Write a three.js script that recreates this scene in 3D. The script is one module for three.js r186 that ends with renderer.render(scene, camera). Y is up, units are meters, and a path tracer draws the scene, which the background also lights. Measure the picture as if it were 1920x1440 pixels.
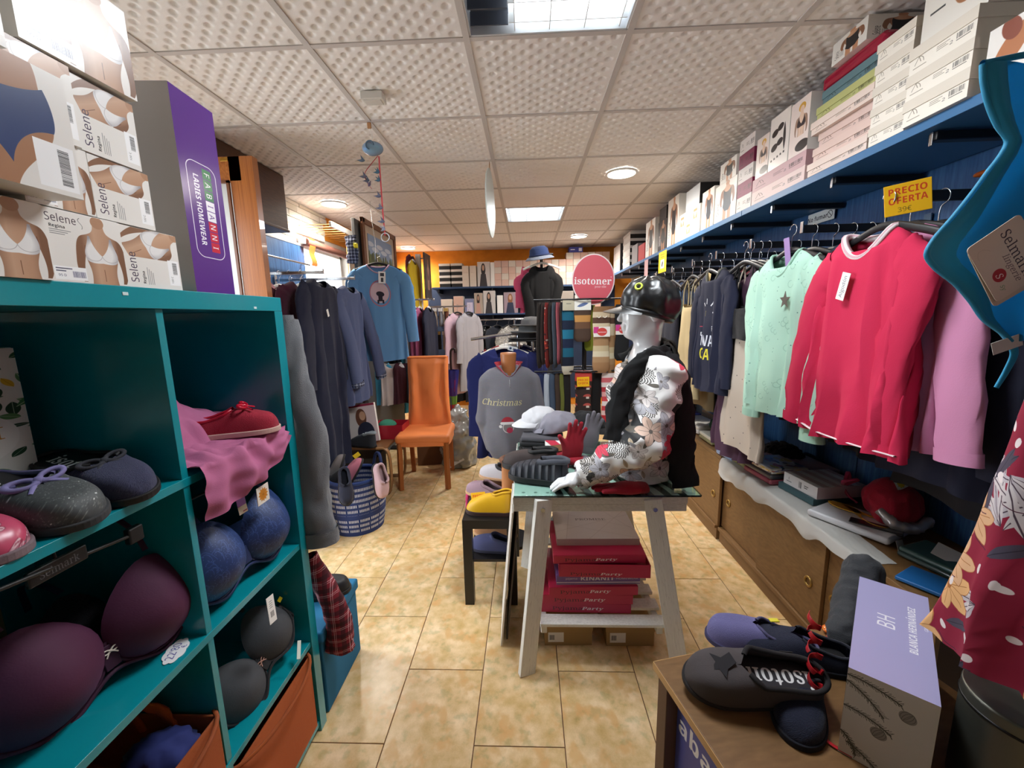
import * as THREE from 'three';
import { RoundedBoxGeometry } from 'three/addons/geometries/RoundedBoxGeometry.js';
import { mergeGeometries, mergeVertices } from 'three/addons/utils/BufferGeometryUtils.js';
import { RectAreaLightUniformsLib } from 'three/addons/lights/RectAreaLightUniformsLib.js';
import { createNoise3D } from 'simplex-noise';

// ------------------------------------------------------------------ camera, sky, exposure
const scene = new THREE.Scene();
const camera = new THREE.PerspectiveCamera(2 * Math.atan(720 / 767.26) * 180 / Math.PI, 4 / 3, 0.03, 60);
camera.position.set(0, 1.41, 0);
camera.rotation.order = 'YXZ';
camera.rotation.set(-0.1629391, 0.0397772, -0.0205743);
const renderer = new THREE.WebGLRenderer({ antialias: true });
renderer.toneMapping = THREE.LinearToneMapping;
renderer.toneMappingExposure = 1.75;
renderer.shadowMap.enabled = true;
RectAreaLightUniformsLib.init();
scene.background = new THREE.Color(0.86, 0.93, 1.0);
scene.backgroundIntensity = 6.5;

function areaLight(name, w, h, pos, look, color, intensity, parent) {
  const l = new THREE.RectAreaLight(color, intensity, w, h);
  l.name = name; l.position.set(...pos); l.lookAt(...look);
  (parent || scene).add(l);
  return l;
}

// ------------------------------------------------------------------ helpers
const rng = (s) => () => { s = (s + 0x6d2b79f5) | 0; let t = Math.imul(s ^ (s >>> 15), 1 | s); t = (t + Math.imul(t ^ (t >>> 7), 61 | t)) ^ t; return ((t ^ (t >>> 14)) >>> 0) / 4294967296; };
const n3 = createNoise3D(rng(7));
const V = (x, y, z) => new THREE.Vector3(x, y, z);
const lerp = (a, b, t) => a + (b - a) * t, clamp = (x, a, b) => Math.min(b, Math.max(a, x)), smooth = (a, b, x) => { const t = clamp((x - a) / (b - a), 0, 1); return t * t * (3 - 2 * t); };
const taken = {};
function numbered(n) { if (!(n in taken)) { taken[n] = 0; return n; } taken[n]++; return n + '_' + String(taken[n]).padStart(3, '0'); }
function tag(o, label, category, group, kind) { if (label) o.userData.label = label; if (category) o.userData.category = category; if (group) o.userData.group = group; if (kind) o.userData.kind = kind; return o; }
function thing(name, label, category, pos = [0, 0, 0], turn = 0, group) {
  const o = new THREE.Group(); o.name = numbered(name); o.position.set(...pos); o.rotation.y = turn; scene.add(o);
  return tag(o, label, category, group);
}
function part(name, geo, mat, parent, pos, rot) {
  const m = new THREE.Mesh(geo, mat); m.name = name; m.castShadow = m.receiveShadow = true;
  if (pos) m.position.set(...pos); if (rot) m.rotation.set(...rot);
  parent.add(m); return m;
}
function solo(name, label, category, geo, mat, pos, rot, group) {   // a thing that is one mesh
  const m = part(numbered(name), geo, mat, scene, pos, rot); return tag(m, label, category, group);
}
function struct(name, geo, mat, pos, rot) { const m = part(name, geo, mat, scene, pos, rot); m.userData.kind = 'structure'; return m; }
function copy(o, pos, turn, label, group) {
  const c = o.clone(); c.name = numbered(o.name.replace(/_\d{3}$/, '')); c.userData = { ...o.userData }; scene.add(c);
  if (pos) c.position.set(...pos); if (turn !== undefined) c.rotation.y = turn; if (label) c.userData.label = label; if (group) c.userData.group = group;
  return c;
}
// materials
const mcache = {};
function M(color, rough = 0.7, o = {}) {
  const key = color + '|' + rough + '|' + (o.key ?? (Object.keys(o).length ? Math.random() : ''));
  if (mcache[key]) return mcache[key];
  const { key: _k, ...rest } = o;
  return mcache[key] = new THREE.MeshPhysicalMaterial({ color: new THREE.Color(color), roughness: rough, side: THREE.DoubleSide, ...rest });
}
// textures
const atlases = [];   // small prints share large canvases: each gets its own window of the sheet
function canvas(w, h, draw, opt = {}) {
  if (!opt.repeat && !opt.clamp && !opt.own) {
    let A = null, x, y;
    for (const q of atlases) { for (const row of q.rows) if (row.h >= h && row.h <= h * 1.6 && row.x + w <= 2048) { A = q; x = row.x; y = row.y; row.x += w; break; } if (A) break; if (q.top + h <= 2048) { A = q; x = 0; y = q.top; q.rows.push({ y, h, x: w }); q.top += h; break; } }
    if (!A) { const c = document.createElement('canvas'); c.width = c.height = 2048; const t = new THREE.CanvasTexture(c); t.colorSpace = THREE.SRGBColorSpace; t.magFilter = THREE.LinearFilter; A = { g: c.getContext('2d'), t, rows: [{ y: 0, h, x: w }], top: h }; x = 0; y = 0; atlases.push(A); }
    const g = A.g; g.save(); g.translate(x, y); g.beginPath(); g.rect(0, 0, w, h); g.clip(); draw(g, w, h); g.restore();
    const t = A.t.clone(); t.repeat.set((w - 2) / 2048, (h - 2) / 2048); t.offset.set((x + 1) / 2048, 1 - (y + h - 1) / 2048); return t;
  }
  const c = document.createElement('canvas'); c.width = w; c.height = h; const g = c.getContext('2d'); draw(g, w, h);
  const t = new THREE.CanvasTexture(c); t.colorSpace = opt.data ? THREE.NoColorSpace : THREE.SRGBColorSpace; t.wrapS = t.wrapT = opt.clamp ? THREE.ClampToEdgeWrapping : THREE.RepeatWrapping; t.magFilter = THREE.LinearFilter;
  if (opt.repeat) t.repeat.set(...opt.repeat);
  return t;
}
function noiseTex(n, f, opt = {}) {   // f(u, v) -> [r, g, b] 0..255 or a number
  const d = new Uint8Array(n * n * 4);
  for (let y = 0; y < n; y++) for (let x = 0; x < n; x++) { const c = f(x / n, y / n), o = (y * n + x) * 4; if (c.length) { d[o] = c[0]; d[o + 1] = c[1]; d[o + 2] = c[2]; } else d[o] = d[o + 1] = d[o + 2] = c; d[o + 3] = 255; }
  const t = new THREE.DataTexture(d, n, n); t.colorSpace = opt.data ? THREE.NoColorSpace : THREE.SRGBColorSpace; t.wrapS = t.wrapT = THREE.RepeatWrapping; t.magFilter = THREE.LinearFilter; if (opt.repeat) t.repeat.set(...opt.repeat); t.needsUpdate = true;
  return t;
}
const fbm = (x, y, z, o = 4) => { let s = 0, a = 0.5, f = 1; for (let i = 0; i < o; i++) { s += a * n3(x * f, y * f, z); a *= 0.5; f *= 2; } return s; };
const tnoise = (u, v, f, z, o = 4) => { const a = u * 6.2832, b = v * 6.2832; let s = 0, am = 0.5, k = f / 6.2832; for (let i = 0; i < o; i++) { s += am * n3(Math.cos(a) * k + z, Math.sin(a) * k + Math.cos(b) * k * 0.7, Math.sin(b) * k + z * 1.7); am *= 0.5; k *= 2; } return s; };
// geometry
const rbox = (w, h, d, r = 0.004, s = 2) => new RoundedBoxGeometry(w, h, d, s, Math.min(r, w / 2.01, h / 2.01, d / 2.01));
const bx = (w, h, d) => new THREE.BoxGeometry(w, h, d);
const at = (g, x = 0, y = 0, z = 0, rx = 0, ry = 0, rz = 0) => { if (rx) g.rotateX(rx); if (ry) g.rotateY(ry); if (rz) g.rotateZ(rz); g.translate(x, y, z); return g; };
const join = (l) => mergeGeometries(l.map((g) => { const h = g.index ? g.toNonIndexed() : g; for (const k of Object.keys(h.attributes)) if (!['position', 'normal', 'uv'].includes(k)) h.deleteAttribute(k); return h; }));
const tube = (pts, r, seg = 24, rs = 8, closed = false) => new THREE.TubeGeometry(new THREE.CatmullRomCurve3(pts.map((p) => V(...p)), closed), seg, r, rs, closed);
const cyl = (r0, r1, h, s = 20) => new THREE.CylinderGeometry(r0, r1, h, s);
const lathe = (pts, s = 28) => new THREE.LatheGeometry(pts.map((p) => new THREE.Vector2(...p)), s);
function bar(a, b, w, d) {   // box between two points
  const A = V(...a), B = V(...b), L = A.distanceTo(B), g = rbox(w, L, d, 0.002, 1), q = new THREE.Quaternion().setFromUnitVectors(V(0, 1, 0), B.clone().sub(A).normalize());
  g.applyQuaternion(q); const c = A.add(B).multiplyScalar(0.5); g.translate(c.x, c.y, c.z); return g;
}
const rod = (a, b, r, s = 10) => { const A = V(...a), B = V(...b), g = cyl(r, r, A.distanceTo(B), s); g.applyQuaternion(new THREE.Quaternion().setFromUnitVectors(V(0, 1, 0), B.clone().sub(A).normalize())); const c = A.add(B).multiplyScalar(0.5); return g.translate(c.x, c.y, c.z); };
function grid(nu, nv, f, closeU = false) {   // surface f(u, v) -> [x, y, z], uv kept (optionally scaled by [su, sv] in f's 4th/5th value)
  const p = [], uv = [], id = [];
  for (let j = 0; j <= nv; j++) for (let i = 0; i <= nu; i++) { const q = f(i / nu, j / nv); p.push(q[0], q[1], q[2]); uv.push(q[3] ?? i / nu, q[4] ?? j / nv); }
  for (let j = 0; j < nv; j++) for (let i = 0; i < nu; i++) { const a = j * (nu + 1) + i, b = a + 1, c = a + nu + 1, d = c + 1; id.push(a, b, d, a, d, c); }
  const g = new THREE.BufferGeometry(); g.setAttribute('position', new THREE.Float32BufferAttribute(p, 3)); g.setAttribute('uv', new THREE.Float32BufferAttribute(uv, 2)); g.setIndex(id); g.computeVertexNormals();
  if (closeU) { const n = g.attributes.normal; for (let j = 0; j <= nv; j++) { const a = j * (nu + 1), b = a + nu; const x = n.getX(a) + n.getX(b), y = n.getY(a) + n.getY(b), z = n.getZ(a) + n.getZ(b), l = Math.hypot(x, y, z) || 1; n.setXYZ(a, x / l, y / l, z / l); n.setXYZ(b, x / l, y / l, z / l); } }
  return g;
}
// surface nets on a signed distance field; uv is the planar (x, y) or (z, y) position in metres
function sdf(fn, lo, hi, cell, uvAxis = 'xy') {
  const n = [0, 1, 2].map((k) => Math.ceil((hi[k] - lo[k]) / cell) + 1), [nx, ny, nz] = n, val = new Float32Array(nx * ny * nz), I = (i, j, k) => (k * ny + j) * nx + i;
  for (let k = 0; k < nz; k++) for (let j = 0; j < ny; j++) for (let i = 0; i < nx; i++) val[I(i, j, k)] = fn(lo[0] + i * cell, lo[1] + j * cell, lo[2] + k * cell);
  const vid = new Int32Array(nx * ny * nz).fill(-1), pos = [], idx = [], C = [[0, 0, 0], [1, 0, 0], [0, 1, 0], [1, 1, 0], [0, 0, 1], [1, 0, 1], [0, 1, 1], [1, 1, 1]], E = [[0, 1], [2, 3], [4, 5], [6, 7], [0, 2], [1, 3], [4, 6], [5, 7], [0, 4], [1, 5], [2, 6], [3, 7]];
  for (let k = 0; k < nz - 1; k++) for (let j = 0; j < ny - 1; j++) for (let i = 0; i < nx - 1; i++) {
    let x = 0, y = 0, z = 0, c = 0; const v = C.map(([a, b, d]) => val[I(i + a, j + b, k + d)]);
    if (v.every((q) => q < 0) || v.every((q) => q >= 0)) continue;
    for (const [a, b] of E) if ((v[a] < 0) !== (v[b] < 0)) { const t = v[a] / (v[a] - v[b]); x += lerp(C[a][0], C[b][0], t); y += lerp(C[a][1], C[b][1], t); z += lerp(C[a][2], C[b][2], t); c++; }
    vid[I(i, j, k)] = pos.length / 3; pos.push(lo[0] + (i + x / c) * cell, lo[1] + (j + y / c) * cell, lo[2] + (k + z / c) * cell);
  }
  const quad = (a, b, c, d, flip) => { if (a < 0 || b < 0 || c < 0 || d < 0) return; flip ? idx.push(a, c, b, a, d, c) : idx.push(a, b, c, a, c, d); };
  for (let k = 1; k < nz - 1; k++) for (let j = 1; j < ny - 1; j++) for (let i = 1; i < nx - 1; i++) {
    const s = val[I(i, j, k)] < 0;
    if (s !== val[I(i + 1, j, k)] < 0) quad(vid[I(i, j - 1, k - 1)], vid[I(i, j, k - 1)], vid[I(i, j, k)], vid[I(i, j - 1, k)], !s);
    if (s !== val[I(i, j + 1, k)] < 0) quad(vid[I(i - 1, j, k - 1)], vid[I(i - 1, j, k)], vid[I(i, j, k)], vid[I(i, j, k - 1)], !s);
    if (s !== val[I(i, j, k + 1)] < 0) quad(vid[I(i - 1, j - 1, k)], vid[I(i, j - 1, k)], vid[I(i, j, k)], vid[I(i - 1, j, k)], !s);
  }
  const g = new THREE.BufferGeometry(), uv = []; for (let i = 0; i < pos.length; i += 3) uv.push(uvAxis[0] === 'x' ? pos[i] : pos[i + 2], uvAxis[1] === 'y' ? pos[i + 1] : pos[i + 2]);
  g.setAttribute('position', new THREE.Float32BufferAttribute(pos, 3)); g.setAttribute('uv', new THREE.Float32BufferAttribute(uv, 2)); g.setIndex(idx); g.computeVertexNormals();
  return g;
}
const smin = (a, b, k) => { const h = clamp(0.5 + 0.5 * (b - a) / k, 0, 1); return lerp(b, a, h) - k * h * (1 - h); };
const cap = (x, y, z, a, b, ra, rb) => { const dx = b[0] - a[0], dy = b[1] - a[1], dz = b[2] - a[2], l = dx * dx + dy * dy + dz * dz, t = clamp(((x - a[0]) * dx + (y - a[1]) * dy + (z - a[2]) * dz) / l, 0, 1); return Math.hypot(x - a[0] - dx * t, y - a[1] - dy * t, z - a[2] - dz * t) - lerp(ra, rb, t); };
const ell = (x, y, z, c, r) => { const X = (x - c[0]) / r[0], Y = (y - c[1]) / r[1], Z = (z - c[2]) / r[2], k = Math.hypot(X, Y, Z); return (k - 1) * Math.min(r[0], r[1], r[2]); };
// ------------------------------------------------------------------ the room
const RX0 = -2.01, RX1 = 1.59, RZ0 = -6.5, RZ1 = 1.9, CH = 2.43;
// floor: grout slab with one mesh for each porcelain tile
{
  const floor = struct('floor', at(bx(RX1 - RX0, 0.1, RZ1 - RZ0), 0, 0, 0), M('#6b4a33', 0.85), [(RX0 + RX1) / 2, -0.0525, (RZ0 + RZ1) / 2]);
  const mats = [];
  for (let k = 0; k < 6; k++) {
    const z = k * 13.1, map = noiseTex(256, (u, v) => {
      const a = fbm(u * 2.2 + z, v * 4.4, z, 5), b = fbm(u * 5 + z, v * 10 + 9, z + 4, 4), c = fbm(u * 3.1 - z, v * 5 + 20, z + 8, 4), f = n3(u * 60, v * 120, z) * 5;
      let r = 222, g = 190, bl = 140; r += a * 24 + b * 18 + f; g += a * 28 + b * 20 + f; bl += a * 40 + b * 26 + f;
      const o = smooth(0.05, 0.5, c); r = lerp(r, 218, o); g = lerp(g, 168, o * 0.7); bl = lerp(bl, 108, o * 0.7);
      const gr = smooth(0.1, 0.55, -b + a * 0.4); r -= gr * 16; g -= gr * 7; bl -= gr * 6;
      return [clamp(r, 0, 255), clamp(g, 0, 255), clamp(bl, 0, 255)];
    });
    mats.push(new THREE.MeshPhysicalMaterial({ map, roughness: 0.3 }));
  }
  const W = 0.3035, L = 0.592, g = rbox(W - 0.003, 0.012, L - 0.003, 0.0015, 1), r = rng(3);
  { const p = g.attributes.position, uv = g.attributes.uv; for (let i = 0; i < p.count; i++) uv.setXY(i, p.getX(i) / W + 0.5, p.getZ(i) / L + 0.5); }
  for (let i = -7; i < 7; i++) for (let j = -7; j < 10; j++) {
    const x = -0.198 + (i + 0.5) * W, z0 = -1.442 - (i & 1 ? 0 : 0.296) - j * L + L / 2 + 0.0;
    const xa = Math.max(RX0, x - W / 2), xb = Math.min(RX1, x + W / 2), za = Math.max(RZ0, z0 - L / 2), zb = Math.min(RZ1, z0 + L / 2); if (xb - xa < 0.02 || zb - za < 0.02) continue;
    const m = part('tile', g, mats[Math.floor(r() * 6)], floor, [(xa + xb) / 2 - floor.position.x, 0.0525 - 0.006, (za + zb) / 2 - floor.position.z]); m.scale.set((xb - xa) / W, 1, (zb - za) / L);
    if (r() < 0.5) m.rotation.y = Math.PI;
  }
}
// ceiling: slab above, tiles and grid bars below
{
  const ceiling = struct('ceiling', bx(RX1 - RX0, 0.1, RZ1 - RZ0), M('#8d8078', 0.9), [(RX0 + RX1) / 2, CH + 0.2, (RZ0 + RZ1) / 2]);
  const tileGeo = (fine) => {
    const n = fine || 2, S = 0.578;
    const g = grid(n, n, (u, v) => {
      let h = 0; const x = u * 8.5, y = v * 17;
      if (fine) { const row = Math.round(y - 0.5), cy = row + 0.5, cx = Math.round(x - (row & 1 ? 0.5 : 0)) + (row & 1 ? 0.5 : 0); if (cx > 0.2 && cx < 8.3 && row >= 0 && row < 17) { for (let dr = -1; dr <= 1; dr++) { const rr = row + dr, c2 = Math.round(x - (rr & 1 ? 0.5 : 0)) + (rr & 1 ? 0.5 : 0), d = Math.hypot((x - c2) * 0.068, (y - rr - 0.5) * 0.034); h = Math.max(h, 0.009 * (1 - smooth(0.003, 0.018, d))); } } }
      return [(u - 0.5) * S, h, (v - 0.5) * S];
    });
    return g;
  };
  const fine = tileGeo(96), mid = tileGeo(60), flat = tileGeo(0);
  const tm = M('#f3eeeb', 0.82, { key: 'ct', bumpMap: noiseTex(128, (u, v) => 128 + 90 * tnoise(u, v, 30, 2, 3), { data: true, repeat: [6, 6] }), bumpScale: 0.0006 });
  const bars = M('#cdc6c2', 0.6);
  for (let i = -3; i < 3; i++) for (let j = -6; j < 8; j++) {
    if (i === 0 && (j === -1 || j === 4)) continue;
    const x = -0.21 + 0.6 * (i + 0.5), z = -(1.70 + 0.6 * (j + 0.5));
    part('tile', j > 2 ? mid : j >= -1 ? fine : flat, tm, ceiling, [x - ceiling.position.x, CH + 0.002 - ceiling.position.y, z - ceiling.position.z]);
  }
  for (let i = -3; i <= 3; i++) part('grid_bar', bx(0.024, 0.006, RZ1 - RZ0), bars, ceiling, [-0.21 + 0.6 * i - ceiling.position.x, CH - ceiling.position.y, 0]);
  for (let j = -6; j <= 8; j++) part('grid_bar', bx(RX1 - RX0, 0.005, 0.022), bars, ceiling, [0, CH + 0.0004 - ceiling.position.y, -(1.70 + 0.6 * j) - ceiling.position.z]);
}
// walls
const bluePanel = new THREE.MeshPhysicalMaterial({ roughness: 0.45, side: THREE.DoubleSide, map: noiseTex(512, (u, v) => { const s = tnoise(u, v * 0.05, 60, 3, 4) * 26 + tnoise(u, v * 0.2, 200, 5, 2) * 14; return [52 + s * 0.8, 92 + s, 138 + s]; }) });
const orangePaint = new THREE.MeshPhysicalMaterial({ roughness: 0.8, map: noiseTex(256, (u, v) => { const s = tnoise(u, v, 18, 1, 5) * 18; return [222 + s, 140 + s, 36 + s * 0.6]; }) });
const plaster = M('#d8d2c8', 0.85);
{
  // back wall
  struct('wall_back', at(bx(RX1 - RX0 + 0.3, CH + 0.2, 0.15), 0, 0, 0), orangePaint, [(RX0 + RX1) / 2, CH / 2, RZ0 - 0.075]);
  // right wall: structure behind, panelled in blue laminate boards
  const wr = struct('wall_right', bx(0.12, CH + 0.2, RZ1 - RZ0), plaster, [RX1 + 0.07, CH / 2, (RZ0 + RZ1) / 2]);
  const pg = rbox(0.016, 1.9, 0.996, 0.001, 1);
  for (let k = 0; k < 6; k++) { const m = part('panel', pg, bluePanel, wr, [-0.064 - 0.004, 1.1 - CH / 2 + 0.12, -0.95 - k * 1.0 + 0.5 - (RZ0 + RZ1) / 2]); }
  // left wall with the long low window up high
  const wz0 = -4.75, wz1 = -3.66, wy0 = 1.62, wy1 = 2.13, t = 0.2, X = RX0 - t / 2;
  const dz0 = -2.24, dz1 = -1.3, dh = 2.2;   // street door opening beyond the teal shelf
  const seg = (z0, z1, y0, y1) => at(bx(t, y1 - y0, z1 - z0), X, (y0 + y1) / 2, (z0 + z1) / 2);
  const g = join([seg(RZ0, wz0, -0.1, CH + 0.1), seg(wz0, wz1, -0.1, wy0), seg(wz0, wz1, wy1, CH + 0.1), seg(wz1, dz0, -0.1, CH + 0.1), seg(dz0, dz1, dh, CH + 0.1), seg(dz0, dz1, -0.1, 0), seg(dz1, RZ1, -0.1, CH + 0.1)]);
  const wl = struct('wall_left', g, plaster);
  const stone = [M('#e9e4d8', 0.9), M('#ded8ca', 0.9), M('#f1ede4', 0.9)], r = rng(21);
  let y = 1.98;
  while (y < CH - 0.02) { const h = 0.035 + r() * 0.03; let z = -3.05; while (z > -4.12) { const w = 0.1 + r() * 0.16; if (!(y < wy1 + 0.02 && z - w < wz1)) part('stone', rbox(0.02 + r() * 0.012, Math.min(h, CH - y) - 0.003, w - 0.003, 0.004, 1), stone[Math.floor(r() * 3)], wl, [RX0 + 0.008, y + Math.min(h, CH - y) / 2, z - w / 2]); z -= w; } y += h; }
  part('painted_band', bx(0.012, 0.24, 2.36), orangePaint, wl, [RX0 + 0.003, CH - 0.11, -5.3]);
  const win = struct('window_1', bx(0.01, wy1 - wy0, wz1 - wz0), new THREE.MeshPhysicalMaterial({ color: '#ffffff', transmission: 1, roughness: 0.02, thickness: 0 }), [RX0 - 0.12, (wy0 + wy1) / 2, (wz0 + wz1) / 2]);
  for (const s of [-1, 1]) part('window_frame', bx(0.06, 0.05, wz1 - wz0), M('#e8e4de', 0.5), win, [0, s * ((wy1 - wy0) / 2 - 0.02), 0]);
  for (const s of [-1, 1]) part('window_frame', bx(0.06, wy1 - wy0, 0.05), M('#e8e4de', 0.5), win, [0, 0, s * ((wz1 - wz0) / 2 - 0.02)]);
  struct('wall_front', bx(RX1 - RX0 + 0.4, CH + 0.2, 0.2), plaster, [(RX0 + RX1) / 2, CH / 2, RZ1 + 0.1]);
  struct('pavement', bx(4, 0.1, 9), M('#8f8a84', 0.9), [RX0 - t - 2, -0.1, -2]);
  const df = struct('door_2', join([at(bx(0.22, dh, 0.05), 0, dh / 2, dz0 + 0.025), at(bx(0.22, dh, 0.05), 0, dh / 2, dz1 - 0.025), at(bx(0.22, 0.05, dz1 - dz0), 0, dh - 0.025, (dz0 + dz1) / 2)]), M('#7a4a22', 0.5), [X, 0, 0]);
}
// lamps
const glow = (c, i) => new THREE.MeshPhysicalMaterial({ color: '#ffffff', roughness: 0.4, emissive: new THREE.Color(c), emissiveIntensity: i });
{
  const mk = (label, zc, dark) => {
    const t = thing('ceiling_light', label, 'light', [0.09, CH, zc]);
    const white = M('#d5d8dc', 0.4), grey = M('#5a5f6b', 0.35, { key: 'louv', metalness: 0.3 });
    part('housing', join([at(bx(0.57, 0.008, 0.57), 0, 0.1, 0), at(bx(0.008, 0.1, 0.57), -0.285, 0.05, 0), at(bx(0.008, 0.1, 0.57), 0.285, 0.05, 0), at(bx(0.57, 0.1, 0.008), 0, 0.05, -0.285), at(bx(0.57, 0.1, 0.008), 0, 0.05, 0.285)]), white, t);
    const x0 = dark ? -0.14 : -0.27, w = 0.275 - x0;
    const d = part('diffuser', bx(w, 0.004, 0.55), glow('#f4fbff', dark ? 2.2 : 2.6), t, [x0 + w / 2, 0.06, 0]);
    for (let k = 0; k < 6; k++) part('louvre_blade', bx(w, 0.045, 0.003), M('#eef2f4', 0.3), t, [x0 + w / 2, 0.025, -0.23 + k * 0.092]);
    for (let k = 0; k < 4; k++) part('louvre_blade', bx(0.003, 0.045, 0.55), M('#eef2f4', 0.3), t, [x0 + 0.02 + k * (w - 0.04) / 3, 0.026, 0]);
    if (dark) { part('dark_section', bx(0.135, 0.004, 0.55), grey, t, [-0.21, 0.062, 0]); for (let k = 0; k < 7; k++) part('louvre_blade', bx(0.135, 0.045, 0.004), grey, t, [-0.21, 0.026, -0.24 + k * 0.08]); }
    areaLight('panel_glow', w - 0.02, 0.53, [x0 + w / 2, -0.002, 0], [x0 + w / 2, -1, 0], '#f4faff', 0, t);
    const l = t.children[t.children.length - 1]; l.rotation.set(-Math.PI / 2, 0, 0); l.intensity = dark ? 21 : 18;
  };
  mk('square louvred ceiling light with one unlit grey section, nearest overhead', -1.40, true);
  mk('square ceiling light panel glowing fully white, farther along the ceiling', -4.40, false);
  const spots = [[0.70, -3.21, 'round white ceiling downlight above the mint and navy pyjama tops'], [-1.69, -3.76, 'round white ceiling downlight beside the pale stone cladding'], [0.684, -5.585, 'round white ceiling downlight above the pink oval sign'], [-1.71, -6.11, 'round white ceiling downlight behind the framed picture']];
  for (const [x, z, label] of spots) {
    const t = thing('downlight', label, 'light', [x, CH, z], 0, 'round ceiling downlights');
    part('trim_ring', lathe([[0.096, -0.002], [0.112, -0.004], [0.116, -0.014], [0.104, -0.018], [0.096, -0.012]], 32), M('#f2f2f0', 0.4), t);
    part('diffuser', at(cyl(0.098, 0.098, 0.006, 32), 0, -0.012, 0), glow('#fffaf0', 6), t);
    const l = new THREE.SpotLight('#fff6ea', 7, 0, 1.45, 0.6, 2); l.name = 'downlight_glow'; l.position.set(0, -0.022, 0); l.shadow.radius = 4; l.castShadow = true; t.add(l); l.target.position.set(0, -1, 0); t.add(l.target);
  }
}
// ------------------------------------------------------------------ builders shared by many things
const white = M('#f2efe9', 0.6), cardWhite = M('#f3f0ea', 0.55), black = M('#131214', 0.6), blackPlastic = M('#17171a', 0.4), chrome = M('#c9ccd0', 0.22, { key: 'chrome', metalness: 1 }), darkMetal = M('#2a2a2c', 0.4, { key: 'dm', metalness: 0.6 });
const print = (t, rough = 0.45, o = {}) => new THREE.MeshPhysicalMaterial({ map: t, roughness: rough, side: THREE.DoubleSide, ...o });
// cloth: colour with a fine woven or fleecy relief
const weave = noiseTex(128, (u, v) => 128 + 60 * Math.sin(u * 128 * Math.PI) * Math.sin(v * 128 * Math.PI) + 60 * tnoise(u, v, 40, 6, 2), { data: true, repeat: [8, 8] });
const fleece = noiseTex(256, (u, v) => 128 + 120 * tnoise(u, v, 50, 9, 4), { data: true, repeat: [13, 13] });
const clothCache = {};
function cloth(c, kind = 'knit') {
  const k = c + kind; if (clothCache[k]) return clothCache[k];
  const o = kind === 'fleece' ? { bumpMap: fleece, bumpScale: 0.0022, sheen: 0.6, sheenRoughness: 0.5, sheenColor: new THREE.Color(c).lerp(new THREE.Color('#ffffff'), 0.4) } : kind === 'satin' ? { sheen: 0.2, sheenColor: new THREE.Color('#ffffff') } : { bumpMap: weave, bumpScale: 0.0008 };
  return clothCache[k] = new THREE.MeshPhysicalMaterial({ color: new THREE.Color(c), roughness: kind === 'satin' ? 0.4 : 0.9, side: THREE.DoubleSide, ...o });
}
// carton: base centre at pos; mats = [+x, -x, +y, -y, +z, -z] or one; lid = { h, mat }
function carton(name, label, [w, h, d], mats, pos, turn = 0, o = {}) {
  const t = thing(name, label, o.category ?? 'box', pos, turn, o.group);
  if (o.lid) { const lh = o.lid.h; part('body', at(bx(w - 0.006, h - lh * 0.5, d - 0.006), 0, (h - lh * 0.5) / 2, 0), mats, t); part('lid', at(bx(w, lh, d), 0, h - lh / 2, 0), o.lid.mat ?? mats, t); }
  else { part('body', at(bx(w, h, d), 0, h / 2, 0), mats, t); if (o.seam !== false) part('flap', at(rbox(w * 0.985, 0.0018, d * 0.985, 0.0008, 1), 0, h + 0.0004, 0), Array.isArray(mats) ? mats[2] : mats, t); }
  if (o.tilt) t.rotation.z = o.tilt; if (o.tiltX) { t.rotation.order = 'YXZ'; t.rotation.x = o.tiltX; }
  return t;
}
// garment hanging from its neck at the origin, front to +z
function bodyGeo(o) {
  const { w = 0.42, hem = 0.46, len = 0.65, neck = 0.17, thick = 0.06, drop = 0.06, folds = 5, amp = 0.012, seed = 1, slope = 0.055, seg = 44, rows = 18, hemWave = 0.008, open = 0 } = o;
  return grid(seg, rows, (u, v) => {
    const a = u * Math.PI * 2, c = Math.cos(a), s = Math.sin(a), sh = clamp(v / 0.2, 0, 1), q = clamp((v - 0.2) / 0.8, 0, 1);
    const hw = (v < 0.2 ? lerp(neck / 2, w / 2, Math.pow(sh, 0.85)) : lerp(w / 2, hem / 2, q)) * (1 - 0.04 * Math.sin(q * Math.PI));
    const x = hw * Math.sign(c) * Math.pow(Math.abs(c), 0.75);
    let z = thick / 2 * (v < 0.2 ? lerp(0.75, 1, sh) : 1) * Math.sign(s) * Math.pow(Math.abs(s), 0.7);
    let y = v < 0.2 ? -slope * (0.7 * sh + 0.3 * sh * sh) : lerp(-slope, -len, q);
    y -= (s > 0 ? drop : drop * 0.25) * (1 - sh) * (1 - Math.min(1, Math.pow(x / hw, 2))) * (v < 0.2 ? 1 : 0);
    const f = Math.sin(folds * x / w * 6.283 + seed * 3.1) + 0.6 * Math.sin(folds * 1.73 * x / w * 6.283 + seed * 5.7 + q * 2) + 0.4 * n3(x * 9, y * 4, seed);
    z += amp * Math.pow(q, 0.7) * f + 0.006 * n3(x * 6, y * 5, seed + 9) * sh;
    y += q * q * hemWave * Math.sin(x * 17 + seed * 2);
    return [x, y, z, x + 0.5, y];
  }, true);
}
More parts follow.
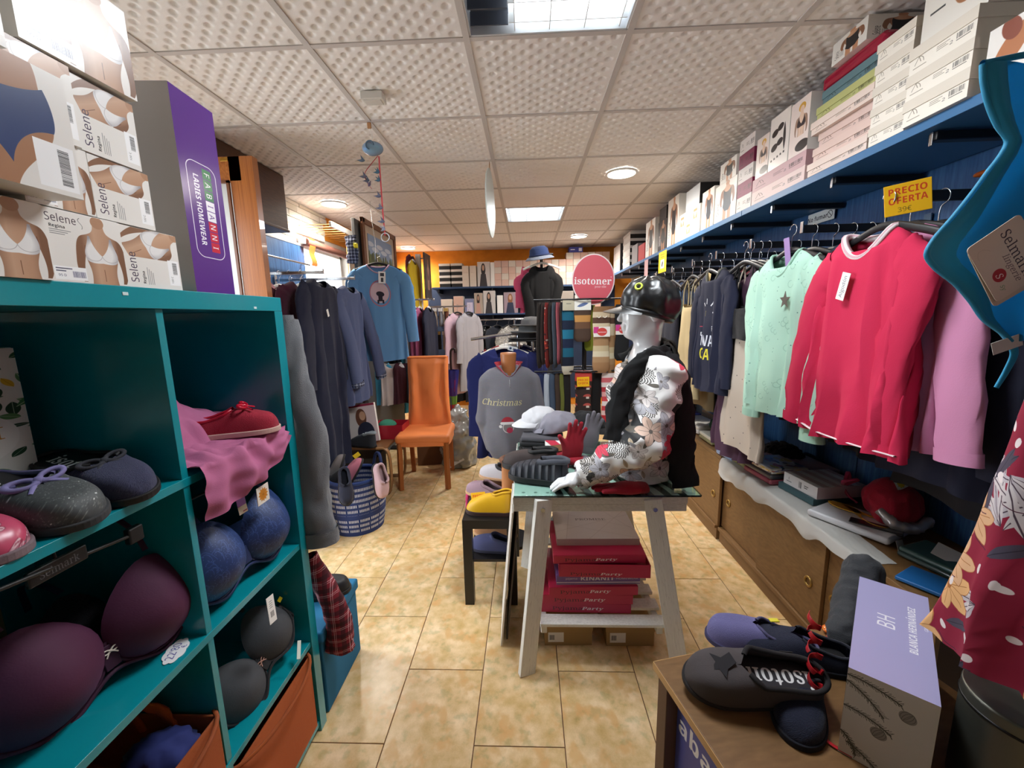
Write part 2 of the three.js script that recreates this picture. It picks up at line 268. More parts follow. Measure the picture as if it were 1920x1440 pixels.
function tubeGeo(path, rw, rt, seg = 14, rows = 14, seed = 0, amp = 0.004) {   // flattened tube along a path; rw, rt functions of v
  const curve = new THREE.CatmullRomCurve3(path.map((p) => V(...p))), P = [], T = [];
  for (let j = 0; j <= rows; j++) { P.push(curve.getPoint(j / rows)); T.push(curve.getTangent(j / rows)); }
  return grid(seg, rows, (u, v) => {
    const j = Math.round(v * rows), p = P[j], t = T[j], a = u * Math.PI * 2; let n = V(-t.y, t.x, 0); if (n.lengthSq() < 1e-6) n = V(1, 0, 0); n.normalize(); const b = V().crossVectors(t, n).normalize();
    const W = rw(v), H = rt(v), k = 1 + (amp / Math.max(H, 0.01)) * n3(Math.cos(a) * 1.4 + seed, v * 7, Math.sin(a) * 1.4);
    const x = p.x + (n.x * Math.cos(a) * W + b.x * Math.sin(a) * H) * k, y = p.y + (n.y * Math.cos(a) * W + b.y * Math.sin(a) * H) * k, z = p.z + (n.z * Math.cos(a) * W + b.z * Math.sin(a) * H) * k;
    return [x, y, z, x + 0.5, y];
  }, true);
}
function V0() { return new THREE.Vector3(); }
function neckBand(o, mat, t, r = 0.007) {
  const { neck = 0.17, drop = 0.06, thick = 0.06 } = o, pts = [];
  for (let i = 0; i < 24; i++) { const a = i / 24 * Math.PI * 2, c = Math.cos(a), s = Math.sin(a), x = neck / 2 * Math.sign(c) * Math.pow(Math.abs(c), 0.75); pts.push([x, -(s > 0 ? drop : drop * 0.25) * (1 - Math.pow(x / (neck / 2), 2)), thick / 2 * 0.78 * Math.sign(s) * Math.pow(Math.abs(s), 0.7)]); }
  return part('neck_band', tube(pts, r, 48, 6, true), mat, t);
}
function garment(name, label, category, o, mat, pos, turn, group) {
  const t = thing(name, label, category, pos, turn, group);
  part('body', bodyGeo(o), mat, t);
  const { w = 0.42, slope = 0.055, sleeve = 0.5, spread = 0.06, sw = 0.075, cuffW = 0.05, st = 0.028, seed = 1, thick = 0.06 } = o;
  if (sleeve > 0) for (const s of [-1, 1]) {
    const sp = Array.isArray(spread) ? spread[s < 0 ? 0 : 1] : spread, fz = o.sleeveZ ?? 0;
    const path = [[s * (w / 2 - 0.05), -slope - 0.035, 0], [s * (w / 2 + 0.015), -slope - 0.09, 0.004], [s * (w / 2 + sp * 0.6), -slope - sleeve * 0.5, 0.012 + fz * 0.5], [s * (w / 2 + sp), -slope - sleeve, 0.008 + fz]];
    part('sleeve', tubeGeo(path, (v) => lerp(sw, cuffW, Math.pow(v, 0.8)), (v) => lerp(st, st * 0.85, v), 16, 16, seed + s), o.sleeveMat ?? mat, t);
    if (o.cuffMat) { const e = path[3], d = V(...path[3]).sub(V(...path[2])).normalize(), p1 = [e[0] - d.x * 0.035, e[1] - d.y * 0.035, e[2] - d.z * 0.035]; part('cuff', tubeGeo([p1, [(p1[0] + e[0]) / 2, (p1[1] + e[1]) / 2, (p1[2] + e[2]) / 2], e], () => cuffW + 0.003, () => st * 0.9 + 0.003, 16, 4, seed, 0), o.cuffMat, t); }
  }
  if (o.bandMat) neckBand(o, o.bandMat, t, o.bandR);
  return t;
}
// clothes hanger with its hook top at y = +0.075 above the neck
const hangerHook = tube([[0, 0.0, 0], [0, 0.035, 0], [0.004, 0.05, 0], [0.022, 0.062, 0], [0.024, 0.082, 0], [0.008, 0.096, 0], [-0.012, 0.09, 0], [-0.017, 0.078, 0]], 0.0017, 28, 6);
const hangerBar = tubeGeo([[-0.2, -0.062, 0], [-0.11, -0.028, 0], [0, 0, 0], [0.11, -0.028, 0], [0.2, -0.062, 0]], (v) => 0.011, (v) => 0.006, 10, 20, 0, 0);
function hanger(label, mat, pos, turn, group, o = {}) {
  const t = thing('clothes_hanger', label, 'hanger', pos, turn, group);
  part('hook', hangerHook, o.hook ?? chrome, t); part('shoulder_bar', hangerBar, mat, t);
  if (o.scale) t.scale.setScalar(o.scale);
  return t;
}
// slip dress / camisole with straps
function slip(name, label, o, mat, pos, turn, group) {
  const t = thing(name, label, o.category ?? 'nightdress', pos, turn, group);
  const { w = 0.3, len = 0.75, strap = 0.16 } = o, b = bodyGeo({ w, hem: o.hem ?? w * 1.25, len, neck: w * 0.8, thick: o.thick ?? 0.05, drop: 0.05, slope: 0.02, folds: 5, amp: 0.012, seed: o.seed ?? 1, rows: 12, seg: 28 });
  b.translate(0, -strap, 0); part('body', b, mat, t);
  for (const s of [-1, 1]) for (const z of [-0.016, 0.016]) part('strap', tube([[s * 0.07, -0.012, 0], [s * 0.09, -strap * 0.5, z], [s * w * 0.34, -strap - 0.012, z]], 0.004, 8, 5), o.strapMat ?? mat, t);
  return t;
}
// shoe / slipper, toe to +x, sole on y = 0, length L
function shoeGeo(o) {
  const { L = 0.26, W = 0.095, H = 0.075, toe = 0.05, heel = 0.06, open0 = 0.42, rimH = 0.55, ankle = 0, mule = false, ns = 40, base = 0.012, sq = 0.62 } = o;
  const half = (s) => { s = clamp(s, 0, 1); const e = s < 0.3 ? Math.sqrt(Math.max(0, 1 - Math.pow((0.3 - s) / 0.3, 2.3))) : s > 0.8 ? Math.sqrt(Math.max(0, 1 - Math.pow((s - 0.8) / 0.2, 2.4))) : 1; return W / 2 * e * (1 - 0.2 * smooth(0.28, 0.78, s)); };
  const top = (s) => { const body = s < open0 ? lerp(toe * 0.8, H, Math.pow(smooth(-0.12, open0, s), 0.9)) : lerp(H, heel + ankle, smooth(open0, 0.88, s)); return base + (body - base) * (s < 0.12 ? Math.sqrt(Math.max(0, 1 - Math.pow((0.12 - s) / 0.12, 2))) : 1); };
  const rimL = [], rimR = [];
  const side = (sg) => grid(14, ns, (u, v) => {
    const s = 0.5 - 0.5 * Math.cos(Math.PI * v), w = half(s), h = top(s) - base, k = smooth(open0 - 0.02, open0 + 0.12, s), m = lerp(1, rimH, k);
    const a = u * Math.PI / 2 * m, z = sg * w * Math.pow(Math.cos(a), sq), y = base + h * Math.pow(Math.sin(a), 0.8) * lerp(1, 1 / Math.pow(Math.sin(Math.PI / 2 * rimH), 0.8), k * 0.75);
    const r = [L * (0.5 - s), y, z]; if (u === 1) (sg > 0 ? rimR : rimL).push([...r, s]);
    return [r[0], r[1], r[2], r[0], r[1] + r[2]];
  });
  const a = side(1), b = side(-1);
  const rim = [...rimL.filter((p) => p[3] > open0 + 0.01 && p[3] < 0.995), ...[...rimR].reverse().filter((p) => p[3] > open0 + 0.01 && p[3] < 0.995)].map((p) => p.slice(0, 3));
  return { a, b, rim, half, L, open0 };
}
function soleGeo(half, L, y0, y1, grow = 1.04) {
  const sh = new THREE.Shape(), n = 30, S = (i) => 0.5 - 0.5 * Math.cos(Math.PI * i / n); for (let i = 0; i <= n; i++) { const s = S(i); (i ? sh.lineTo.bind(sh) : sh.moveTo.bind(sh))(L * (0.5 - s) * 1.02, half(s) * grow); } for (let i = n - 1; i > 0; i--) { const s = S(i); sh.lineTo(L * (0.5 - s) * 1.02, -half(s) * grow); }
  const g = new THREE.ExtrudeGeometry(sh, { depth: y1 - y0 - 0.004, bevelEnabled: true, bevelThickness: 0.002, bevelSize: 0.002, bevelSegments: 2, curveSegments: 4 }); g.rotateX(-Math.PI / 2); g.translate(0, y0 + 0.002, 0); return g;
}
function shoe(name, label, category, o, pos, turn, group) {
  const t = thing(name, label, category, pos, turn, group), s = shoeGeo(o), mat = o.mat;
  part('upper', join([s.a, s.b]), mat, t);
  const sole = part('sole', soleGeo(s.half, s.L, 0, o.soleH ?? 0.014, o.grow ?? 1.04), o.soleMat ?? black, t);
  const ins = soleGeo(s.half, s.L, (o.soleH ?? 0.014) - 0.004, (o.soleH ?? 0.014) + 0.006, 0.86), p = ins.attributes.position, uv = ins.attributes.uv;
  for (let i = 0; i < p.count; i++) uv.setXY(i, clamp(p.getX(i) / s.L + 0.5, 0, 1), clamp(p.getZ(i) / (o.W ?? 0.095) + 0.5, 0, 1));
  ins.scale(0.88, 1, 1); part('insole', ins, o.insole ?? black, t, [0, o.insY ?? 0.006, 0]);
  if (s.rim.length > 4) part('rim', tube(s.rim, o.rimR ?? 0.004, 60, 6), o.rimMat ?? mat, t);
  return t;
}
function bow(mat, size = 0.04) {   // small ribbon bow in the xy plane
  const l = []; for (const s of [-1, 1]) { l.push(at(new THREE.TorusGeometry(size * 0.36, size * 0.12, 8, 22).scale(1.35, 0.75, 1.1), s * size * 0.56, size * 0.08, 0, 0, 0, s * 0.25)); l.push(tubeGeo([[0, 0, 0], [s * size * 0.35, -size * 0.3, 0.001], [s * size * 0.7, -size * 0.7, 0.002]], () => size * 0.1, () => size * 0.06, 8, 8, 0, 0)); }
  l.push(new THREE.SphereGeometry(size * 0.2, 10, 8)); return join(l);
}
function ribbon(pts, w, dir = [0, 0, 1], n = 30, thick = 0.0015) {   // flat band along points, width along dir
  const c = new THREE.CatmullRomCurve3(pts.map((p) => V(...p))), d = V(...dir).normalize(), P = []; for (let i = 0; i <= n; i++) P.push([c.getPoint(i / n), c.getTangent(i / n)]);
  return grid(8, n, (u, v) => { const [p, t] = P[Math.round(v * n)], b = d.clone().sub(t.clone().multiplyScalar(d.dot(t))).normalize(), nn = V0().crossVectors(t, b).normalize(), k = [[-1, 1], [-0.33, 1], [0.33, 1], [1, 1], [1, -1], [0.33, -1], [-0.33, -1], [-1, -1], [-1, 1]][Math.round(u * 8)]; const x = p.clone().addScaledVector(b, k[0] * w / 2).addScaledVector(nn, k[1] * thick / 2); return [x.x, x.y, x.z, k[0] * 0.5 + 0.5, v]; });
}
// lettering and prints
function txt(g, s, x, y, px, o = {}) { g.save(); g.translate(x, y); if (o.rot) g.rotate(o.rot); if (o.sx) g.scale(o.sx, 1); g.font = (o.bold ? 'bold ' : '') + (o.it ? 'italic ' : '') + px + 'px ' + (o.font ?? 'sans-serif'); g.fillStyle = o.c ?? '#222'; g.textAlign = o.a ?? 'center'; g.textBaseline = 'middle'; g.fillText(s, 0, 0); g.restore(); }
function barcode(g, x, y, w, h, c = '#333') { const r = rng(Math.round(x * 7 + y)); g.fillStyle = c; let q = x; while (q < x + w) { const b = 1 + r() * 2.4; g.fillRect(q, y, b, h); q += b + 1 + r() * 2.2; } }
function torso(g, x, y, s, skin, bra, rot = 0) {   // a body from chin to hips wearing a bra, centred on the chest
  g.save(); g.translate(x, y); g.rotate(rot); g.scale(s, s); g.fillStyle = skin; g.beginPath(); g.moveTo(-0.16, -0.95); g.bezierCurveTo(-0.17, -0.7, -0.2, -0.62, -0.5, -0.52); g.bezierCurveTo(-0.72, -0.45, -0.74, -0.1, -0.78, 0.35); g.bezierCurveTo(-0.8, 0.6, -0.72, 0.9, -0.66, 1.0); g.lineTo(-0.56, 1.0); g.bezierCurveTo(-0.62, 0.7, -0.56, 0.4, -0.5, 0.15); g.bezierCurveTo(-0.42, 0.5, -0.34, 0.6, -0.42, 1.1); g.lineTo(0.42, 1.1); g.bezierCurveTo(0.34, 0.6, 0.42, 0.5, 0.5, 0.15); g.bezierCurveTo(0.56, 0.4, 0.62, 0.7, 0.56, 1.0); g.lineTo(0.66, 1.0); g.bezierCurveTo(0.72, 0.9, 0.8, 0.6, 0.78, 0.35); g.bezierCurveTo(0.74, -0.1, 0.72, -0.45, 0.5, -0.52); g.bezierCurveTo(0.2, -0.62, 0.17, -0.7, 0.16, -0.95); g.closePath(); g.fill(); g.save(); g.clip(); const sg = g.createLinearGradient(-0.55, 0, 0.55, 0); sg.addColorStop(0, 'rgba(70,35,20,0.4)'); sg.addColorStop(0.35, 'rgba(255,225,200,0.3)'); sg.addColorStop(0.65, 'rgba(255,220,195,0.15)'); sg.addColorStop(1, 'rgba(70,35,20,0.45)'); g.fillStyle = sg; g.fillRect(-1, -1.2, 2, 2.4); g.strokeStyle = 'rgba(90,50,30,0.6)'; g.lineWidth = 0.02; g.beginPath(); g.moveTo(-0.5, 0.15); g.lineTo(-0.47, -0.2); g.moveTo(0.5, 0.15); g.lineTo(0.47, -0.2); g.moveTo(0, 0.55); g.lineTo(0, 0.95); g.stroke(); g.restore(); g.fillStyle = skin;
  g.beginPath(); g.ellipse(0, -1.0, 0.2, 0.2, 0, 0, 7); g.fill();
  if (bra) { const bg = g.createRadialGradient(-0.1, -0.05, 0.05, 0, 0.05, 0.6); bg.addColorStop(0, bra); bg.addColorStop(0.6, bra); bg.addColorStop(1, '#a9a4a8'); g.fillStyle = bra === '#3a2e30' ? bra : bg; g.beginPath(); g.moveTo(-0.36, -0.52); g.lineTo(-0.3, -0.52); g.bezierCurveTo(-0.26, -0.2, -0.1, 0.02, 0, 0.1); g.bezierCurveTo(0.1, 0.02, 0.26, -0.2, 0.3, -0.52); g.lineTo(0.36, -0.52); g.bezierCurveTo(0.4, -0.2, 0.52, -0.1, 0.5, 0.14); g.bezierCurveTo(0.5, 0.36, 0.3, 0.38, 0, 0.34); g.bezierCurveTo(-0.3, 0.38, -0.5, 0.36, -0.5, 0.14); g.bezierCurveTo(-0.52, -0.1, -0.4, -0.2, -0.36, -0.52); g.fill(); g.strokeStyle = 'rgba(150,140,140,0.5)'; g.lineWidth = 0.018; g.beginPath(); g.moveTo(0, 0.1); g.bezierCurveTo(-0.05, 0.3, -0.3, 0.34, -0.46, 0.2); g.moveTo(0, 0.1); g.bezierCurveTo(0.05, 0.3, 0.3, 0.34, 0.46, 0.2); g.stroke(); }
  g.restore();
}
function flower(g, x, y, r, n, c1, c2, rot = 0, pw = 0.32) { for (let k = 0; k < n; k++) { g.save(); g.translate(x, y); g.rotate(rot + k / n * 6.283); g.fillStyle = c1; g.beginPath(); g.moveTo(0, 0); g.bezierCurveTo(r * 0.35, -r * pw * 1.3, r * 0.8, -r * pw, r, 0); g.bezierCurveTo(r * 0.8, r * pw, r * 0.35, r * pw * 1.3, 0, 0); g.fill(); g.strokeStyle = c2; g.lineWidth = Math.max(1, r * 0.02); g.stroke(); g.beginPath(); g.moveTo(r * 0.1, 0); g.lineTo(r * 0.75, 0); g.stroke(); g.restore(); } g.fillStyle = c2; g.beginPath(); g.arc(x, y, r * 0.13, 0, 7); g.fill(); }
function leaf(g, x, y, l, w, rot, c, vein) { g.save(); g.translate(x, y); g.rotate(rot); g.fillStyle = c; g.beginPath(); g.moveTo(0, 0); g.bezierCurveTo(l * 0.3, -w, l * 0.7, -w, l, 0); g.bezierCurveTo(l * 0.7, w, l * 0.3, w, 0, 0); g.fill(); if (vein) { g.strokeStyle = vein; g.lineWidth = Math.max(1, l * 0.02); g.beginPath(); g.moveTo(0, 0); g.lineTo(l, 0); g.stroke(); } g.restore(); }
const precio = canvas(256, 200, (g) => { g.fillStyle = '#ffc40d'; g.fillRect(0, 0, 256, 200); txt(g, 'PRECIO', 128, 62, 62, { bold: 1, c: '#e0461c', sx: 0.94 }); txt(g, 'OFERTA', 128, 128, 62, { bold: 1, c: '#e0461c', sx: 0.9 }); });
const precioMat = print(precio, 0.6);
const labelTex = canvas(256, 128, (g) => { g.fillStyle = '#fff'; g.fillRect(0, 0, 256, 128); g.strokeStyle = '#9a948c'; g.lineWidth = 3; g.beginPath(); g.moveTo(24, 78); g.lineTo(40, 36); g.lineTo(50, 70); g.moveTo(40, 36); g.quadraticCurveTo(60, 40, 62, 74); g.stroke(); g.fillStyle = '#a49e96'; g.fillRect(18, 92, 56, 5); g.fillRect(112, 48, 50, 4); g.fillRect(112, 58, 36, 4); g.fillRect(112, 68, 44, 4); txt(g, '2', 168, 74, 26, { c: '#555' }); barcode(g, 186, 44, 56, 30, '#666'); g.fillStyle = '#777'; g.fillRect(186, 80, 50, 5); });
// ------------------------------------------------------------------ teal cube shelf and what stands on it
const teal = new THREE.MeshPhysicalMaterial({ color: new THREE.Color('#0b8f9c'), roughness: 0.22, clearcoat: 0.4, clearcoatRoughness: 0.15 });
const SX = -0.735, SD = 0.39;   // front plane and depth
const TZ = [-1.182, -0.809, -0.436, -0.063], TY = [0.01, 0.35, 0.705, 1.08];
{
  const t = thing('cube_shelf', 'glossy teal cube shelf unit with open compartments beside the entrance', 'shelf', [SX - SD / 2, 0, 0]);
  const z1 = 0.35, z0 = -1.222, side = (z, th) => part('side_panel', rbox(SD, 1.44, th, 0.001, 1), teal, t, [0, 0.72, z]);
  part('top_board', rbox(SD, 0.04, z1 - z0, 0.0015, 1), teal, t, [0, 1.46, (z0 + z1) / 2]);
  side(z0 + 0.019, 0.038); side(z1 - 0.019, 0.038);
  for (const z of TZ.slice(1)) part('divider', rbox(SD - 0.01, 1.43, 0.017, 0.001, 1), teal, t, [-0.003, 0.725, z - 0.004]);
  for (const y of TY) part('shelf_board', rbox(SD - 0.006, 0.018, z1 - z0 - 0.05, 0.001, 1), teal, t, [-0.002, y - 0.009 + (y < 0.1 ? 0.03 : 0), (z0 + z1) / 2]);
  part('back_panel', bx(0.006, 1.4, z1 - z0 - 0.05), teal, t, [-SD / 2 + 0.004, 0.72, (z0 + z1) / 2]);
  for (const [y, z] of [[1.466, -0.74], [1.448, -1.1]]) part('paint_chip', rbox(0.0012, 0.006, 0.011, 0.0005, 1), M('#cfe3e2', 0.7), t, [SD / 2 + 0.0004, y, z]);
}
// bra cartons
const skin = '#b98d6e', skin2 = '#ad7d5c';
const selA = canvas(512, 512, (g) => { g.fillStyle = '#f0ece6'; g.fillRect(0, 0, 512, 512); torso(g, 345, 270, 230, skin, '#f4f2f0'); g.strokeStyle = '#555'; g.lineWidth = 3; g.beginPath(); g.moveTo(230, 30); g.bezierCurveTo(190, 60, 260, 70, 235, 110); g.stroke(); txt(g, 'Selene', 110, 60, 76, { c: '#4a3d45', sx: 0.85 }); txt(g, 'Regina', 80, 118, 30, { bold: 1, c: '#222' }); for (let i = 0; i < 3; i++) { g.fillStyle = '#888'; g.fillRect(30, 142 + i * 14, 130 - i * 20, 5); } g.fillStyle = '#fff'; g.fillRect(16, 400, 200, 96); g.fillStyle = '#667'; g.fillRect(26, 412, 100, 8); g.fillRect(26, 430, 60, 8); barcode(g, 126, 432, 80, 44, '#557'); txt(g, '95 D', 60, 465, 24, { c: '#446' }); });
const selB = canvas(512, 512, (g) => { g.fillStyle = '#efebe5'; g.fillRect(0, 0, 512, 512); g.save(); g.beginPath(); g.rect(0, 0, 512, 250); g.clip(); torso(g, 280, 120, 240, skin, '#f1efee', 1.1); g.restore(); txt(g, 'Selene', 70, 340, 92, { c: '#4a3d52', rot: -Math.PI / 2, sx: 0.95 }); txt(g, 'Regina', 150, 420, 34, { bold: 1, c: '#222', rot: -Math.PI / 2 }); for (let i = 0; i < 4; i++) { g.fillStyle = '#888'; g.fillRect(185 + i * 16, 330 + i * 14, 5, 150 - i * 14); } g.fillStyle = '#fff'; g.fillRect(390, 240, 110, 230); g.save(); g.translate(490, 250); g.rotate(Math.PI / 2); barcode(g, 10, 10, 110, 44); g.restore(); txt(g, '100 C', 420, 420, 26, { c: '#555', rot: -Math.PI / 2 }); });
const selC = canvas(512, 512, (g) => { g.fillStyle = '#efebe5'; g.fillRect(0, 0, 512, 512); g.fillStyle = skin2; g.beginPath(); g.moveTo(60, 0); g.bezierCurveTo(120, 120, 60, 260, 180, 512); g.lineTo(290, 512); g.bezierCurveTo(330, 380, 480, 330, 430, 190); g.bezierCurveTo(400, 100, 420, 60, 400, 0); g.fill(); g.fillStyle = '#2f4374'; g.beginPath(); g.moveTo(85, 100); g.bezierCurveTo(180, 170, 330, 150, 425, 90); g.bezierCurveTo(450, 150, 455, 230, 440, 260); g.bezierCurveTo(360, 270, 300, 330, 285, 430); g.bezierCurveTo(240, 330, 150, 260, 75, 230); g.fill(); txt(g, 'Selene', 44, 370, 100, { c: '#3b3340', rot: -Math.PI / 2 }); g.fillStyle = '#fff'; g.fillRect(360, 300, 140, 190); g.save(); g.translate(490, 310); g.rotate(Math.PI / 2); barcode(g, 10, 10, 150, 40); g.restore(); });
const mA = print(selA, 0.25), mB = print(selB, 0.25), mC = print(selC, 0.25);
const wSide = M('#e8e4dd', 0.4);
{
  // [z centre, y base, size z, size y, print, x offset, label]
  const L = [
    [-0.815, 1.48, 0.124, 0.112, mB, 0, 'white bra carton with sideways torso, lowest row, touching the purple box'],
    [-0.69, 1.48, 0.124, 0.112, mA, 0.004, 'white bra carton with upright torso and large name, lowest row middle'],
    [-0.565, 1.48, 0.124, 0.112, mA, 0.01, 'white bra carton with upright torso, lowest row, nearest the entrance'],
    [-0.775, 1.594, 0.115, 0.105, mB, 0, 'white bra carton with sideways torso, second row, near the purple box'],
    [-0.665, 1.594, 0.103, 0.105, mA, 0.002, 'white bra carton with upright torso, second row, behind the blue brief carton'],
    [-0.555, 1.602, 0.19, 0.17, mC, 0.055, 'large carton printed with dark blue high-waist briefs, jutting out of the stack'],
    [-0.765, 1.70, 0.11, 0.118, mB, 0.002, 'white bra carton with sideways torso, third row, end of the row'],
    [-0.645, 1.70, 0.124, 0.122, mB, 0.008, 'white bra carton with sideways torso, third row, above the blue brief carton'],
    [-0.73, 1.824, 0.185, 0.15, mA, 0.012, 'wide bra carton with upright torso, top of the stack, curling outwards'],
    [-0.54, 1.775, 0.09, 0.17, mB, 0.055, 'bra carton with sideways torso standing on the blue brief carton'],
  ];
  for (const [z, y, sz, sy, m, dx, label] of L) { const t = carton('bra_carton', label, [0.3, sy - 0.001, sz - 0.002], [m, wSide, wSide, wSide, wSide, wSide], [SX - 0.155 + dx, y, z], 0, { group: 'bra cartons on the teal shelf', seam: true }); }
  carton('bra_carton', 'bra carton at the very top corner, dark lid edge showing', [0.3, 0.14, 0.16], [mB, wSide, wSide, black, wSide, wSide], [SX - 0.1, 1.945, -0.53], 0, { group: 'bra cartons on the teal shelf' });
}
{
  const sp = canvas(256, 1024, (g) => { g.fillStyle = '#5a2d86'; g.fillRect(0, 0, 256, 1024); g.strokeStyle = '#efe9f4'; g.lineWidth = 4; g.beginPath(); g.roundRect(40, 330, 176, 500, 46); g.stroke(); const w = 'FABIANNI', cs = ['#2f7d4f', '#2f7d4f', '#2f7d4f', '#f3f0f6', '#f3f0f6', '#c8273f', '#c8273f', '#c8273f']; for (let i = 0; i < 8; i++) { g.fillStyle = cs[i]; g.fillRect(132, 350 + i * 56, 54, 52); txt(g, w[i], 159, 376 + i * 56, 46, { rot: Math.PI / 2, c: cs[i] === '#f3f0f6' ? '#5a2d86' : '#f3f0f6' }); } txt(g, 'LADIES HOMEWEAR', 88, 580, 42, { rot: Math.PI / 2, c: '#f3f0f6', sx: 0.95, bold: 1 }); });
  const purple = M('#5a2d86', 0.3), grey = M('#b6b0ac', 0.4);
  carton('homewear_box', 'tall purple and silver homewear box standing on the teal shelf', [0.32, 0.425, 0.135], [print(sp, 0.2), purple, purple, purple, grey, grey], [SX - 0.165, 1.48, -0.965], 0.07, {});
}
// leaf print box in the upper near compartment
{
  const lf = canvas(512, 1024, (g) => { g.fillStyle = '#e9e6dc'; g.fillRect(0, 0, 512, 1024); const r = rng(5); for (let i = 0; i < 90; i++) leaf(g, r() * 512, r() * 1024, 60 + r() * 90, 14 + r() * 16, r() * 6.3, ['#2f5b34', '#3f7a45', '#1f4429', '#5b8a4f'][i % 4], '#cdd8c0'); for (let i = 0; i < 14; i++) leaf(g, r() * 512, r() * 1024, 70, 18, r() * 6.3, '#e2b92c', '#b8860b'); g.fillStyle = '#f2efe6'; g.beginPath(); g.ellipse(330, 560, 150, 170, 0, 0, 7); g.fill(); txt(g, 'ERH', 330, 540, 110, { c: '#c98a2a', font: 'serif' }); txt(g, '∞', 330, 630, 80, { c: '#888' }); });
  const m = print(lf, 0.4);
  carton('leaf_print_box', 'box printed with green leaves and lemons, in the upper compartment', [0.05, 0.29, 0.3], m, [SX - 0.25, 1.081, -0.585], 0.05, {});
  carton('leaf_print_box', 'smaller leaf print box in the compartment behind the blue bra', [0.12, 0.2, 0.04], m, [SX - 0.3, 0.706, -0.9], 0.4, {});
  carton('green_print_carton', 'carton with a blurred green photo behind the plum bra', [0.03, 0.22, 0.14], print(canvas(128, 128, (g) => { g.fillStyle = '#8b9a5e'; g.fillRect(0, 0, 128, 128); g.fillStyle = '#c4cf9a'; g.fillRect(0, 70, 128, 30); g.fillStyle = '#4f5a3a'; g.fillRect(80, 0, 48, 128); }), 0.5), [SX - 0.3, 0.706, -0.6], 0, {});
  carton('navy_floral_carton', 'navy carton with white blossoms behind the plum bra', [0.12, 0.14, 0.02], print(canvas(256, 256, (g) => { g.fillStyle = '#172b3f'; g.fillRect(0, 0, 256, 256); const r = rng(9); for (let i = 0; i < 26; i++) flower(g, r() * 256, r() * 256, 12 + r() * 10, 5, '#e6dfe0', '#b9a8a8', r()); }), 0.4), [SX - 0.24, 0.706, -0.57], 0.9, { tiltX: -0.5 });
}
// slippers on the upper shelf
const isoInsole = (() => { const t = canvas(512, 192, (g) => { g.fillStyle = '#15151a'; g.fillRect(0, 0, 512, 192); g.save(); g.translate(200, 92); g.scale(1, -1); txt(g, 'isotoner', 0, 0, 74, { c: '#f4f4f4', font: 'serif', bold: 1 }); txt(g, 'pour elle', 40, 44, 22, { c: '#bbb', font: 'serif' }); g.restore(); }); return print(t, 0.5); })();
const glitter = new THREE.MeshPhysicalMaterial({ roughness: 0.6, side: THREE.DoubleSide, map: canvas(256, 256, (g) => { g.fillStyle = '#4b4e4f'; g.fillRect(0, 0, 256, 256); const r = rng(4); for (let i = 0; i < 2600; i++) { const c = 50 + r() * 90; g.fillStyle = `rgb(${c},${c + 4},${c + 2})`; g.fillRect(r() * 256, r() * 256, 2, 2); } for (let i = 0; i < 60; i++) { g.fillStyle = '#e8ece8'; g.fillRect(r() * 256, r() * 256, 3, 3); } }, { repeat: [6, 6] }) });
{
  const y = 1.0802, navy = cloth('#3d3f5a', 'fleece');
  const a = shoe('slipper', 'dark navy ballet slipper with grey bow on the upper teal shelf', 'slipper', { L: 0.28, W: 0.1, H: 0.058, toe: 0.055, heel: 0.034, open0: 0.33, rimH: 0.4, mat: navy, insole: isoInsole, rimMat: black, soleMat: black, sq: 0.5, insY: 0.014 }, [SX - 0.122, y + 0.022, -0.735], -0.26); a.rotation.order = 'YXZ'; a.rotation.z = -0.13; a.rotation.x = 0.12;
  part('bow', at(bow(M('#3a3b40', 0.6), 0.034), 0, 0, 0, -1.2, Math.PI / 2), cloth('#3a3b42'), a, [0.045, 0.06, 0]);
  const b = shoe('slipper', 'grey glitter ballet slipper with lilac bow on the upper teal shelf', 'slipper', { L: 0.28, W: 0.1, H: 0.058, toe: 0.055, heel: 0.034, open0: 0.36, rimH: 0.4, mat: glitter, insole: isoInsole, rimMat: cloth('#6b6590'), soleMat: cloth('#3b3b3d'), sq: 0.5, insY: 0.014 }, [SX - 0.125, y + 0.022, -0.628], -0.16); b.rotation.order = 'YXZ'; b.rotation.z = -0.13; b.rotation.x = 0.12;
  part('bow', at(bow(M('#7f78a8', 0.6), 0.036), 0, 0, 0, -1.2, Math.PI / 2), cloth('#8a82b4'), b, [0.04, 0.062, 0]);
  shoe('slipper', 'pink floral slipper at the edge of the upper teal shelf', 'slipper', { L: 0.26, W: 0.095, H: 0.06, toe: 0.05, heel: 0.05, open0: 0.36, mat: print(canvas(128, 128, (g) => { g.fillStyle = '#c9506e'; g.fillRect(0, 0, 128, 128); const r = rng(2); for (let i = 0; i < 14; i++) flower(g, r() * 128, r() * 128, 12, 5, ['#e9c6cd', '#8d8a90'][i % 2], '#903048'); }, { repeat: [8, 8] }), 0.3), soleMat: cloth('#7b6a70') }, [SX - 0.135, y, -0.525], -0.1);
}
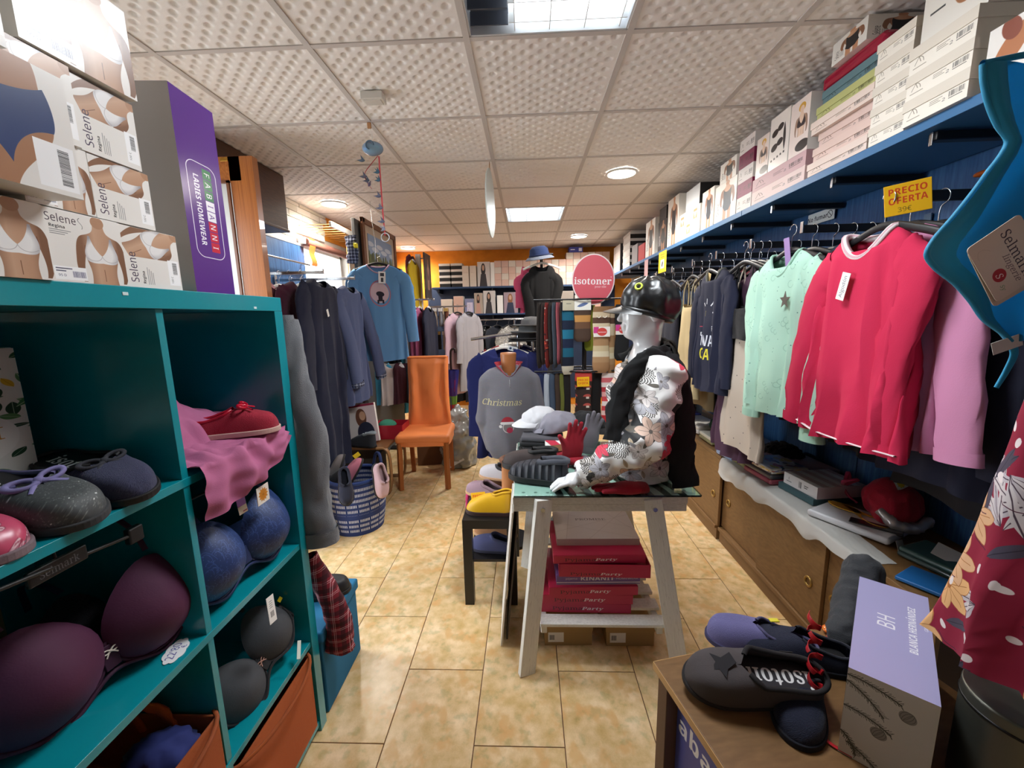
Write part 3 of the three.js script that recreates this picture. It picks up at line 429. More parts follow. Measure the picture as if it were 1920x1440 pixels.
// pink cloth draped in the far compartment, red shoe on it
{
  const pinkM = cloth('#b4648a');
  const g = grid(40, 46, (u, v) => {
    const z = lerp(-0.83, -1.165, u), s = v;   // v: from the top of the heap inside, down, across the shelf, over the edge
    let x, y;
    const heap = 0.2 * Math.pow(1 - u, 1.2), len = 0.02 + 0.13 * Math.pow(1 - u, 0.6) * (0.75 + 0.5 * u);
    if (s < 0.4) { const q = s / 0.4; x = lerp(-0.24, -0.1, q); y = 1.092 + (0.05 + heap) * (1 - q * q); }
    else if (s < 0.68) { const q = (s - 0.4) / 0.28; x = lerp(-0.1, 0.012, q); y = 1.09 + 0.012 * (1 - q); }
    else { const q = (s - 0.68) / 0.32; x = 0.012 + 0.012 * Math.sin(q * 3); y = 1.088 - q * len; }
    const w = 0.012 * n3(u * 4, v * 5, 3) + 0.007 * Math.sin(u * 26 + v * 5);
    return [SX + x + w * (s > 0.68 ? 1 : 0.4), y + Math.abs(w) * (s > 0.68 ? 0 : 1.2), z, u * 0.4, v * 0.6];
  });
  solo('draped_cloth', 'dusty pink cloth draped over the teal shelf edge under a red shoe', 'cloth', g, pinkM);
  const sh = shoe('slipper', 'red slipper with shiny bow lying on the dusty pink cloth', 'slipper', { L: 0.2, W: 0.085, H: 0.07, toe: 0.055, heel: 0.05, open0: 0.5, mat: cloth('#a01c33', 'fleece'), soleMat: cloth('#c9a59a'), rimMat: M('#b5162f', 0.3) }, [SX - 0.07, 1.104, -1.07], 0.5);
  part('bow', at(bow(M('#c01530', 0.25), 0.034), 0, 0, 0, -1.1, Math.PI / 2), M('#c01530', 0.2), sh, [0.02, 0.078, 0]);
  solo('price_card', 'white card with an orange sunburst under the dusty pink cloth', 'card', rbox(0.002, 0.05, 0.05, 0.001, 1), print(canvas(64, 64, (g) => { g.fillStyle = '#eee6da'; g.fillRect(0, 0, 64, 64); flower(g, 32, 32, 24, 12, '#d98a1c', '#a8620c', 0, 0.2); }), 0.5), [SX + 0.006, 0.945, -1.03]);
}
// bras: cups, band, straps
function bra(name, label, o, pos, rot) {
  const t = thing(name, label, 'bra', pos); t.rotation.set(...rot); t.rotation.order = 'YXZ';
  const R = o.R ?? 0.075, m = o.mat, cupG = (s) => { const g = grid(28, 14, (u, v) => { const a = u * Math.PI * 2, r = v; const lift = Math.sin(a) > 0 ? 1 + 0.5 * Math.sin(a) * r * (0.5 + 0.5 * s * Math.cos(a)) : 1; const x = s * R * 1.0 + Math.cos(a) * R * r, y = Math.sin(a) * R * r * lift, z = R * 0.72 * Math.pow(Math.cos(r * Math.PI / 2), 0.8); return [x, y, z, x, y]; }, true); return g; };
  for (const s of [-1, 1]) {
    part('cup', cupG(s), m, t);
    part('underwire', tube(Array.from({ length: 13 }, (_, i) => { const a = Math.PI + i / 12 * Math.PI; return [s * R + Math.cos(a) * R * 1.02, Math.sin(a) * R * 1.02, 0.002]; }), 0.0035, 24, 6), o.trim ?? m, t);
    part('strap', ribbon(o.strapPath ? o.strapPath(s, R) : [[s * R * 1.25, R * 1.4, 0.008], [s * R * 1.2, R * 2.0, -0.03], [s * R * 1.05, R * 2.4, -0.09], [s * R * 1.0, R * 1.5, -0.14]], 0.011, [1, 0, 0], 24), o.trim ?? m, t);
    part('wing', ribbon([[s * R * 1.95, -R * 0.25, 0.004], [s * R * 2.3, -R * 0.3, -0.04], [s * R * 2.1, -R * 0.35, -0.11], [s * R * 1.2, -R * 0.4, -0.15]], R * 0.75, [0, 1, 0], 24, 0.003), o.wing ?? m, t);
  }
  part('centre_gore', rbox(R * 0.3, R * 0.55, 0.004, 0.002, 1), o.trim ?? m, t, [0, -R * 0.35, 0.006]);
  part('band_edge', tube([[-R * 2, -R * 0.55, 0], [-R, -R * 1.08, 0.006], [0, -R * 0.7, 0.006], [R, -R * 1.08, 0.006], [R * 2, -R * 0.55, 0]], 0.004, 30, 6), o.trim ?? m, t);
  if (o.bowC) part('bow', at(bow(o.bowC, 0.014), 0, 0, 0), o.bowC, t, [0, -R * 0.2, 0.012]);
  return t;
}
{
  const plum = new THREE.MeshPhysicalMaterial({ color: '#4c1a3b', roughness: 0.75, side: THREE.DoubleSide, sheen: 0.5, sheenColor: new THREE.Color('#8a4a70'), bumpMap: weave, bumpScale: 0.0005 });
  bra('plum_bra', 'large plum moulded bra with cream bow hanging in the lower compartment', { R: 0.09, mat: plum, trim: M('#3a1230', 0.7), bowC: M('#d8cfc0', 0.6), strapPath: (s, R) => [[s * R * 1.25, R * 1.4, 0.005], [s * R * 1.3, R * 1.9, -0.02], [s * R * 1.1, R * 2.6, -0.06], [s * R * 0.9, R * 3.2, -0.07]] }, [SX - 0.1, 0.8, -0.675], [-0.12, 1.4, 0.05]);
  bra('black_lace_bra', 'small black lace bra behind the plum bra', { R: 0.055, mat: cloth('#17151c', 'fleece'), trim: M('#1c2348', 0.8) }, [SX - 0.21, 0.79, -0.66], [-0.5, 1.2, 0.2]);
  const lace = new THREE.MeshPhysicalMaterial({ roughness: 0.5, side: THREE.DoubleSide, map: canvas(256, 256, (g) => { g.fillStyle = '#263c6e'; g.fillRect(0, 0, 256, 256); const r = rng(8); g.strokeStyle = '#3b5590'; g.lineWidth = 3; for (let i = 0; i < 60; i++) { g.beginPath(); const x = r() * 256, y = r() * 256; g.moveTo(x, y); g.bezierCurveTo(x + 20, y - 30, x + 40, y + 10, x + 50 * r(), y + 50); g.stroke(); } g.fillStyle = '#5a74ad'; for (let i = 0; i < 180; i++) g.fillRect(r() * 256, r() * 256, 3, 3); }, { repeat: [9, 9] }) });
  const bb = bra('blue_lace_bra', 'royal blue lace bra with a lilac tag in the middle compartment', { R: 0.09, mat: lace, trim: M('#1d2f5c', 0.6), strapPath: (s, R) => [[s * R * 1.2, R * 1.3, 0.005], [s * R * 1.0, R * 1.8, -0.04], [s * R * 0.8, R * 2.1, -0.05], [s * R * 0.7, R * 1.7, -0.08]] }, [SX - 0.05, 0.815, -1.0], [-0.12, 1.5, 0]);
  part('hang_tag', at(rbox(0.03, 0.045, 0.001, 0.0005, 1), 0, 0, 0), print(canvas(64, 96, (g) => { g.fillStyle = '#e9dfc8'; g.fillRect(0, 0, 64, 96); g.fillStyle = '#9a6ab8'; g.fillRect(0, 0, 64, 50); g.fillStyle = '#a5324b'; g.fillRect(30, 80, 30, 6); }), 0.5), bb, [0.0, 0.11, 0.03]);
  part('price_tag', rbox(0.028, 0.075, 0.001, 0.0005, 1), print(canvas(64, 160, (g) => { g.fillStyle = '#f5f3ef'; g.fillRect(0, 0, 64, 160); barcode(g, 18, 90, 30, 34); g.fillStyle = '#666'; for (let i = 0; i < 4; i++) g.fillRect(18, 30 + i * 12, 26, 3); }), 0.5), bb, [0.0, -0.2, 0.04], [0, 0, -0.1]);
  const gb = bra('grey_bra', 'charcoal grey bra lying folded on the lower shelf', { R: 0.075, mat: cloth('#46474b'), trim: cloth('#2c2c30', 'fleece'), wing: cloth('#222226', 'fleece'), bowC: M('#b98a78', 0.6) }, [SX - 0.075, 0.435, -1.02], [-0.55, 1.25, 0.5]);
  part('care_label', rbox(0.05, 0.012, 0.001, 0.0005, 1), M('#dfe8dc', 0.6), gb, [0.06, -0.1, 0.03], [0, 0, 0.5]);
  part('yellow_tag', rbox(0.016, 0.012, 0.001, 0.0005, 1), M('#e8d21a', 0.5), gb, [0.17, 0.02, 0.0]);
  // hanger bars of the two upper bras
  const selm = print(canvas(256, 64, (g) => { g.fillStyle = '#141416'; g.fillRect(0, 0, 256, 64); txt(g, 'Selmark', 128, 32, 44, { c: '#5d5d62', font: 'serif' }); }), 0.4);
  for (const [p, q, l] of [[[SX - 0.01, 1.05, -0.47], [SX - 0.04, 1.005, -0.715], 'black plastic bra hanger with name plate in the lower compartment'], [[SX - 0.09, 0.99, -0.86], [SX - 0.06, 0.985, -1.15], 'black plastic bra hanger holding the blue lace bra']]) {
    const t = thing('bra_hanger', l, 'hanger', p), d = [q[0] - p[0], q[1] - p[1], q[2] - p[2]];
    part('bar', rod([0, 0, 0], d, 0.0035, 8), blackPlastic, t);
    part('name_plate', at(rbox(0.008, 0.026, 0.085, 0.003, 2), d[0] * 0.42, d[1] * 0.42, d[2] * 0.42), selm, t);
    part('clip', at(rbox(0.014, 0.032, 0.03, 0.004, 2), ...d), blackPlastic, t); part('clip', rbox(0.014, 0.032, 0.03, 0.004, 2), blackPlastic, t);
    part('hook', tube([[d[0] * 0.42, d[1] * 0.42, d[2] * 0.42], [d[0] * 0.44 - 0.01, d[1] * 0.42 + 0.03, d[2] * 0.44], [d[0] * 0.46 - 0.02, d[1] * 0.42 + 0.038, d[2] * 0.46]], 0.0025, 12, 6), blackPlastic, t);
  }
  // cloud price sticker
  const cs = new THREE.Shape(); for (let i = 0; i <= 64; i++) { const a = i / 64 * 6.2832, r = 1 + 0.13 * Math.abs(Math.sin(a * 4)); (i ? cs.lineTo.bind(cs) : cs.moveTo.bind(cs))(Math.cos(a) * 0.034 * r, Math.sin(a) * 0.019 * r); }
  const cg = new THREE.ExtrudeGeometry(cs, { depth: 0.0008, bevelEnabled: false }); { const p = cg.attributes.position, uv = cg.attributes.uv; for (let i = 0; i < p.count; i++) uv.setXY(i, p.getX(i) / 0.08 + 0.5, p.getY(i) / 0.046 + 0.5); }
  solo('price_sticker', "cloud-shaped white price sticker reading 22'80 on the teal shelf", 'sticker', cg, print(canvas(128, 72, (g) => { g.fillStyle = '#f4f4f6'; g.fillRect(0, 0, 128, 72); txt(g, "22'80", 62, 30, 32, { c: '#3a3a8c' }); txt(g, '€', 78, 54, 22, { c: '#3a3a8c' }); }), 0.5), [SX - 0.04, 0.7062, -0.758], [-Math.PI / 2, 0, Math.PI / 2 + 0.35]);
}
// orange fabric boxes in the bottom compartments
{
  const felt = cloth('#d8661c', 'fleece');
  const fb = (label, z, open) => { const t = thing('fabric_box', label, 'box', [SX - 0.17, open ? 0.352 : 0.041, z]); const W = 0.33, H = open ? 0.15 : 0.27, D = 0.34; for (const s of [-1, 1]) { part('side', rbox(0.006, H, D, 0.003, 1), felt, t, [s * W / 2, H / 2, 0]); part('side', rbox(W, H, 0.006, 0.003, 1), felt, t, [0, H / 2, s * D / 2]); } part('base', bx(W, 0.005, D), felt, t, [0, 0.004, 0]); if (open) part('handle', tubeGeo([[-0.02, H - 0.04, D / 2 - 0.004], [-0.02, H + 0.035, D / 2 - 0.02], [0.05, H + 0.035, D / 2 - 0.02], [0.06, H - 0.04, D / 2 - 0.004]].map(([a, b, c]) => [a, b, -c]), () => 0.012, () => 0.006, 8, 18), felt, t); else for (const q of [-0.1, -0.02, 0.1]) part('rivet', new THREE.SphereGeometry(0.005, 8, 6), chrome, t, [W / 2 - 0.02, H + 0.012, q]); part('rim', tube([[W / 2, H, D / 2], [W / 2, H, -D / 2], [-W / 2, H, -D / 2], [-W / 2, H, D / 2]], 0.005, 60, 6, true), felt, t); return t; };
  fb('plain orange felt storage box in the bottom compartment under the grey bra', -1.0, false);
  fb('orange felt storage box with a strap handle holding red and blue knits', -0.625, true);
  const fur = (label, c, p, r) => { const g = new THREE.IcosahedronGeometry(r, 5), q = g.attributes.position; for (let i = 0; i < q.count; i++) { const x = q.getX(i), y = q.getY(i), z = q.getZ(i), k = 1 + 0.16 * n3(x * 30, y * 30, z * 30) + 0.1 * n3(x * 80, y * 80, z * 80); q.setXYZ(i, x * k * 1.2, y * k * 0.8, z * k); } const gg = mergeVertices(g.deleteAttribute('normal').deleteAttribute('uv')); gg.computeVertexNormals(); solo('knit_bundle', label, 'knitwear', gg, cloth(c, 'fleece'), p); };
  fur('fluffy red knit bundle in the orange felt box', '#a01a1c', [SX - 0.08, 0.5, -0.6], 0.055); fur('fluffy dark blue knit bundle in the orange felt box', '#252f6c', [SX - 0.075, 0.475, -0.72], 0.058);
}
// blue lidded ottoman beyond the shelf, with a black shoe and a tartan slipper on it
{
  const bl = cloth('#1b6a92'), t = thing('storage_ottoman', 'blue fabric storage box with lid on the floor beyond the teal shelf', 'storage box', [SX - 0.175, 0, -1.395]);
  part('body', at(rbox(0.34, 0.29, 0.29, 0.006), 0, 0.146, 0), bl, t); part('lid', at(rbox(0.358, 0.045, 0.31, 0.008), 0, 0.312, 0), bl, t);
  shoe('shoe', 'plain black slip-on shoe lying on the blue storage box', 'shoe', { L: 0.23, W: 0.09, H: 0.07, toe: 0.06, mat: M('#17171a', 0.5), soleMat: black }, [SX - 0.105, 0.336, -1.44], 0.35);
  const tart = canvas(256, 256, (g) => { g.fillStyle = '#7a1526'; g.fillRect(0, 0, 256, 256); for (let i = 0; i < 2; i++) { g.fillStyle = 'rgba(40,8,18,0.55)'; g.fillRect(i * 128 + 20, 0, 40, 256); g.fillRect(0, i * 128 + 20, 256, 40); g.fillStyle = 'rgba(230,200,200,0.7)'; g.fillRect(i * 128 + 84, 0, 5, 256); g.fillRect(i * 128 + 100, 0, 4, 256); g.fillRect(0, i * 128 + 84, 256, 5); g.fillRect(0, i * 128 + 100, 256, 4); } }, { repeat: [11, 11] });
  const tg = tubeGeo([[-0.04, 0.6, 0], [0, 0.5, 0], [0.03, 0.4, 0], [0.04, 0.32, 0], [0.035, 0.25, 0], [0.03, 0.22, 0]], (v) => lerp(0.03, 0.055, v) * (v > 0.9 ? Math.sqrt(Math.max(0.02, 1 - Math.pow((v - 0.9) / 0.1, 2))) : 1), (v) => 0.035 * (v > 0.9 ? Math.sqrt(Math.max(0.02, 1 - Math.pow((v - 0.9) / 0.1, 2))) : 1), 20, 40, 2, 0.004);
  solo('tartan_cloth', 'dark red tartan pyjama leg hanging over the blue storage box', 'cloth', tg, print(tart, 0.9), [SX + 0.002, 0.0, -1.285], [0, 0.2, 0]);
}
// grey fleece robe hanging on the far end of the shelf
{
  const f = cloth('#74767a', 'fleece');
  const t = thing('fleece_robe', 'grey fleece robe hanging on the far end of the teal shelf', 'robe', [SX - 0.075, 1.43, -1.31]);
  const g = grid(40, 34, (u, v) => { const a = u * Math.PI * 2, q = v; const w = lerp(0.045, 0.12, Math.pow(q, 0.75)), d = lerp(0.03, 0.07, q); const cx = lerp(0.02, -0.02, q); let x = cx + w * Math.cos(a) * 0.75, z = d * Math.sin(a); const y = -0.81 * q + 0.03 * q * Math.cos(a); z += 0.022 * q * Math.sin(Math.cos(a) * 8 + 2 + q * 0.8) ; x += 0.012 * n3(q * 4, Math.sin(a), 2) * q; return [x, y, z, x, y]; }, true);
  part('body', g, f, t);
  part('sleeve', tubeGeo([[0.04, -0.02, 0.035], [0.065, -0.2, 0.05], [0.1, -0.4, 0.05], [0.085, -0.6, 0.05], [0.095, -0.74, 0.05]], (v) => lerp(0.045, 0.062, v), (v) => lerp(0.035, 0.045, v), 20, 30, 5, 0.006), f, t);
  part('cuff', tubeGeo([[0.094, -0.71, 0.05], [0.095, -0.735, 0.05], [0.096, -0.76, 0.05]], () => 0.066, () => 0.049, 20, 4, 5, 0.002), f, t);
}
// ------------------------------------------------------------------ white trestle table in the middle of the floor
const whiteWood = new THREE.MeshPhysicalMaterial({ roughness: 0.5, map: noiseTex(256, (u, v) => { const s = tnoise(u, v * 0.12, 40, 3, 4) * 16, d = tnoise(u, v, 12, 8, 4) > 0.42 ? -26 : 0; return [226 + s + d, 224 + s + d, 216 + s + d]; }) });
{
  const t = thing('trestle_table', 'white painted wooden trestle table with slatted shelf and zebra glass top', 'table', [0, 0, 0]);
  const zf = -1.455, zb = -2.1;
  part('board', rbox(0.65, 0.03, zf - zb + 0.02, 0.004), whiteWood, t, [0.26, 0.727, (zf + zb) / 2]);
  for (const z of [zf - 0.004, zb]) part('rail', rbox(0.646, 0.03, 0.022, 0.003), whiteWood, t, [0.26, 0.697, z]);
  const leg = (a, b, z, zz) => { const m = part('leg', bar([a[0], a[1], z], [b[0], b[1], zz], 0.066, 0.024), whiteWood, t); part('bolt', at(cyl(0.008, 0.009, 0.006, 12), lerp(a[0], b[0], 0.05), lerp(a[1], b[1], 0.05), z + (z > -1.7 ? 0.0145 : -0.0145), Math.PI / 2), chrome, m); };
  leg([0.052, 0.735], [-0.022, 0.001], zf + 0.012, zf + 0.028); leg([0.455, 0.735], [0.585, 0.001], zf + 0.012, zf + 0.028); leg([0.052, 0.715], [-0.022, 0.001], zb - 0.012, zb - 0.028); leg([0.455, 0.715], [0.585, 0.001], zb - 0.012, zb - 0.028);
  for (let k = 0; k < 7; k++) part('shelf_slat', rbox(0.5, 0.014, 0.06, 0.003, 1), whiteWood, t, [0.285, 0.193, zf - 0.03 - k * 0.098]);
  for (const x of [0.05, 0.51]) part('shelf_rail', rbox(0.025, 0.035, 0.62, 0.003, 1), whiteWood, t, [x, 0.166, (zf + zb) / 2]);
  const zeb = canvas(512, 512, (g) => { g.fillStyle = '#e6efec'; g.fillRect(0, 0, 512, 512); const r = rng(3); g.fillStyle = '#17181a'; for (let i = 0; i < 9; i++) { const x = 110 + i * 42 + r() * 10; g.beginPath(); g.moveTo(x + 4, 512); g.bezierCurveTo(x - 6, 440, x - 40, 380 + r() * 40, x - 44, 260 + r() * 60); g.bezierCurveTo(x - 14, 380, x + 20, 440, x + 24, 512); g.fill(); } for (const [x, y] of [[28, 480], [62, 480], [96, 482], [450, 486], [480, 470]]) { g.fillStyle = '#8d9794'; g.beginPath(); g.arc(x, y, 5, 0, 7); g.fill(); } });
  part('print_sheet', [M('#e6efec', 0.4), M('#e6efec', 0.4), print(zeb, 0.4), white, white, white].length && bx(0.69, 0.002, zf - zb + 0.03), [black, black, print(zeb, 0.35), black, black, black], t, [0.285, 0.743, (zf + zb) / 2]);
  part('glass_top', rbox(0.69, 0.005, zf - zb + 0.03, 0.002, 1), new THREE.MeshPhysicalMaterial({ color: '#eaf6f2', transmission: 1, roughness: 0.03, thickness: 0.0 }), t, [0.285, 0.7472, (zf + zb) / 2]);
  part('glass_edge', join([at(bx(0.69, 0.004, 0.002), 0.285, 0.7472, zf + 0.016), at(bx(0.002, 0.004, zf - zb + 0.03), 0.631, 0.7472, (zf + zb) / 2)]), M('#10201c', 0.2), t);
}
// pyjama boxes on the table's shelf
{
  const pp = canvas(512, 96, (g) => { g.fillStyle = '#c2244c'; g.fillRect(0, 0, 512, 96); txt(g, 'Pyjama', 150, 52, 50, { font: 'serif', c: '#3d1426' }); txt(g, 'Party', 290, 50, 44, { font: 'serif', it: 1, bold: 1, c: '#f4e6ea' }); });
  const kin = canvas(512, 96, (g) => { g.fillStyle = '#7d62a6'; g.fillRect(0, 0, 512, 66); g.fillStyle = '#e6e1ea'; g.fillRect(0, 66, 512, 30); g.fillStyle = '#7d62a6'; g.fillRect(0, 80, 512, 8); txt(g, 'KINANIT', 250, 34, 50, { bold: 1, c: '#f4f2f6' }); txt(g, 'pijama -', 100, 34, 24, { c: '#e6e1ea' }); txt(g, '- HOMEWEAR', 424, 34, 25, { c: '#e6e1ea' }); });
  const pro = canvas(512, 512, (g) => { g.fillStyle = '#dccdc9'; g.fillRect(0, 0, 512, 512); g.strokeStyle = '#b9a39e'; g.lineWidth = 2; for (const [a, b, c, d] of [[0, 60, 512, 340], [0, 400, 512, 120], [120, 0, 60, 512], [512, 20, 200, 512], [0, 250, 512, 500], [330, 0, 512, 400]]) { g.beginPath(); g.moveTo(a, b); g.lineTo(c, d); g.stroke(); } txt(g, 'PROMISE', 245, 200, 46, { font: 'serif', c: '#5c4a48' }); txt(g, '·', 290, 232, 30, { c: '#5c4a48' }); });
  const red = M('#c2244c', 0.45), pf = print(pp, 0.4), kf = print(kin, 0.4), pk = M('#cdb9b4', 0.5), gr = 'pyjama boxes under the table';
  const f = (m, front) => [m, m, m, m, front, m];
  const B = [['red pyjama box, lowest of the stack under the table', 0.365, 0.04, 0.0, pf, red, 0.228, -1.665, -0.02], ['red pyjama box, second from the bottom under the table', 0.365, 0.04, 0.0, pf, red, 0.232, -1.663, 0.0], ['red pyjama box directly below the lilac lettered box', 0.36, 0.038, 0, pf, red, 0.25, -1.66, 0.03], ['lilac pyjama box with white lettering in the middle of the stack', 0.34, 0.042, 0, kf, M('#7d62a6', 0.45), 0.272, -1.675, 0.02], ['open red pyjama box with raised rim in the stack', 0.365, 0.055, 0, pf, red, 0.3, -1.66, -0.02], ['red pyjama box right under the pale patterned box', 0.37, 0.034, 0, pf, red, 0.275, -1.67, 0.02]];
  let y = 0.201;
  B.forEach(([label, w, h, , front, m, x, z, turn], i) => {
    const t = carton('pyjama_box', label, [w, h, 0.29], f(m, front), [x, y, z], turn, { group: gr, ...(i === 4 ? { seam: false } : {}) });
    if (i === 4) { t.children[0].scale.y = 0.55; for (const s of [-1, 1]) { part('rim', bx(0.004, 0.025, 0.29), red, t, [s * (w / 2 - 0.002), 0.0425, 0]); part('rim', bx(w, 0.025, 0.004), red, t, [0, 0.0425, s * 0.143]); } }
    y += h + 0.0008;
  });
  const t = carton('pyjama_box', 'pale pink patterned box on top of the stack under the table', [0.345, 0.03, 0.275], f(pk, pk), [0.283, y, -1.735], 0.01, { group: gr, seam: false });
  t.children[0].material = [pk, pk, print(pro, 0.35), pk, pk, pk];
  // cardboard shoe boxes on the floor
  const cb = M('#a98a58', 0.75), lab = print(canvas(256, 96, (g) => { g.fillStyle = '#a98a58'; g.fillRect(0, 0, 256, 96); g.fillStyle = '#efece6'; g.fillRect(20, 26, 84, 52); barcode(g, 28, 40, 26, 26); g.fillStyle = '#b0303a'; g.fillRect(26, 4, 22, 16); }), 0.7);
  for (const [x, l] of [[0.155, 'brown cardboard shoe box on the floor below the slatted shelf, nearer the black stool'], [0.42, 'brown cardboard shoe box on the floor below the slatted shelf, nearer the counter']]) carton('shoe_box', l, [0.21, 0.1, 0.3], f(cb, lab), [x, 0.001, -1.72], 0.02, { lid: { h: 0.03, mat: f(cb, cb) } });
  carton('accessory_box', 'brown box at the back of the shelf under the table', [0.2, 0.12, 0.2], M('#8b7a68', 0.7), [0.42, 0.201, -1.96], 0, {});
  const fb = new THREE.IcosahedronGeometry(0.085, 6); { const q = fb.attributes.position; for (let i = 0; i < q.count; i++) { const x = q.getX(i), yy = q.getY(i), z = q.getZ(i), k = 1 + 0.12 * n3(x * 40, yy * 40, z * 40); q.setXYZ(i, x * k * 1.5, yy * k * 0.6, z * k * 0.8); } fb.computeVertexNormals(); }
  solo('fluffy_cushion', 'fluffy pale blue bundle at the back under the table', 'cushion', fb, cloth('#b9c9d6', 'fleece'), [0.2, 0.6, -2.0]);
  // boards leaning on the side of the table
  solo('leaning_board', 'tall white board leaning on the side of the trestle table', 'board', rbox(0.008, 0.62, 0.3, 0.002, 1), M('#ded8cf', 0.5), [-0.105, 0.312, -1.71], [0, 0.03, -0.1]);
  solo('leaning_board', 'narrow dark board leaning behind the white board', 'board', rbox(0.008, 0.55, 0.26, 0.002, 1), M('#4a4038', 0.5), [-0.085, 0.276, -1.73], [0, 0.03, -0.1]);
}
// ------------------------------------------------------------------ mannequin bust with cap, blouse and scarf
{
  const ox = 0.46, oy = 0.75, oz = -1.66;
  const t = thing('mannequin_bust', 'white mannequin bust in profile wearing a floral blouse on the table', 'mannequin', [ox, oy, oz]);
  const gloss = M('#e9e9ea', 0.22, { key: 'mq', clearcoat: 0.6 });
  const head = sdf((x, y, z) => {
    let d = ell(x, y, z, [0.012, 0.7, 0], [0.088, 0.088, 0.072]);
    d = smin(d, ell(x, y, z, [-0.03, 0.645, 0], [0.052, 0.075, 0.055]), 0.03);           // face
    d = smin(d, ell(x, y, z, [-0.05, 0.588, 0], [0.026, 0.022, 0.026]), 0.025);          // chin
    d = smin(d, cap(x, y, z, [0.03, 0.61, 0.045], [-0.045, 0.583, 0.012], 0.016, 0.012), 0.02); d = smin(d, cap(x, y, z, [0.03, 0.61, -0.045], [-0.045, 0.583, -0.012], 0.016, 0.012), 0.02);
    d = smin(d, cap(x, y, z, [-0.076, 0.678, 0], [-0.093, 0.642, 0], 0.006, 0.011), 0.012);   // nose
    d = smin(d, cap(x, y, z, [-0.078, 0.616, 0.014], [-0.078, 0.616, -0.014], 0.007, 0.007), 0.008); d = smin(d, cap(x, y, z, [-0.075, 0.604, 0.011], [-0.075, 0.604, -0.011], 0.007, 0.007), 0.008); // lips
    for (const s of [-1, 1]) { d = Math.max(d, -(ell(x, y, z, [-0.088, 0.675, s * 0.03], [0.016, 0.011, 0.018]))); d = smin(d, ell(x, y, z, [-0.066, 0.672, s * 0.03], [0.014, 0.011, 0.014]), 0.004); d = smin(d, ell(x, y, z, [0.025, 0.66, s * 0.07], [0.02, 0.03, 0.008]), 0.006); }
    d = smin(d, cap(x, y, z, [0.03, 0.62, 0], [0.012, 0.5, 0], 0.046, 0.052), 0.03);      // neck
    d = smin(d, cap(x, y, z, [0.0, 0.46, 0.1], [0.0, 0.46, -0.1], 0.045, 0.045), 0.05);
    return d;
  }, [-0.13, 0.4, -0.17], [0.14, 0.82, 0.17], 0.004);
  part('head', head, gloss, t);
  // hand with five fingers resting on the glass
  const hz = 0.17, F = [[0.02, 0.0], [0.028, 0.019], [0.027, 0.037], [0.02, 0.054]];
  const hand = sdf((x, y, z) => {
    let d = smin(cap(x, y, z, [-0.24, 0.062, hz], [-0.3, 0.04, hz], 0.026, 0.024), cap(x, y, z, [-0.3, 0.042, hz - 0.025], [-0.3, 0.036, hz + 0.025], 0.015, 0.015), 0.02);
    d = Math.max(d, -100);
    F.forEach(([l, o], i) => { const z0 = hz + 0.028 - o, a = [-0.315, 0.036, z0], b = [-0.345, 0.028 + (i === 0 ? 0.0 : 0.004), z0 + 0.004], c = [-0.352 - l * 0.9, 0.011, z0 + 0.006]; d = smin(d, Math.min(cap(x, y, z, a, b, 0.0085, 0.008), cap(x, y, z, b, c, 0.008, 0.0062)), 0.006); });
    d = smin(d, Math.min(cap(x, y, z, [-0.275, 0.042, hz - 0.03], [-0.31, 0.03, hz - 0.05], 0.01, 0.009), cap(x, y, z, [-0.31, 0.03, hz - 0.05], [-0.345, 0.014, hz - 0.053], 0.009, 0.007)), 0.008);
    return d;
  }, [-0.4, -0.005, hz - 0.09], [-0.2, 0.1, hz + 0.06], 0.003);
  part('hand', hand, gloss, t);
  const flo = canvas(1024, 1024, (g) => { g.fillStyle = '#efedea'; g.fillRect(0, 0, 1024, 1024); const r = rng(17); for (let i = 0; i < 15; i++) { g.fillStyle = '#1b1a1c'; g.beginPath(); const x = r() * 1024, y = r() * 1024; for (let k = 0; k <= 16; k++) { const a = k / 16 * 6.283, q = 90 + 50 * Math.sin(a * 3 + i) + 30 * r(); g.lineTo(x + Math.cos(a) * q, y + Math.sin(a) * q); } g.fill(); } for (let i = 0; i < 12; i++) { const x = r() * 1024, y = r() * 1024; for (let k = 0; k < 150; k++) { g.fillStyle = '#4c4844'; const q = Math.sqrt(k / 150) * 90, a = k * 2.4; g.beginPath(); g.arc(x + Math.cos(a) * q, y + Math.sin(a) * q * 0.7, 4.5, 0, 7); g.fill(); } } for (let i = 0; i < 70; i++) leaf(g, r() * 1024, r() * 1024, 60 + r() * 60, 18, r() * 6.3, ['#b9a58c', '#8f8c92', '#5c5750', '#d9c4a6'][i % 4], '#6b5c4a'); for (let i = 0; i < 26; i++) flower(g, r() * 1024, r() * 1024, 60 + r() * 40, 5, ['#cfc6c2', '#a9a7ad', '#d7b8a6'][i % 3], '#5e5650', r() * 6, 0.34); for (let i = 0; i < 8; i++) flower(g, r() * 1024, r() * 1024, 75, 7, '#cf3a52', '#7d1a2c', r() * 6, 0.3); }, { repeat: [1.9, 1.9] });
  const blouse = sdf((x, y, z) => {
    let d = ell(x, y, z, [0.0, 0.3, 0], [0.135, 0.2, 0.17]);
    d = smin(d, ell(x, y, z, [0.015, 0.08, 0], [0.125, 0.16, 0.16]), 0.08);
    d = smin(d, cap(x, y, z, [0.03, 0.45, -0.13], [0.03, 0.45, 0.13], 0.06, 0.06), 0.06);
    const el = [-0.03, 0.2, 0.2], fold = 0.006 * Math.sin(y * 60 + x * 30) + 0.006 * n3(x * 14, y * 14, z * 14);
    d = smin(d, cap(x, y, z, [0.05, 0.43, 0.16], el, 0.062, 0.07), 0.03); d = smin(d, cap(x, y, z, el, [-0.25, 0.06, 0.17], 0.075, 0.05), 0.05);
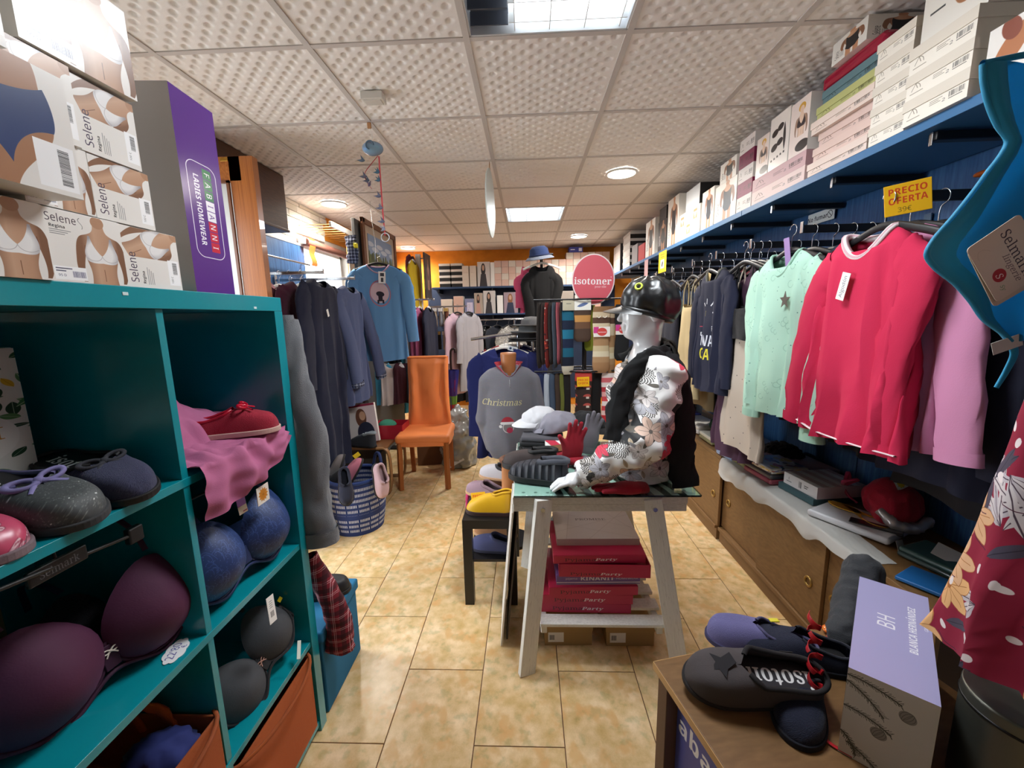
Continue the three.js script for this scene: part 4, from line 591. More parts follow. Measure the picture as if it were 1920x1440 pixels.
    d = smin(d, cap(x, y, z, [0.05, 0.43, -0.16], [0.03, 0.2, -0.2], 0.06, 0.06), 0.03); d = smin(d, cap(x, y, z, [0.03, 0.2, -0.2], [-0.02, 0.03, -0.2], 0.06, 0.045), 0.03);
    d += fold; d = Math.max(d, 0.004 - y); d = Math.max(d, -cap(x, y, z, [-0.02, 0.56, 0], [0.0, 0.43, 0], 0.06, 0.05));
    return Math.max(d, -(cap(x, y, z, [-0.2, 0.075, 0.17], [-0.32, 0.04, 0.17], 0.026, 0.044)));
  }, [-0.32, 0.0, -0.29], [0.19, 0.52, 0.3], 0.008);
  part('blouse', blouse, print(flo, 0.6), t);
  // cap
  const leather = new THREE.MeshPhysicalMaterial({ color: '#141517', roughness: 0.38, clearcoat: 0.3, clearcoatRoughness: 0.3 });
  const c = thing('baker_boy_hat', 'black leather baker boy cap with peak on the mannequin', 'cap', [ox, oy, oz]);
  part('crown', sdf((x, y, z) => { let d = ell(x, y, z, [0.02, 0.715, 0], [0.108, 0.088, 0.105]); d = smin(d, ell(x, y, z, [0.055, 0.685, 0], [0.085, 0.08, 0.1]), 0.02); d += 0.004 * Math.sin(Math.atan2(z, x - 0.02) * 8) * smooth(0.62, 0.7, y) + 0.003 * n3(x * 20, y * 20, z * 20); const pl = (0.69 - 0.28 * (x + 0.09)) - y; return Math.max(d, pl); }, [-0.12, 0.56, -0.14], [0.17, 0.83, 0.14], 0.005), leather, c);
  part('band', tube(Array.from({ length: 28 }, (_, i) => { const a = i / 28 * 6.283, x = 0.012 + Math.cos(a) * 0.095; return [x, 0.687 - 0.28 * (x + 0.09), Math.sin(a) * 0.088]; }), 0.011, 60, 8, true), leather, c);
  part('peak', grid(24, 8, (u, v) => { const a = lerp(-1.25, 1.25, u), r0 = 0.086, r = lerp(r0, r0 + 0.078 * Math.pow(Math.cos(a), 0.8), v); return [-(Math.cos(a) * r) + 0.004, 0.694 - 0.02 * v - 0.018 * (Math.abs(a) / 1.25), Math.sin(a) * lerp(0.086, 0.1, v)]; }), leather, c);
  part('badge', at(new THREE.TorusGeometry(0.012, 0.004, 8, 18), 0, 0, 0, 0, 0, 0), M('#b7c83a', 0.4), c, [-0.042, 0.762, 0.078], [-0.5, -0.35, 0]);
  // scarf
  const sc = cloth('#101012'), s = thing('black_scarf', 'long black scarf draped round the mannequin shoulders', 'scarf', [ox, oy, oz]);
  part('front_end', tubeGeo([[0.075, 0.5, 0.09], [0.0, 0.5, 0.125], [-0.08, 0.43, 0.14], [-0.125, 0.32, 0.16], [-0.14, 0.2, 0.19]], (v) => lerp(0.036, 0.04, v), (v) => 0.018, 18, 30, 4, 0.006), sc, s);
  part('neck_loop', tubeGeo([[0.075, 0.5, 0.09], [0.1, 0.51, 0.0], [0.06, 0.52, -0.09], [-0.04, 0.45, -0.13]], () => 0.045, () => 0.022, 18, 20, 6, 0.005), sc, s);
  part('back_end', tubeGeo([[0.05, 0.505, 0.1], [0.09, 0.44, 0.14], [0.105, 0.3, 0.17], [0.11, 0.15, 0.17], [0.125, 0.012, 0.17]], (v) => lerp(0.03, 0.05, v), () => 0.016, 18, 34, 8, 0.006), sc, s);
}
// quilted ankle boot, gloves, caps on the table
{
  const quilt = new THREE.MeshPhysicalMaterial({ color: '#23252f', roughness: 0.55, side: THREE.DoubleSide, bumpMap: noiseTex(128, (u, v) => 255 * Math.pow(Math.abs(Math.sin(u * Math.PI * 4)), 0.4), { data: true, repeat: [9, 1] }), bumpScale: 0.012 });
  const b = shoe('ankle_boot', 'navy quilted ankle boot with fleece lining on the glass table top', 'boot', { L: 0.25, W: 0.095, H: 0.085, toe: 0.06, heel: 0.085, ankle: 0.015, open0: 0.5, rimH: 0.66, mat: quilt, rimMat: cloth('#565a66', 'fleece'), rimR: 0.012, soleH: 0.022, soleMat: black, insole: cloth('#3d3f48', 'fleece') }, [0.035, 0.7502, -1.585], 2.75);
  part('emblem', new THREE.SphereGeometry(0.005, 8, 6), chrome, b, [-0.06, 0.05, 0.043]);
  shoe('ankle_boot', 'second dark quilted boot behind the first on the glass table', 'boot', { L: 0.25, W: 0.095, H: 0.085, toe: 0.06, heel: 0.085, ankle: 0.015, open0: 0.5, rimH: 0.66, mat: M('#3a2e2c', 0.7), rimMat: black, rimR: 0.01, soleH: 0.022 }, [0.0, 0.7502, -1.715], 2.75);
  const glove = (name, label, col, pos, rot, flat) => { const m = thing(name, label, 'glove', pos); m.rotation.set(...rot); const fs = [[-0.032, 0.16], [-0.011, 0.178], [0.011, 0.172], [0.032, 0.15]]; part('palm', sdf((x, y, z) => { let d = Math.max(ell(x, y, z, [0, 0.05, 0], [0.047, 0.075, 0.022]), -y); for (const [fx, fy] of fs) d = smin(d, cap(x, y, z, [fx * 0.8, 0.095, 0], [fx * 1.15, fy, flat ? 0.0 : 0.008], 0.011, 0.009), 0.008); d = smin(d, cap(x, y, z, [-0.03, 0.05, 0], [-0.072, 0.1, 0.012], 0.013, 0.01), 0.012); return d; }, [-0.09, -0.01, -0.035], [0.06, 0.2, 0.035], 0.004), cloth(col, 'fleece'), m); part('cuff', at(lathe([[0.036, 0], [0.04, 0.01], [0.041, 0.02], [0.04, 0.034]], 20), 0, -0.02, 0).scale(1, 1, 0.5), cloth(col, 'fleece'), m); return m; };
  glove('knit_glove', 'red knitted glove standing upright on the glass table', '#9c1428', [0.185, 0.775, -1.76], [0, 0.1, -0.2]);
  glove('knit_glove', 'red knitted glove lying flat beside the mannequin hand', '#a3162c', [0.42, 0.765, -1.475], [Math.PI / 2 - 0.1, 0, 1.5], true);
  glove('knit_glove', 'red knitted glove lying behind the upright red glove', '#9c1428', [0.14, 0.775, -1.82], [Math.PI / 2, 0, -0.8], true);
  glove('knit_glove', 'grey knitted glove leaning upright beside the black scarf', '#77747c', [0.27, 0.79, -1.86], [0, 0.2, -0.25]);
  glove('knit_glove', 'pale grey glove lying at the foot of the grey upright glove', '#8d8a92', [0.24, 0.765, -1.78], [Math.PI / 2, 0, -0.3], true);
  const peaked = (label, c, pos, turn, tilt) => { const t = thing('wool_hat', label, 'cap', pos, turn); t.rotation.z = tilt; part('crown', sdf((x, y, z) => { const d = ell(x, y, z, [0, 0.02, 0], [0.1, 0.075, 0.09]) + 0.004 * n3(x * 20, y * 20, z * 20); return Math.max(d, -y); }, [-0.12, -0.01, -0.12], [0.12, 0.11, 0.12], 0.006), cloth(c, 'fleece'), t); part('peak', grid(20, 6, (u, v) => { const a = lerp(-1.2, 1.2, u), r = lerp(0.085, 0.15, v); return [-Math.cos(a) * r, 0.012 - 0.02 * v * v + 0.02, Math.sin(a) * lerp(0.085, 0.09, v)]; }), cloth(c), t); return t; };
  peaked('light grey wool cap with peak on top of the pile by the grey form', '#8c8994', [0.15, 0.855, -1.96], -0.5, 0.25);
  peaked('white and black striped cap at the back of the pile', '#d6d6da', [0.06, 0.86, -2.05], 0.3, 0.05);
  peaked('black wool cap at the end of the pile on the table', '#1b1b1e', [0.3, 0.83, -2.06], 2.6, 0.1);
  for (let k = 0; k < 4; k++) { const g = rbox(0.2, 0.022, 0.12, 0.01, 3); solo('folded_glove_pair', ['black folded gloves, bottom of the pile behind the boots', 'black folded gloves, second of the pile behind the boots', 'charcoal folded gloves, third of the pile behind the boots', 'grey folded beanie, top of the pile behind the boots'][k], 'gloves', g, cloth(['#161618', '#1d1d20', '#26262a', '#5e5d64'][k], 'fleece'), [0.055 + 0.01 * (k % 2), 0.763 + k * 0.0225, -1.93], [0, 0.2 - k * 0.1, 0]); }
  carton('accessory_box', 'small cream and red carton lying among the gloves', [0.12, 0.03, 0.08], [M('#b98a5a', 0.6), cardWhite, print(canvas(64, 64, (g) => { g.fillStyle = '#cfae84'; g.fillRect(0, 0, 64, 64); g.fillStyle = '#c23048'; g.fillRect(0, 0, 24, 64); g.fillStyle = '#eee'; g.fillRect(24, 8, 10, 48); }), 0.5), cardWhite, M('#c9a878', 0.6), cardWhite], [0.145, 0.8, -1.845], 0.3, {});
}
// ------------------------------------------------------------------ black stool with shoes
{
  const bm = M('#1a1716', 0.38), t = thing('black_stool', 'small black laminate side table beside the white trestle table', 'side table', [-0.197, 0, -2.05]);
  part('top', rbox(0.26, 0.045, 0.46, 0.002, 1), bm, t, [0, 0.428, 0]);
  for (const x of [-1, 1]) for (const z of [-1, 1]) part('leg', rbox(0.045, 0.405, 0.045, 0.001, 1), bm, t, [x * 0.1075, 0.2025, z * 0.2075]);
  part('shelf', rbox(0.22, 0.014, 0.42, 0.001, 1), bm, t, [0, 0.228, 0]);
  const yel = M('#e0ac14', 0.5), y = 0.451;
  const s = shoe('yellow_shoe', 'mustard yellow laced ankle shoe on the black side table', 'shoe', { L: 0.235, W: 0.09, H: 0.1, toe: 0.055, heel: 0.12, open0: 0.56, rimH: 0.72, mat: yel, soleMat: M('#3a201c', 0.7), soleH: 0.02, rimR: 0.006, insole: M('#d9cbb4', 0.8) }, [-0.2, y, -1.9], 3.02);
  for (let k = 0; k < 4; k++) part('lace', tube([[-0.0 - k * 0.018 + 0.035, 0.062 + k * 0.006, 0.022], [0.03 - k * 0.018, 0.078 + k * 0.005, 0], [0.035 - k * 0.018, 0.062 + k * 0.006, -0.022]], 0.0028, 10, 6), M('#eee6d4', 0.7), s);
  const sl = (label, c, pos, turn, o = {}) => shoe('slipper', label, 'slipper', { L: 0.24, W: 0.092, H: 0.075, toe: 0.055, heel: 0.055, open0: 0.45, mat: cloth(c, 'fleece'), soleMat: cloth(o.sole ?? '#c9a07a'), rimMat: cloth(o.rim ?? c, 'fleece'), rimR: 0.008 }, pos, turn);
  sl('mauve plush slipper on the black side table', '#a58793', [-0.245, y, -2.1], 2.6); sl('white and grey plush slipper stacked on the mauve one', '#cfc9cc', [-0.17, y + 0.075, -2.16], 2.7, { rim: '#3b3a40' }); sl('tan suede slipper at the back of the black side table', '#b98662', [-0.15, y, -2.2], 2.9);
  sl('blue knitted slipper with a bow on the low shelf of the black side table', '#565a86', [-0.19, 0.236, -1.93], 2.95, { sole: '#3b3c50' }); sl('tan slipper behind the blue one on the low shelf', '#b07c54', [-0.19, 0.236, -2.07], 2.9);
  const bt = thing('tan_boot', 'tan suede boot with rolled brown cuff beside the glass table', 'boot', [-0.1, y, -1.995]);
  part('shaft', at(lathe([[0.045, 0], [0.043, 0.1], [0.041, 0.2], [0.042, 0.24]], 24), 0, 0, 0).scale(1, 1, 0.8), M('#c07f4c', 0.7), bt); part('cuff', at(new THREE.TorusGeometry(0.04, 0.014, 10, 24), 0, 0, 0, Math.PI / 2), cloth('#8a5a40', 'fleece'), bt, [0, 0.24, 0]);
  solo('pink_fringe_scarf', 'magenta knitted scarf end hanging off the black side table', 'scarf', tubeGeo([[0.06, 0.02, 0], [0, 0.03, 0], [-0.03, -0.02, 0], [-0.035, -0.1, 0]], () => 0.018, () => 0.035, 12, 18, 3, 0.006), cloth('#c22a68', 'fleece'), [-0.31, y + 0.0, -2.17]);
  solo('price_sign', 'small yellow offer sign lying on the black side table', 'sign', rbox(0.075, 0.06, 0.002, 0.001, 1), precioMat, [-0.265, y + 0.036, -1.985], [-0.35, -0.1, 0.1]);
}
// ------------------------------------------------------------------ dress form with grey fleece top
{
  const t = thing('dress_form', 'wooden-necked dress form wearing a grey fleece pyjama top', 'dress form', [-0.115, 0, -2.42], 0.12);
  const tex = canvas(512, 640, (g) => { g.fillStyle = '#77757d'; g.fillRect(0, 0, 512, 640); const r = rng(6); for (let i = 0; i < 900; i++) { g.fillStyle = `rgba(${90 + r() * 60},${90 + r() * 55},${98 + r() * 60},0.25)`; g.fillRect(r() * 512, r() * 640, 14, 3); } txt(g, 'Christmas', 190, 232, 62, { font: 'serif', it: 1, c: '#d9cf9a' }); g.fillStyle = '#8d8484'; g.beginPath(); g.ellipse(236, 420, 40, 40, 0, 0, 7); g.fill(); g.strokeStyle = '#e6dede'; g.lineWidth = 5; g.stroke(); g.fillStyle = '#b02034'; g.beginPath(); g.moveTo(180, 384); g.bezierCurveTo(192, 330, 256, 322, 280, 376); g.closePath(); g.fill(); g.fillStyle = '#f0eceb'; g.beginPath(); g.roundRect(176, 378, 108, 20, 10); g.fill(); g.beginPath(); g.arc(178, 412, 12, 0, 7); g.fill(); g.fillStyle = '#b8284a'; g.beginPath(); g.ellipse(246, 442, 24, 22, 0, 0, 7); g.fill(); }, { clamp: true });
  const map = tex; map.repeat.set(1 / 0.4, 1 / 0.5); map.offset.set(0.5, -0.6 / 0.5 * 1.0);
  const m = new THREE.MeshPhysicalMaterial({ map, roughness: 0.85, side: THREE.DoubleSide, bumpMap: fleece, bumpScale: 0.004, sheen: 0.5, sheenColor: new THREE.Color('#b8b6bd') });
  part('fleece_top', sdf((x, y, z) => { let d = ell(x, y, z, [0, 0.93, 0], [0.145, 0.2, 0.1]); d = smin(d, ell(x, y, z, [0, 0.72, 0], [0.15, 0.22, 0.105]), 0.06); d = smin(d, cap(x, y, z, [-0.1, 1.05, 0], [0.1, 1.05, 0], 0.05, 0.05), 0.05); d = smin(d, cap(x, y, z, [0.14, 1.03, 0], [0.185, 0.8, 0.03], 0.048, 0.042), 0.008); d = smin(d, cap(x, y, z, [0.185, 0.8, 0.03], [0.125, 0.56, 0.12], 0.042, 0.034), 0.006); d = smin(d, cap(x, y, z, [-0.135, 1.03, 0], [-0.16, 0.8, -0.02], 0.045, 0.04), 0.02); d = smin(d, cap(x, y, z, [-0.16, 0.8, -0.02], [-0.12, 0.6, -0.08], 0.04, 0.03), 0.02); d += 0.004 * Math.sin(x * 50 + y * 18) * smooth(1.0, 0.7, y); d = Math.max(d, 0.56 - y); return Math.max(d, -cap(x, y, z, [0, 1.2, 0.02], [0, 1.06, 0.03], 0.055, 0.035)); }, [-0.23, 0.52, -0.16], [0.23, 1.14, 0.16], 0.009), m, t);
  const redp = print(canvas(128, 128, (g) => { g.fillStyle = '#9c1c30'; g.fillRect(0, 0, 128, 128); const r = rng(2); for (let i = 0; i < 16; i++) flower(g, r() * 128, r() * 128, 12, 5, '#d98a98', '#6b0f20'); }), 0.8);
  part('collar', grid(28, 6, (u, v) => { const a = u * 6.283 + Math.PI / 2, op = 1 - 0.5 * Math.pow(Math.max(0, Math.cos(u * 6.283)), 6); return [Math.cos(a) * lerp(0.055, 0.085, v), 1.09 + 0.055 * v * op - 0.05 * Math.pow(Math.max(0, Math.cos(u * 6.283)), 4), Math.sin(a) * lerp(0.05, 0.07, v) + 0.01]; }), redp, t);
  part('neck', at(lathe([[0.045, 1.04], [0.042, 1.12], [0.048, 1.19], [0.046, 1.2], [0, 1.205]], 24), 0, 0, 0).scale(1, 1, 0.9), M('#a5673c', 0.4), t);
  part('stand_pole', cyl(0.014, 0.014, 0.6, 12), darkMetal, t, [0, 0.3, 0]); part('stand_base', cyl(0.12, 0.125, 0.015, 24), darkMetal, t, [0, 0.008, 0]);
  part('zip', rbox(0.004, 0.05, 0.004, 0.001, 1), chrome, t, [0, 1.03, 0.094]);
}
// ------------------------------------------------------------------ revolving sock stand with pink sign
{
  const t = thing('sock_stand', 'black wire sock display stand behind the glass table', 'display stand', [0.36, 0, -2.62]);
  part('pole', rod([0, 0, 0], [0, 1.52, 0], 0.014), darkMetal, t); part('base', cyl(0.22, 0.23, 0.02, 28), darkMetal, t, [0, 0.01, 0]);
  for (const y of [1.505, 1.07]) { part('ring', at(new THREE.TorusGeometry(0.14, 0.005, 8, 36), 0, y, 0, Math.PI / 2), darkMetal, t); for (let k = 0; k < 4; k++) part('spoke', rod([0, y, 0], [Math.cos(k * 1.571) * 0.14, y, Math.sin(k * 1.571) * 0.14], 0.004, 6), darkMetal, t); part('front_bar', rod([-0.32, y, 0.1], [0.28, y, 0.1], 0.005, 8), darkMetal, t); for (const x of [-0.18, 0, 0.18]) part('bracket', rod([x * 0.5, y, 0], [x, y, 0.1], 0.004, 6), darkMetal, t); }
  const stripe = (cols, n = 64) => canvas(16, 256, (g) => { const h = 256 / cols.length; cols.forEach((c, i) => { g.fillStyle = c; g.fillRect(0, i * h, 16, h + 1); }); });
  const sock = (label, w, h, x, y, z, mat, turn = 0, card) => { const s = thing('sock_pair', label, 'socks', [x, y, z], turn, undefined); const g = grid(16, 20, (u, v) => { const a = u * 6.283, k = v > 0.88 ? Math.sqrt(Math.max(0.01, 1 - Math.pow((v - 0.88) / 0.12, 2))) : v < 0.03 ? 0.8 + v * 6 : 1; return [Math.cos(a) * w / 2 * (0.6 + 0.4 * k) * (1 + 0.05 * Math.sin(v * 9)), -v * h, Math.sin(a) * 0.011 * k + 0.004 * Math.sin(v * 5 + x * 20), u, 1 - v]; }, true); part('sock', g, mat, s); if (card) part('header_card', rbox(w * 0.98, 0.06, 0.002, 0.001, 1), card, s, [0, card === labMat ? -0.15 : -0.02, 0.017]); part('hook_loop', tube([[0, -0.005, 0], [0, 0.014, 0.002], [0, 0.02, -0.004]], 0.002, 8, 5), blackPlastic, s); return s; };
  const labMat = print(canvas(128, 96, (g) => { g.fillStyle = '#efe9e2'; g.fillRect(0, 0, 128, 96); g.fillStyle = '#d53c8c'; g.fillRect(0, 0, 40, 60); g.fillStyle = '#d2453f'; g.beginPath(); g.arc(66, 48, 38, 0, 7); g.fill(); txt(g, 'isotoner', 66, 50, 16, { c: '#fff', font: 'serif' }); }), 0.5);
  const whiteCard = print(canvas(96, 96, (g) => { g.fillStyle = '#efece2'; g.fillRect(0, 0, 96, 96); g.fillStyle = '#5a6d9a'; g.beginPath(); g.moveTo(15, 60); g.quadraticCurveTo(50, 10, 80, 30); g.quadraticCurveTo(60, 60, 30, 66); g.fill(); }), 0.5);
  const zf = -2.52, top = 1.49, low = 1.055, kn = (c) => cloth(c), flor = print(canvas(64, 256, (g) => { g.fillStyle = '#7d2420'; g.fillRect(0, 0, 64, 256); const r = rng(3); for (let i = 0; i < 50; i++) { g.fillStyle = ['#e0583c', '#c9c2b8', '#2a1a1a'][i % 3]; g.fillRect(r() * 64, r() * 256, 10, 6); } }), 0.9);
  // edge-on socks along the side of the stand
  [['#2b2420', 'dark brown'], ['#3a2c28', 'chocolate'], [0, 'red speckled'], ['#352c2a', 'umber'], ['#47505c', 'slate'], ['#b05a64', 'rose'], ['#2e2623', 'black brown']].forEach(([c, n], i) => sock(n + ' sock pair seen edge-on in the top row of the stand', 0.1, 0.4 - (i % 2) * 0.02, 0.075 + i * 0.024, top, zf - 0.03 - 0.01 * (i % 2), c ? kn(c) : flor, 1.25));
  sock('teal and navy striped sock pair in the top row', 0.075, 0.44, 0.245, top, zf, print(stripe(['#1c2a4a', '#16627e', '#141f38', '#1b6f8c', '#152240', '#17607a', '#131c30', '#d8cfba']), 0.9), 0.2, print(canvas(64, 64, (g) => { g.fillStyle = '#cfc6ac'; g.fillRect(0, 0, 64, 64); g.fillStyle = '#444'; g.fillRect(20, 20, 26, 3); }), 0.6));
  sock('brown sock pair with tan pattern behind a white card in the top row', 0.1, 0.24, 0.335, top, zf, print(stripe(['#4a362a', '#4a362a', '#c08a4a', '#6a4a34', '#4a362a', '#4a362a']), 0.9), -0.1, whiteCard);
  sock('lime green sock pair hanging behind the brown patterned pair', 0.06, 0.3, 0.385, top, zf - 0.05, kn('#7d8c2c'), 0.1);
  const fz = print(stripe(['#8a6544', '#cdb89a', '#5a4032', '#d6c6a6', '#d6c6a6', '#a8825c', '#a8825c', '#c9b48e', '#d9cbae', '#b08a64', '#a67c56', '#a67c56']), 1);
  const ow = sock('fluffy beige striped sock with a sleepy owl face, front of the stand', 0.1, 0.4, 0.445, top - 0.03, zf + 0.02, fz, 0, labMat); for (const s of [-1, 1]) part('eye', at(new THREE.TorusGeometry(0.011, 0.003, 6, 14, Math.PI), s * 0.018, -0.055, 0.014, 0, 0, Math.PI), M('#e6dccb', 0.8), ow);
  sock('fluffy beige striped sock beside the owl-faced one', 0.055, 0.42, 0.512, top - 0.03, zf - 0.01, fz, 0.5);
  sock('black sock pair with pom-poms and a red round label', 0.09, 0.34, 0.575, top - 0.02, zf, kn('#17171a'), 0, labMat); sock('navy sock pair at the end of the top row', 0.08, 0.36, 0.645, top - 0.02, zf, kn('#232a44'), 0.1, labMat);
  [['#22305c', 'royal blue', 0.1], ['#c9d3df', 'pale blue', 0.135], ['#4b5a70', 'denim blue', 0.17], ['#4a3a30', 'brown', 0.205], ['#6f7432', 'olive', 0.235], ['#1e1a1a', 'black', 0.26]].forEach(([c, n, x], i) => sock(n + ' sock pair in the lower row of the stand', 0.05, 0.3, x - 0.015, low, zf - 0.02, kn(c), 0.6));
  const mush = print(canvas(128, 256, (g) => { g.fillStyle = '#3a2a26'; g.fillRect(0, 0, 128, 256); g.fillStyle = '#c24038'; g.fillRect(0, 0, 128, 50); const r = rng(5); for (let i = 0; i < 12; i++) { const x = 20 + (i % 3) * 42, y = 80 + Math.floor(i / 3) * 44; g.fillStyle = '#c2544a'; g.beginPath(); g.arc(x, y, 13, Math.PI, 0); g.fill(); g.fillStyle = '#e9e0d4'; g.fillRect(x - 5, y, 10, 10); } }), 0.9);
  sock('brown sock pair with little mushrooms in the lower row', 0.1, 0.33, 0.34, low + 0.02, zf + 0.02, mush, -0.15);
  sock('black sock pair between the mushroom and striped socks', 0.07, 0.36, 0.425, low, zf - 0.02, kn('#141416'), 0.2);
  sock('pink and red striped sock pair in the lower row', 0.09, 0.32, 0.5, low, zf, print(stripe(['#e9d9d6', '#d96a72', '#eee0dc', '#c23a44', '#e6a6a4', '#d94a52', '#eee0dc', '#d2424a', '#e9c6c0', '#c22a34', '#c22a34']), 0.9), 0.1);
  solo('price_sign', 'small yellow offer sign hanging between the two sock rows', 'sign', rbox(0.075, 0.06, 0.002, 0.001, 1), precioMat, [0.335, 1.01, zf + 0.045], [0, 0, 0.03]);
  const sg = thing('oval_sign', 'pink oval shop sign with white lettering on top of the sock stand', 'sign', [0.4, 1.62, -2.55]); sg.rotation.z = -0.03;
  const ov = (rx, ry, d) => { const s = new THREE.Shape(); s.absellipse(0, 0, rx, ry, 0, Math.PI * 2); const g = new THREE.ExtrudeGeometry(s, { depth: d, bevelEnabled: false, curveSegments: 40 }), p = g.attributes.position, uv = g.attributes.uv; for (let i = 0; i < p.count; i++) uv.setXY(i, p.getX(i) / rx / 2 + 0.5, p.getY(i) / ry / 2 + 0.5); return g; };
  part('border', ov(0.128, 0.15, 0.006), M('#f2e6e4', 0.5), sg); part('face', ov(0.121, 0.143, 0.002), print(canvas(512, 600, (g) => { g.fillStyle = '#d9606c'; g.fillRect(0, 0, 512, 600); txt(g, 'isotoner', 250, 320, 112, { font: 'serif', c: '#f8eeee', bold: 1 }); txt(g, '•', 478, 268, 40, { c: '#f8eeee' }); txt(g, 'pour elle', 350, 386, 34, { font: 'serif', c: '#f3d6d8' }); }), 0.4), sg, [0, 0, 0.006]); part('stem', rod([0, -0.18, -0.003], [0, -0.1, -0.003], 0.006), darkMetal, sg);
}
// ------------------------------------------------------------------ long blue wall shelf with cartons
const SHX = 1.2, SHY = 1.968;
{
  const bl = M('#3d6f9c', 0.4), t = thing('long_shelf', 'long blue wall shelf loaded with cartons under the ceiling', 'shelf', [1.388, SHY - 0.015, 0]);
  for (let k = 0; k < 3; k++) part('board', rbox(0.372, 0.03, 1.946, 0.002, 1), bl, t, [0, 0, -0.5 - 0.975 - k * 1.95]);
  const arm = rbox(0.34, 0.026, 0.03, 0.004, 1), tip = rbox(0.006, 0.04, 0.012, 0.002, 1);
  for (let k = 0; k < 12; k++) { const z = -0.98 - k * 0.41; const b = part('bracket', arm, blackPlastic, t, [0.016, -0.032, z]); part('tip', tip, chrome, b, [-0.172, -0.006, 0]); }
}
const bodyTex = (bg, garment, sk, title, tc) => canvas(256, 384, (g) => { g.fillStyle = bg; g.fillRect(0, 0, 256, 384); torso(g, 150, 130, 110, sk, null); g.fillStyle = sk; g.fillRect(104, 240, 38, 144); g.fillRect(158, 240, 38, 144); g.fillStyle = garment; g.beginPath(); g.moveTo(108, 74); g.bezierCurveTo(96, 130, 116, 170, 100, 250); g.lineTo(128, 300); g.lineTo(172, 300); g.lineTo(200, 250); g.bezierCurveTo(184, 170, 204, 130, 192, 74); g.bezierCurveTo(180, 120, 120, 120, 108, 74); g.fill(); txt(g, title, 42, 250, 46, { rot: -Math.PI / 2, c: tc }); g.fillStyle = '#999'; for (let i = 0; i < 4; i++) g.fillRect(66 + i * 7, 230, 3, 90); });
const bodyWhite = print(bodyTex('#eeeae2', '#1d1c20', '#c08a66', 'Selene', '#3a3436'), 0.35), bodyDark = print(bodyTex('#26242a', '#0e0d10', '#a87858', 'Selene', '#e6e2e0'), 0.35);
const braPack = print(canvas(256, 512, (g) => { g.fillStyle = '#ece2da'; g.fillRect(0, 0, 256, 512); g.fillStyle = '#2b2426'; for (const y of [150, 290]) { g.beginPath(); g.ellipse(70, y + 12, 44, 34, -0.4, 0, 7); g.ellipse(140, y - 18, 40, 32, -0.4, 0, 7); g.fill(); } leaf(g, 200, 380, 270, 22, -1.6, '#2b2426'); for (let i = 0; i < 5; i++) g.fillRect(30 + i * 40, 410 - i * 6, 20, 20); txt(g, '◆', 120, 60, 40, { c: '#8c2a4a' }); }), 0.3);
const girlPack = print(canvas(256, 512, (g) => { g.fillStyle = '#eddcd4'; g.fillRect(0, 0, 256, 512); torso(g, 150, 220, 110, '#e0bfa8', '#3a2e30'); g.fillStyle = '#d6a23c'; g.beginPath(); g.ellipse(150, 80, 46, 40, 0, 0, 7); g.fill(); g.fillStyle = '#e6c4ac'; g.beginPath(); g.ellipse(150, 98, 28, 32, 0, 0, 7); g.fill(); g.fillStyle = '#2b2426'; g.beginPath(); g.ellipse(180, 440, 90, 50, 0, 0, 7); g.fill(); }), 0.35);
const faceL = (c, rough = 0.5) => new THREE.MeshPhysicalMaterial({ map: labelTex, color: new THREE.Color(c), roughness: rough, side: THREE.DoubleSide });
const lids = {};
